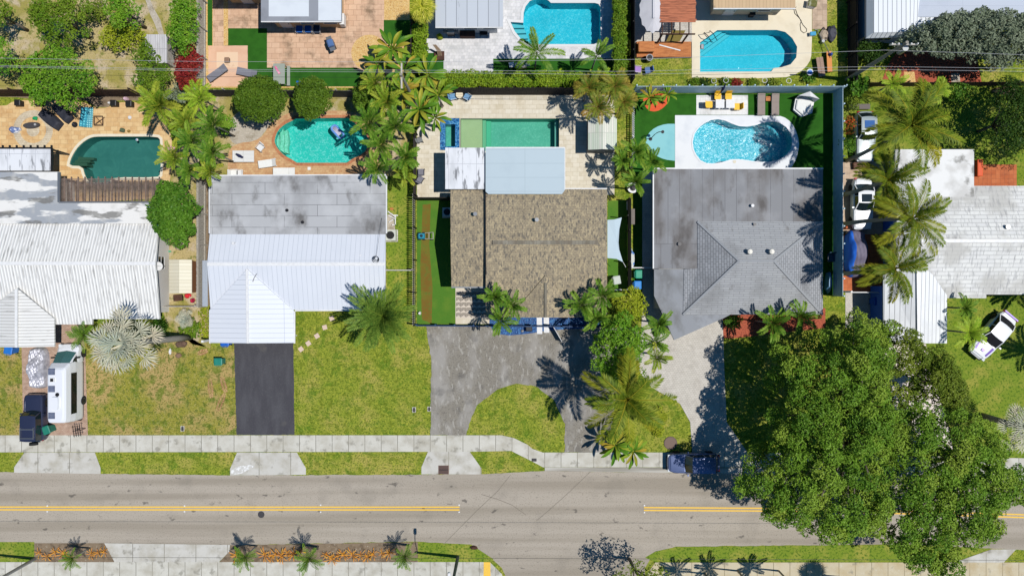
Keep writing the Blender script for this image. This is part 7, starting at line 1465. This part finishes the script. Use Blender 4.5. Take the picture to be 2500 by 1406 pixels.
boxthing('slab', 'small white slab near the wooden fence corner', 'slab', 1534, 502, 0, .3, .85, .1, W['white'])
# lumber heap
t = thing('lumber_pile', 'pile of white lumber and pipes against the white roof house', 'lumber', (*P(958, 535), 0), 0); 
for p_, q_ in (((-.4, .7, .1), (.4, .1, .35)), ((-.35, .3, .1), (.3, .0, .3)), ((.3, .3, .2), (.3, -.6, .2)), ((.05, .35, .25), (.55, .3, .25)), ((-.3, -.3, .15), (.15, -.05, .3)), ((.0, -.55, .2), (.35, -.55, .2))): b = MB(); b.bar(p_, q_, .09, .05); b.build('board', W['white'], t)
b = MB(); b.bar((-.2, .95, .08), (.1, .9, .08), .2, .05); b.build('board', WD, t, label='short orange board')
# rug on the small patio
t = thing('outdoor_rug', 'black and cream labyrinth patterned rug at the left of the brown porch', 'rug', (*P(1152, 742), .02), 0)
b = MB(); b.box(-1.45, -1.3, 0, 1.45, 1.3, .012); b.build('rug', M('rug_cream', c_(216, 204, 188), rough=.95), t)
b = MB(); cs = .48
for iy in range(5):
    for ix in range(6):
        cx, cy = -1.45 + cs * (ix + .5), -1.3 + cs * (iy + .5) + .02
        for k, r_ in enumerate((.2, .13, .06)):
            w_ = .018; b.box(cx - r_, cy + r_ - w_, .013, cx + r_, cy + r_ + w_, .018); b.box(cx - r_ - w_, cy - r_ * .6, .013, cx - r_ + w_, cy + r_ - w_, .018); b.box(cx + r_ - w_, cy - r_, .013, cx + r_ + w_, cy + r_ - w_, .018)
b.build('pattern', M('rug_black', c_(50, 46, 44), rough=.95), t)
# mower side: misc near front fence
boxthing('planter', 'black lantern box on the blue rock bed', 'planter', 1291, 801, R(3), .55, .5, .4, W['black'], W['dkmetal']); lump('rock', 'grey round rock beside the lantern box', 'rock', 1275, 808, .3, .3, .2, M('grey_rock', c_(150, 148, 146), rough=.9), 25)
t = thing('gate_leaf', 'open white front gate leaf by the doorstep', 'gate', (*P(1350, 797), 0), R(-60)); b = MB(); b.box(0, -.02, .1, 1.5, .02, 1.1); b.build('panel', W['white'], t); b = MB(); b.box(-.06, -.05, 0, -.005, .05, 1.2); b.build('post', W['black'], t)
# inflatable in the emerald pool
t = thing('pool_float', 'blue and white inflatable lounger floating in the emerald pool', 'pool float', (*P(824, 322), -.1), R(-48)); b = MB(); b.tube([(x, y, .08) for x, y in rrect(-.68, -.28, .68, .28, .26, 5) + rrect(-.68, -.28, .68, .28, .26, 5)[:1]], .1, 8); b.build('rim', M('sky_blue_vinyl', c_(110, 160, 230), rough=.3), t, smooth=True); b = MB(); 
for i in range(4): y = -.15 + i * .1; b.tube([(-.6, y, .06), (.35, y, .06)], .05, 6)
b.build('bed', M('white_lilac_vinyl', c_(210, 205, 225), rough=.35), t, smooth=True)
t = thing('pool_toy', 'tiny white round dispenser floating in the dark teal pool', 'float', (*P(333, 341), -.1), 0); b = MB(); b.cyl(0, 0, 0, .1, .12, .08, 14); b.build('ring', W['white'], t); b = MB(); b.cyl(0, 0, .101, .15, .05); b.build('cap', M('cap_blue', c_(90, 140, 220), rough=.4), t)
flatbox('pool_skimmer_lid', 'small cream square skimmer lid in the brick patio', 'lid', 755, 412, .28, .28, cw, cw); flatbox('pool_skimmer_lid', 'round cream skimmer lid in the white kidney pool deck', 'lid', 1793, 395, .28, .28, CREAM, CREAM, True)
boxthing('sunken_box', 'small grey outlet box at the corner of the arched pool steps', 'box', 1714, 115, 0, .25, .45, .02, W['dkmetal'], W['metal'])
t = thing('towel', 'pink towel dropped on the grey table of the turf strip', 'towel', (*P(684, 178), .78), R(-60)); b = MB(); b.loft([[(x, y, 0) for x, y in ((-.4, -.08), (0, -.12), (.42, -.1), (.4, .12), (0, .08), (-.38, .1))], [(x * .9, y * .8, .05) for x, y in ((-.4, -.08), (0, -.12), (.42, -.1), (.4, .12), (0, .08), (-.38, .1))]]); b.build('cloth', M('pink_cloth', c_(230, 120, 160), [('noise', c_(250, 200, 215), 5, .5, .6, .7)], rough=.9), t)
GPL = M('grey_green_plastic', c_(160, 168, 156), rough=.6); table('grey plastic picnic table on the turf behind the clipped trees', 688, 187, 0, 1.05, 1.85, .76, GPL, GPL); table('narrow grey bench right of the plastic picnic table', 708, 189, 0, .28, 1.8, .44, GPL, GPL, cat='bench')
boxthing('step_stool', 'small royal blue stool against the grey aged fence', 'stool', 734, 208, 0, .5, .45, .4, M('royal_blue_plastic', c_(40, 110, 190), rough=.5)); boxthing('fire_table', 'small square fire table centred on the cream terrace step', 'table', 557, 149, 0, .4, .4, .25, W['dkmetal'], M('iron_top', c_(150, 120, 100), rough=.7))
t = thing('tree_root_sculpture', 'brown driftwood post on the wooden plinth in the white paver yard', 'driftwood', (*P(1073, 138), 0), 0); b = MB(); b.box(-.45, -.4, 0, .45, .4, .2); b.build('plinth', W['brown'], t); b = MB()
for k in range(4): b.tube([(.1 * k - .1, 0, .2), (-.15 + .1 * k, .3, .8), (-.45 + .08 * k, .6, 1.3)], .05, 6, .03)
b.build('branch', M('driftwood', c_(170, 145, 120), rough=.9), t)
lump('shrub_pot', 'small bright potted shrub beside the stainless barbecue', 'plant', 1074, 92, .6, .6, .6, LM['yel'], 26)
boxthing('cushion', 'white cushion in the turf strip behind the foxtail palm', 'cushion', 1249, 161, R(10), .45, .45, .2, W['white'], part=('pad', 'top_cover'))
t = thing('rope_coil', 'coil of black cable on the white metal roof near its right end', 'cable coil', (*P(918, 632, 3.75), 3.7), 0); b = MB(); b.ring(0, 0, .0, .05, .2, .24); b.ring(.06, .04, .05, .09, .14, .17); b.ring(-.03, -.05, .02, .07, .27, .3); b.build('coil', W['dkmetal'], t); b = MB(); b.tube([(.02, .2, .05), (.35, 3.6, -.7)], .012, 4); b.build('cable_run', W['dkmetal'], t)
t = thing('stick', 'dead twig lying on the white carport roof', 'twig', (*P(624, 678, 3.6), 3.72), R(60)); b = MB(); b.tube([(-.4, 0, 0), (0, .04, .06), (.4, 0, .1)], .03, 5, .015); b.build('twig', W['bark'], t)
lump('garden_pot', 'round terracotta pot between the blue fence and the white car', 'plant pot', 2062, 556, .4, .4, .4, M('terracotta_pot', c_(190, 100, 60), rough=.8), 27); lump('tyre_pot', 'black round pot below the terracotta one', 'plant pot', 2063, 568, .45, .45, .35, W['rubber'], 28)
boxthing('pallet', 'stack of reddish wooden pallets below the old silver car', 'pallet', 2100, 405, R(5), 1.5, .6, .3, M('pallet_wood', c_(150, 112, 92), rough=.9, brick=(c_(140, 100, 82), c_(60, 44, 38), 2, .14, .04, 0, 0)))
boxthing('bench', 'grey wooden frame bench above the old silver car', 'bench', 2095, 263, 0, 1.8, .45, .3, M('dark_bench', c_(120, 112, 108), rough=.9)); boxthing('bench', 'orange red bench beside the white flat roof at the right', 'bench', 2384, 412, 0, .45, 1.5, .45, M('orange_red', c_(232, 96, 50), rough=.6))
lump('small_boat', 'pale blue covered kayak between the grey roof and the blue louvred fence', 'kayak', 2019, 690, .55, 2.2, .7, M('kayak_blue', c_(90, 140, 180), rough=.4), 29)
lump('rubble', 'pile of dead branches at the right of the boundary fence', 'branch pile', 2450, 222, 2.6, .8, .35, M('dead_branches', c_(150, 130, 100), [('noise', c_(60, 50, 40), 4, .45, .55, .9)], rough=.95), 30)
lump('flower_pot', 'white round pot by the date palm and side turf', 'plant pot', 1025, 764, .35, .35, .35, W['white'], 31)
lump('utility_stub', 'brown brick drain opening at the grass corner of the side street', 'drain', 1157, 1335, .8, .35, .25, W['brown'], 32)
# ---------- poles and wires
def ppole(label, base, h, r, mat, lamp=None):
    t = thing('street_lamp' if lamp else 'utility_pole', label, 'street lamp' if lamp else 'utility pole', (*P(*base), 0), 0); b = MB(); b.tube([(0, 0, 0), (0, 0, h)], r * 1.2, 10, r * .8); b.build('pole', mat, t)
    if lamp: b = MB(); b.tube([(0, 0, h - .4), (lamp[0] * .5, lamp[1] * .5, h + .1), (lamp[0], lamp[1], h + .15)], .04); b.build('arm', W['metal'], t); b = MB(); b.loft([[(x + lamp[0], y + lamp[1], h + .08) for x, y in rrect(-.14, -.3, .14, .3, .1, 3)], [(x + lamp[0], y + lamp[1], h + .22) for x, y in rrect(-.1, -.25, .1, .25, .09, 3)]]); b.build('lamp_head', W['white'], t)
    return t
gp = M('green_grey_pole', c_(84, 96, 88), rough=.7)
ppole('street lamp with a dark pole at the pavement near the side street corner', (1118, 1358), 8.6, .13, gp, (0, 1.9)); ppole('street lamp at the lower left corner by the orange plants', (86, 1363), 8.6, .13, W['metal'], (.2, 1.7))
up = ppole('utility pole with transformer beside the red mulch bed', (2068, 195), 9.6, .16, W['palmtrunk'])
b = MB(); b.box(-1.1, -.06, 9.0, 1.1, .06, 9.15); b.build('crossarm', W['wood'], up); b = MB(); b.cyl(.45, -.1, 7.7, 8.6, .24); b.build('transformer', W['metal'], up)
for x in (-1, -.5, .5, 1): b = MB(); b.cyl(x, 0, 9.151, 9.35, .05); b.build('insulator', W['white'], up)
up = ppole('thin utility pole hidden among the broad leaved plants', (1018, 258), 9.2, .13, W['palmtrunk'])
b = MB(); b.box(-.06, -1.0, 8.7, .06, 1.0, 8.82); b.build('crossarm', W['wood'], up)
WR = M('pale_wire', c_(210, 210, 214), rough=.5, metal=.3)
for pts, h, l, m in (([(-200, 139), (490, 151), (985, 152), (1540, 146), (2160, 123), (2700, 141)], 9.0, 'uppermost pale power line over the back gardens', WR), ([(-200, 157), (490, 170), (985, 172), (1500, 175), (2140, 163), (2700, 170)], 8.8, 'second pale power line from the top over the back gardens', WR), ([(-200, 160), (490, 174), (985, 177), (1500, 183), (2150, 170), (2700, 178)], 8.8, 'lower pale power line over the back gardens', WR), ([(-200, 177), (490, 188), (990, 190), (1500, 188), (2150, 173), (2700, 181)], 7.6, 'lowest dark cable over the back gardens', W['dkmetal']), ([(-200, 1359), (1250, 1362), (2700, 1368)], 7.5, 'dark cable along the southern pavement', W['dkmetal'])):
    t = thing('power_line', l, 'power line', (*P(*pts[0], h), 0), 0, 'overhead power lines'); b = MB(); b.tube([P3(x, y, h) for x, y in pts], .011 if m is WR else .013, 5); b.build('wire', m, t, world=True)
# tile marks: reflective studs on the road
for i, (x, y) in enumerate(((116, 1234), (116, 1248), (451, 1234), (451, 1248), (783, 1232), (783, 1249), (1121, 1232), (1121, 1249), (1573, 1233), (1573, 1250))):
    w_ = ('near the lower left corner', 'below the olive lawn', 'right of the round manhole cover', 'at the end of the left yellow line', 'at the start of the right yellow line')[i // 2]
    t = thing('road_stud', 'small square stud %s the yellow line %s' % (('below', 'above')[i % 2 == 0], w_), 'road stud', (*P(x, y), 0), 0, 'reflective studs along the double yellow line'); b = MB(); b.box(-.06, -.06, .02, .06, .06, .045); b.build('stud', W['white'], t)
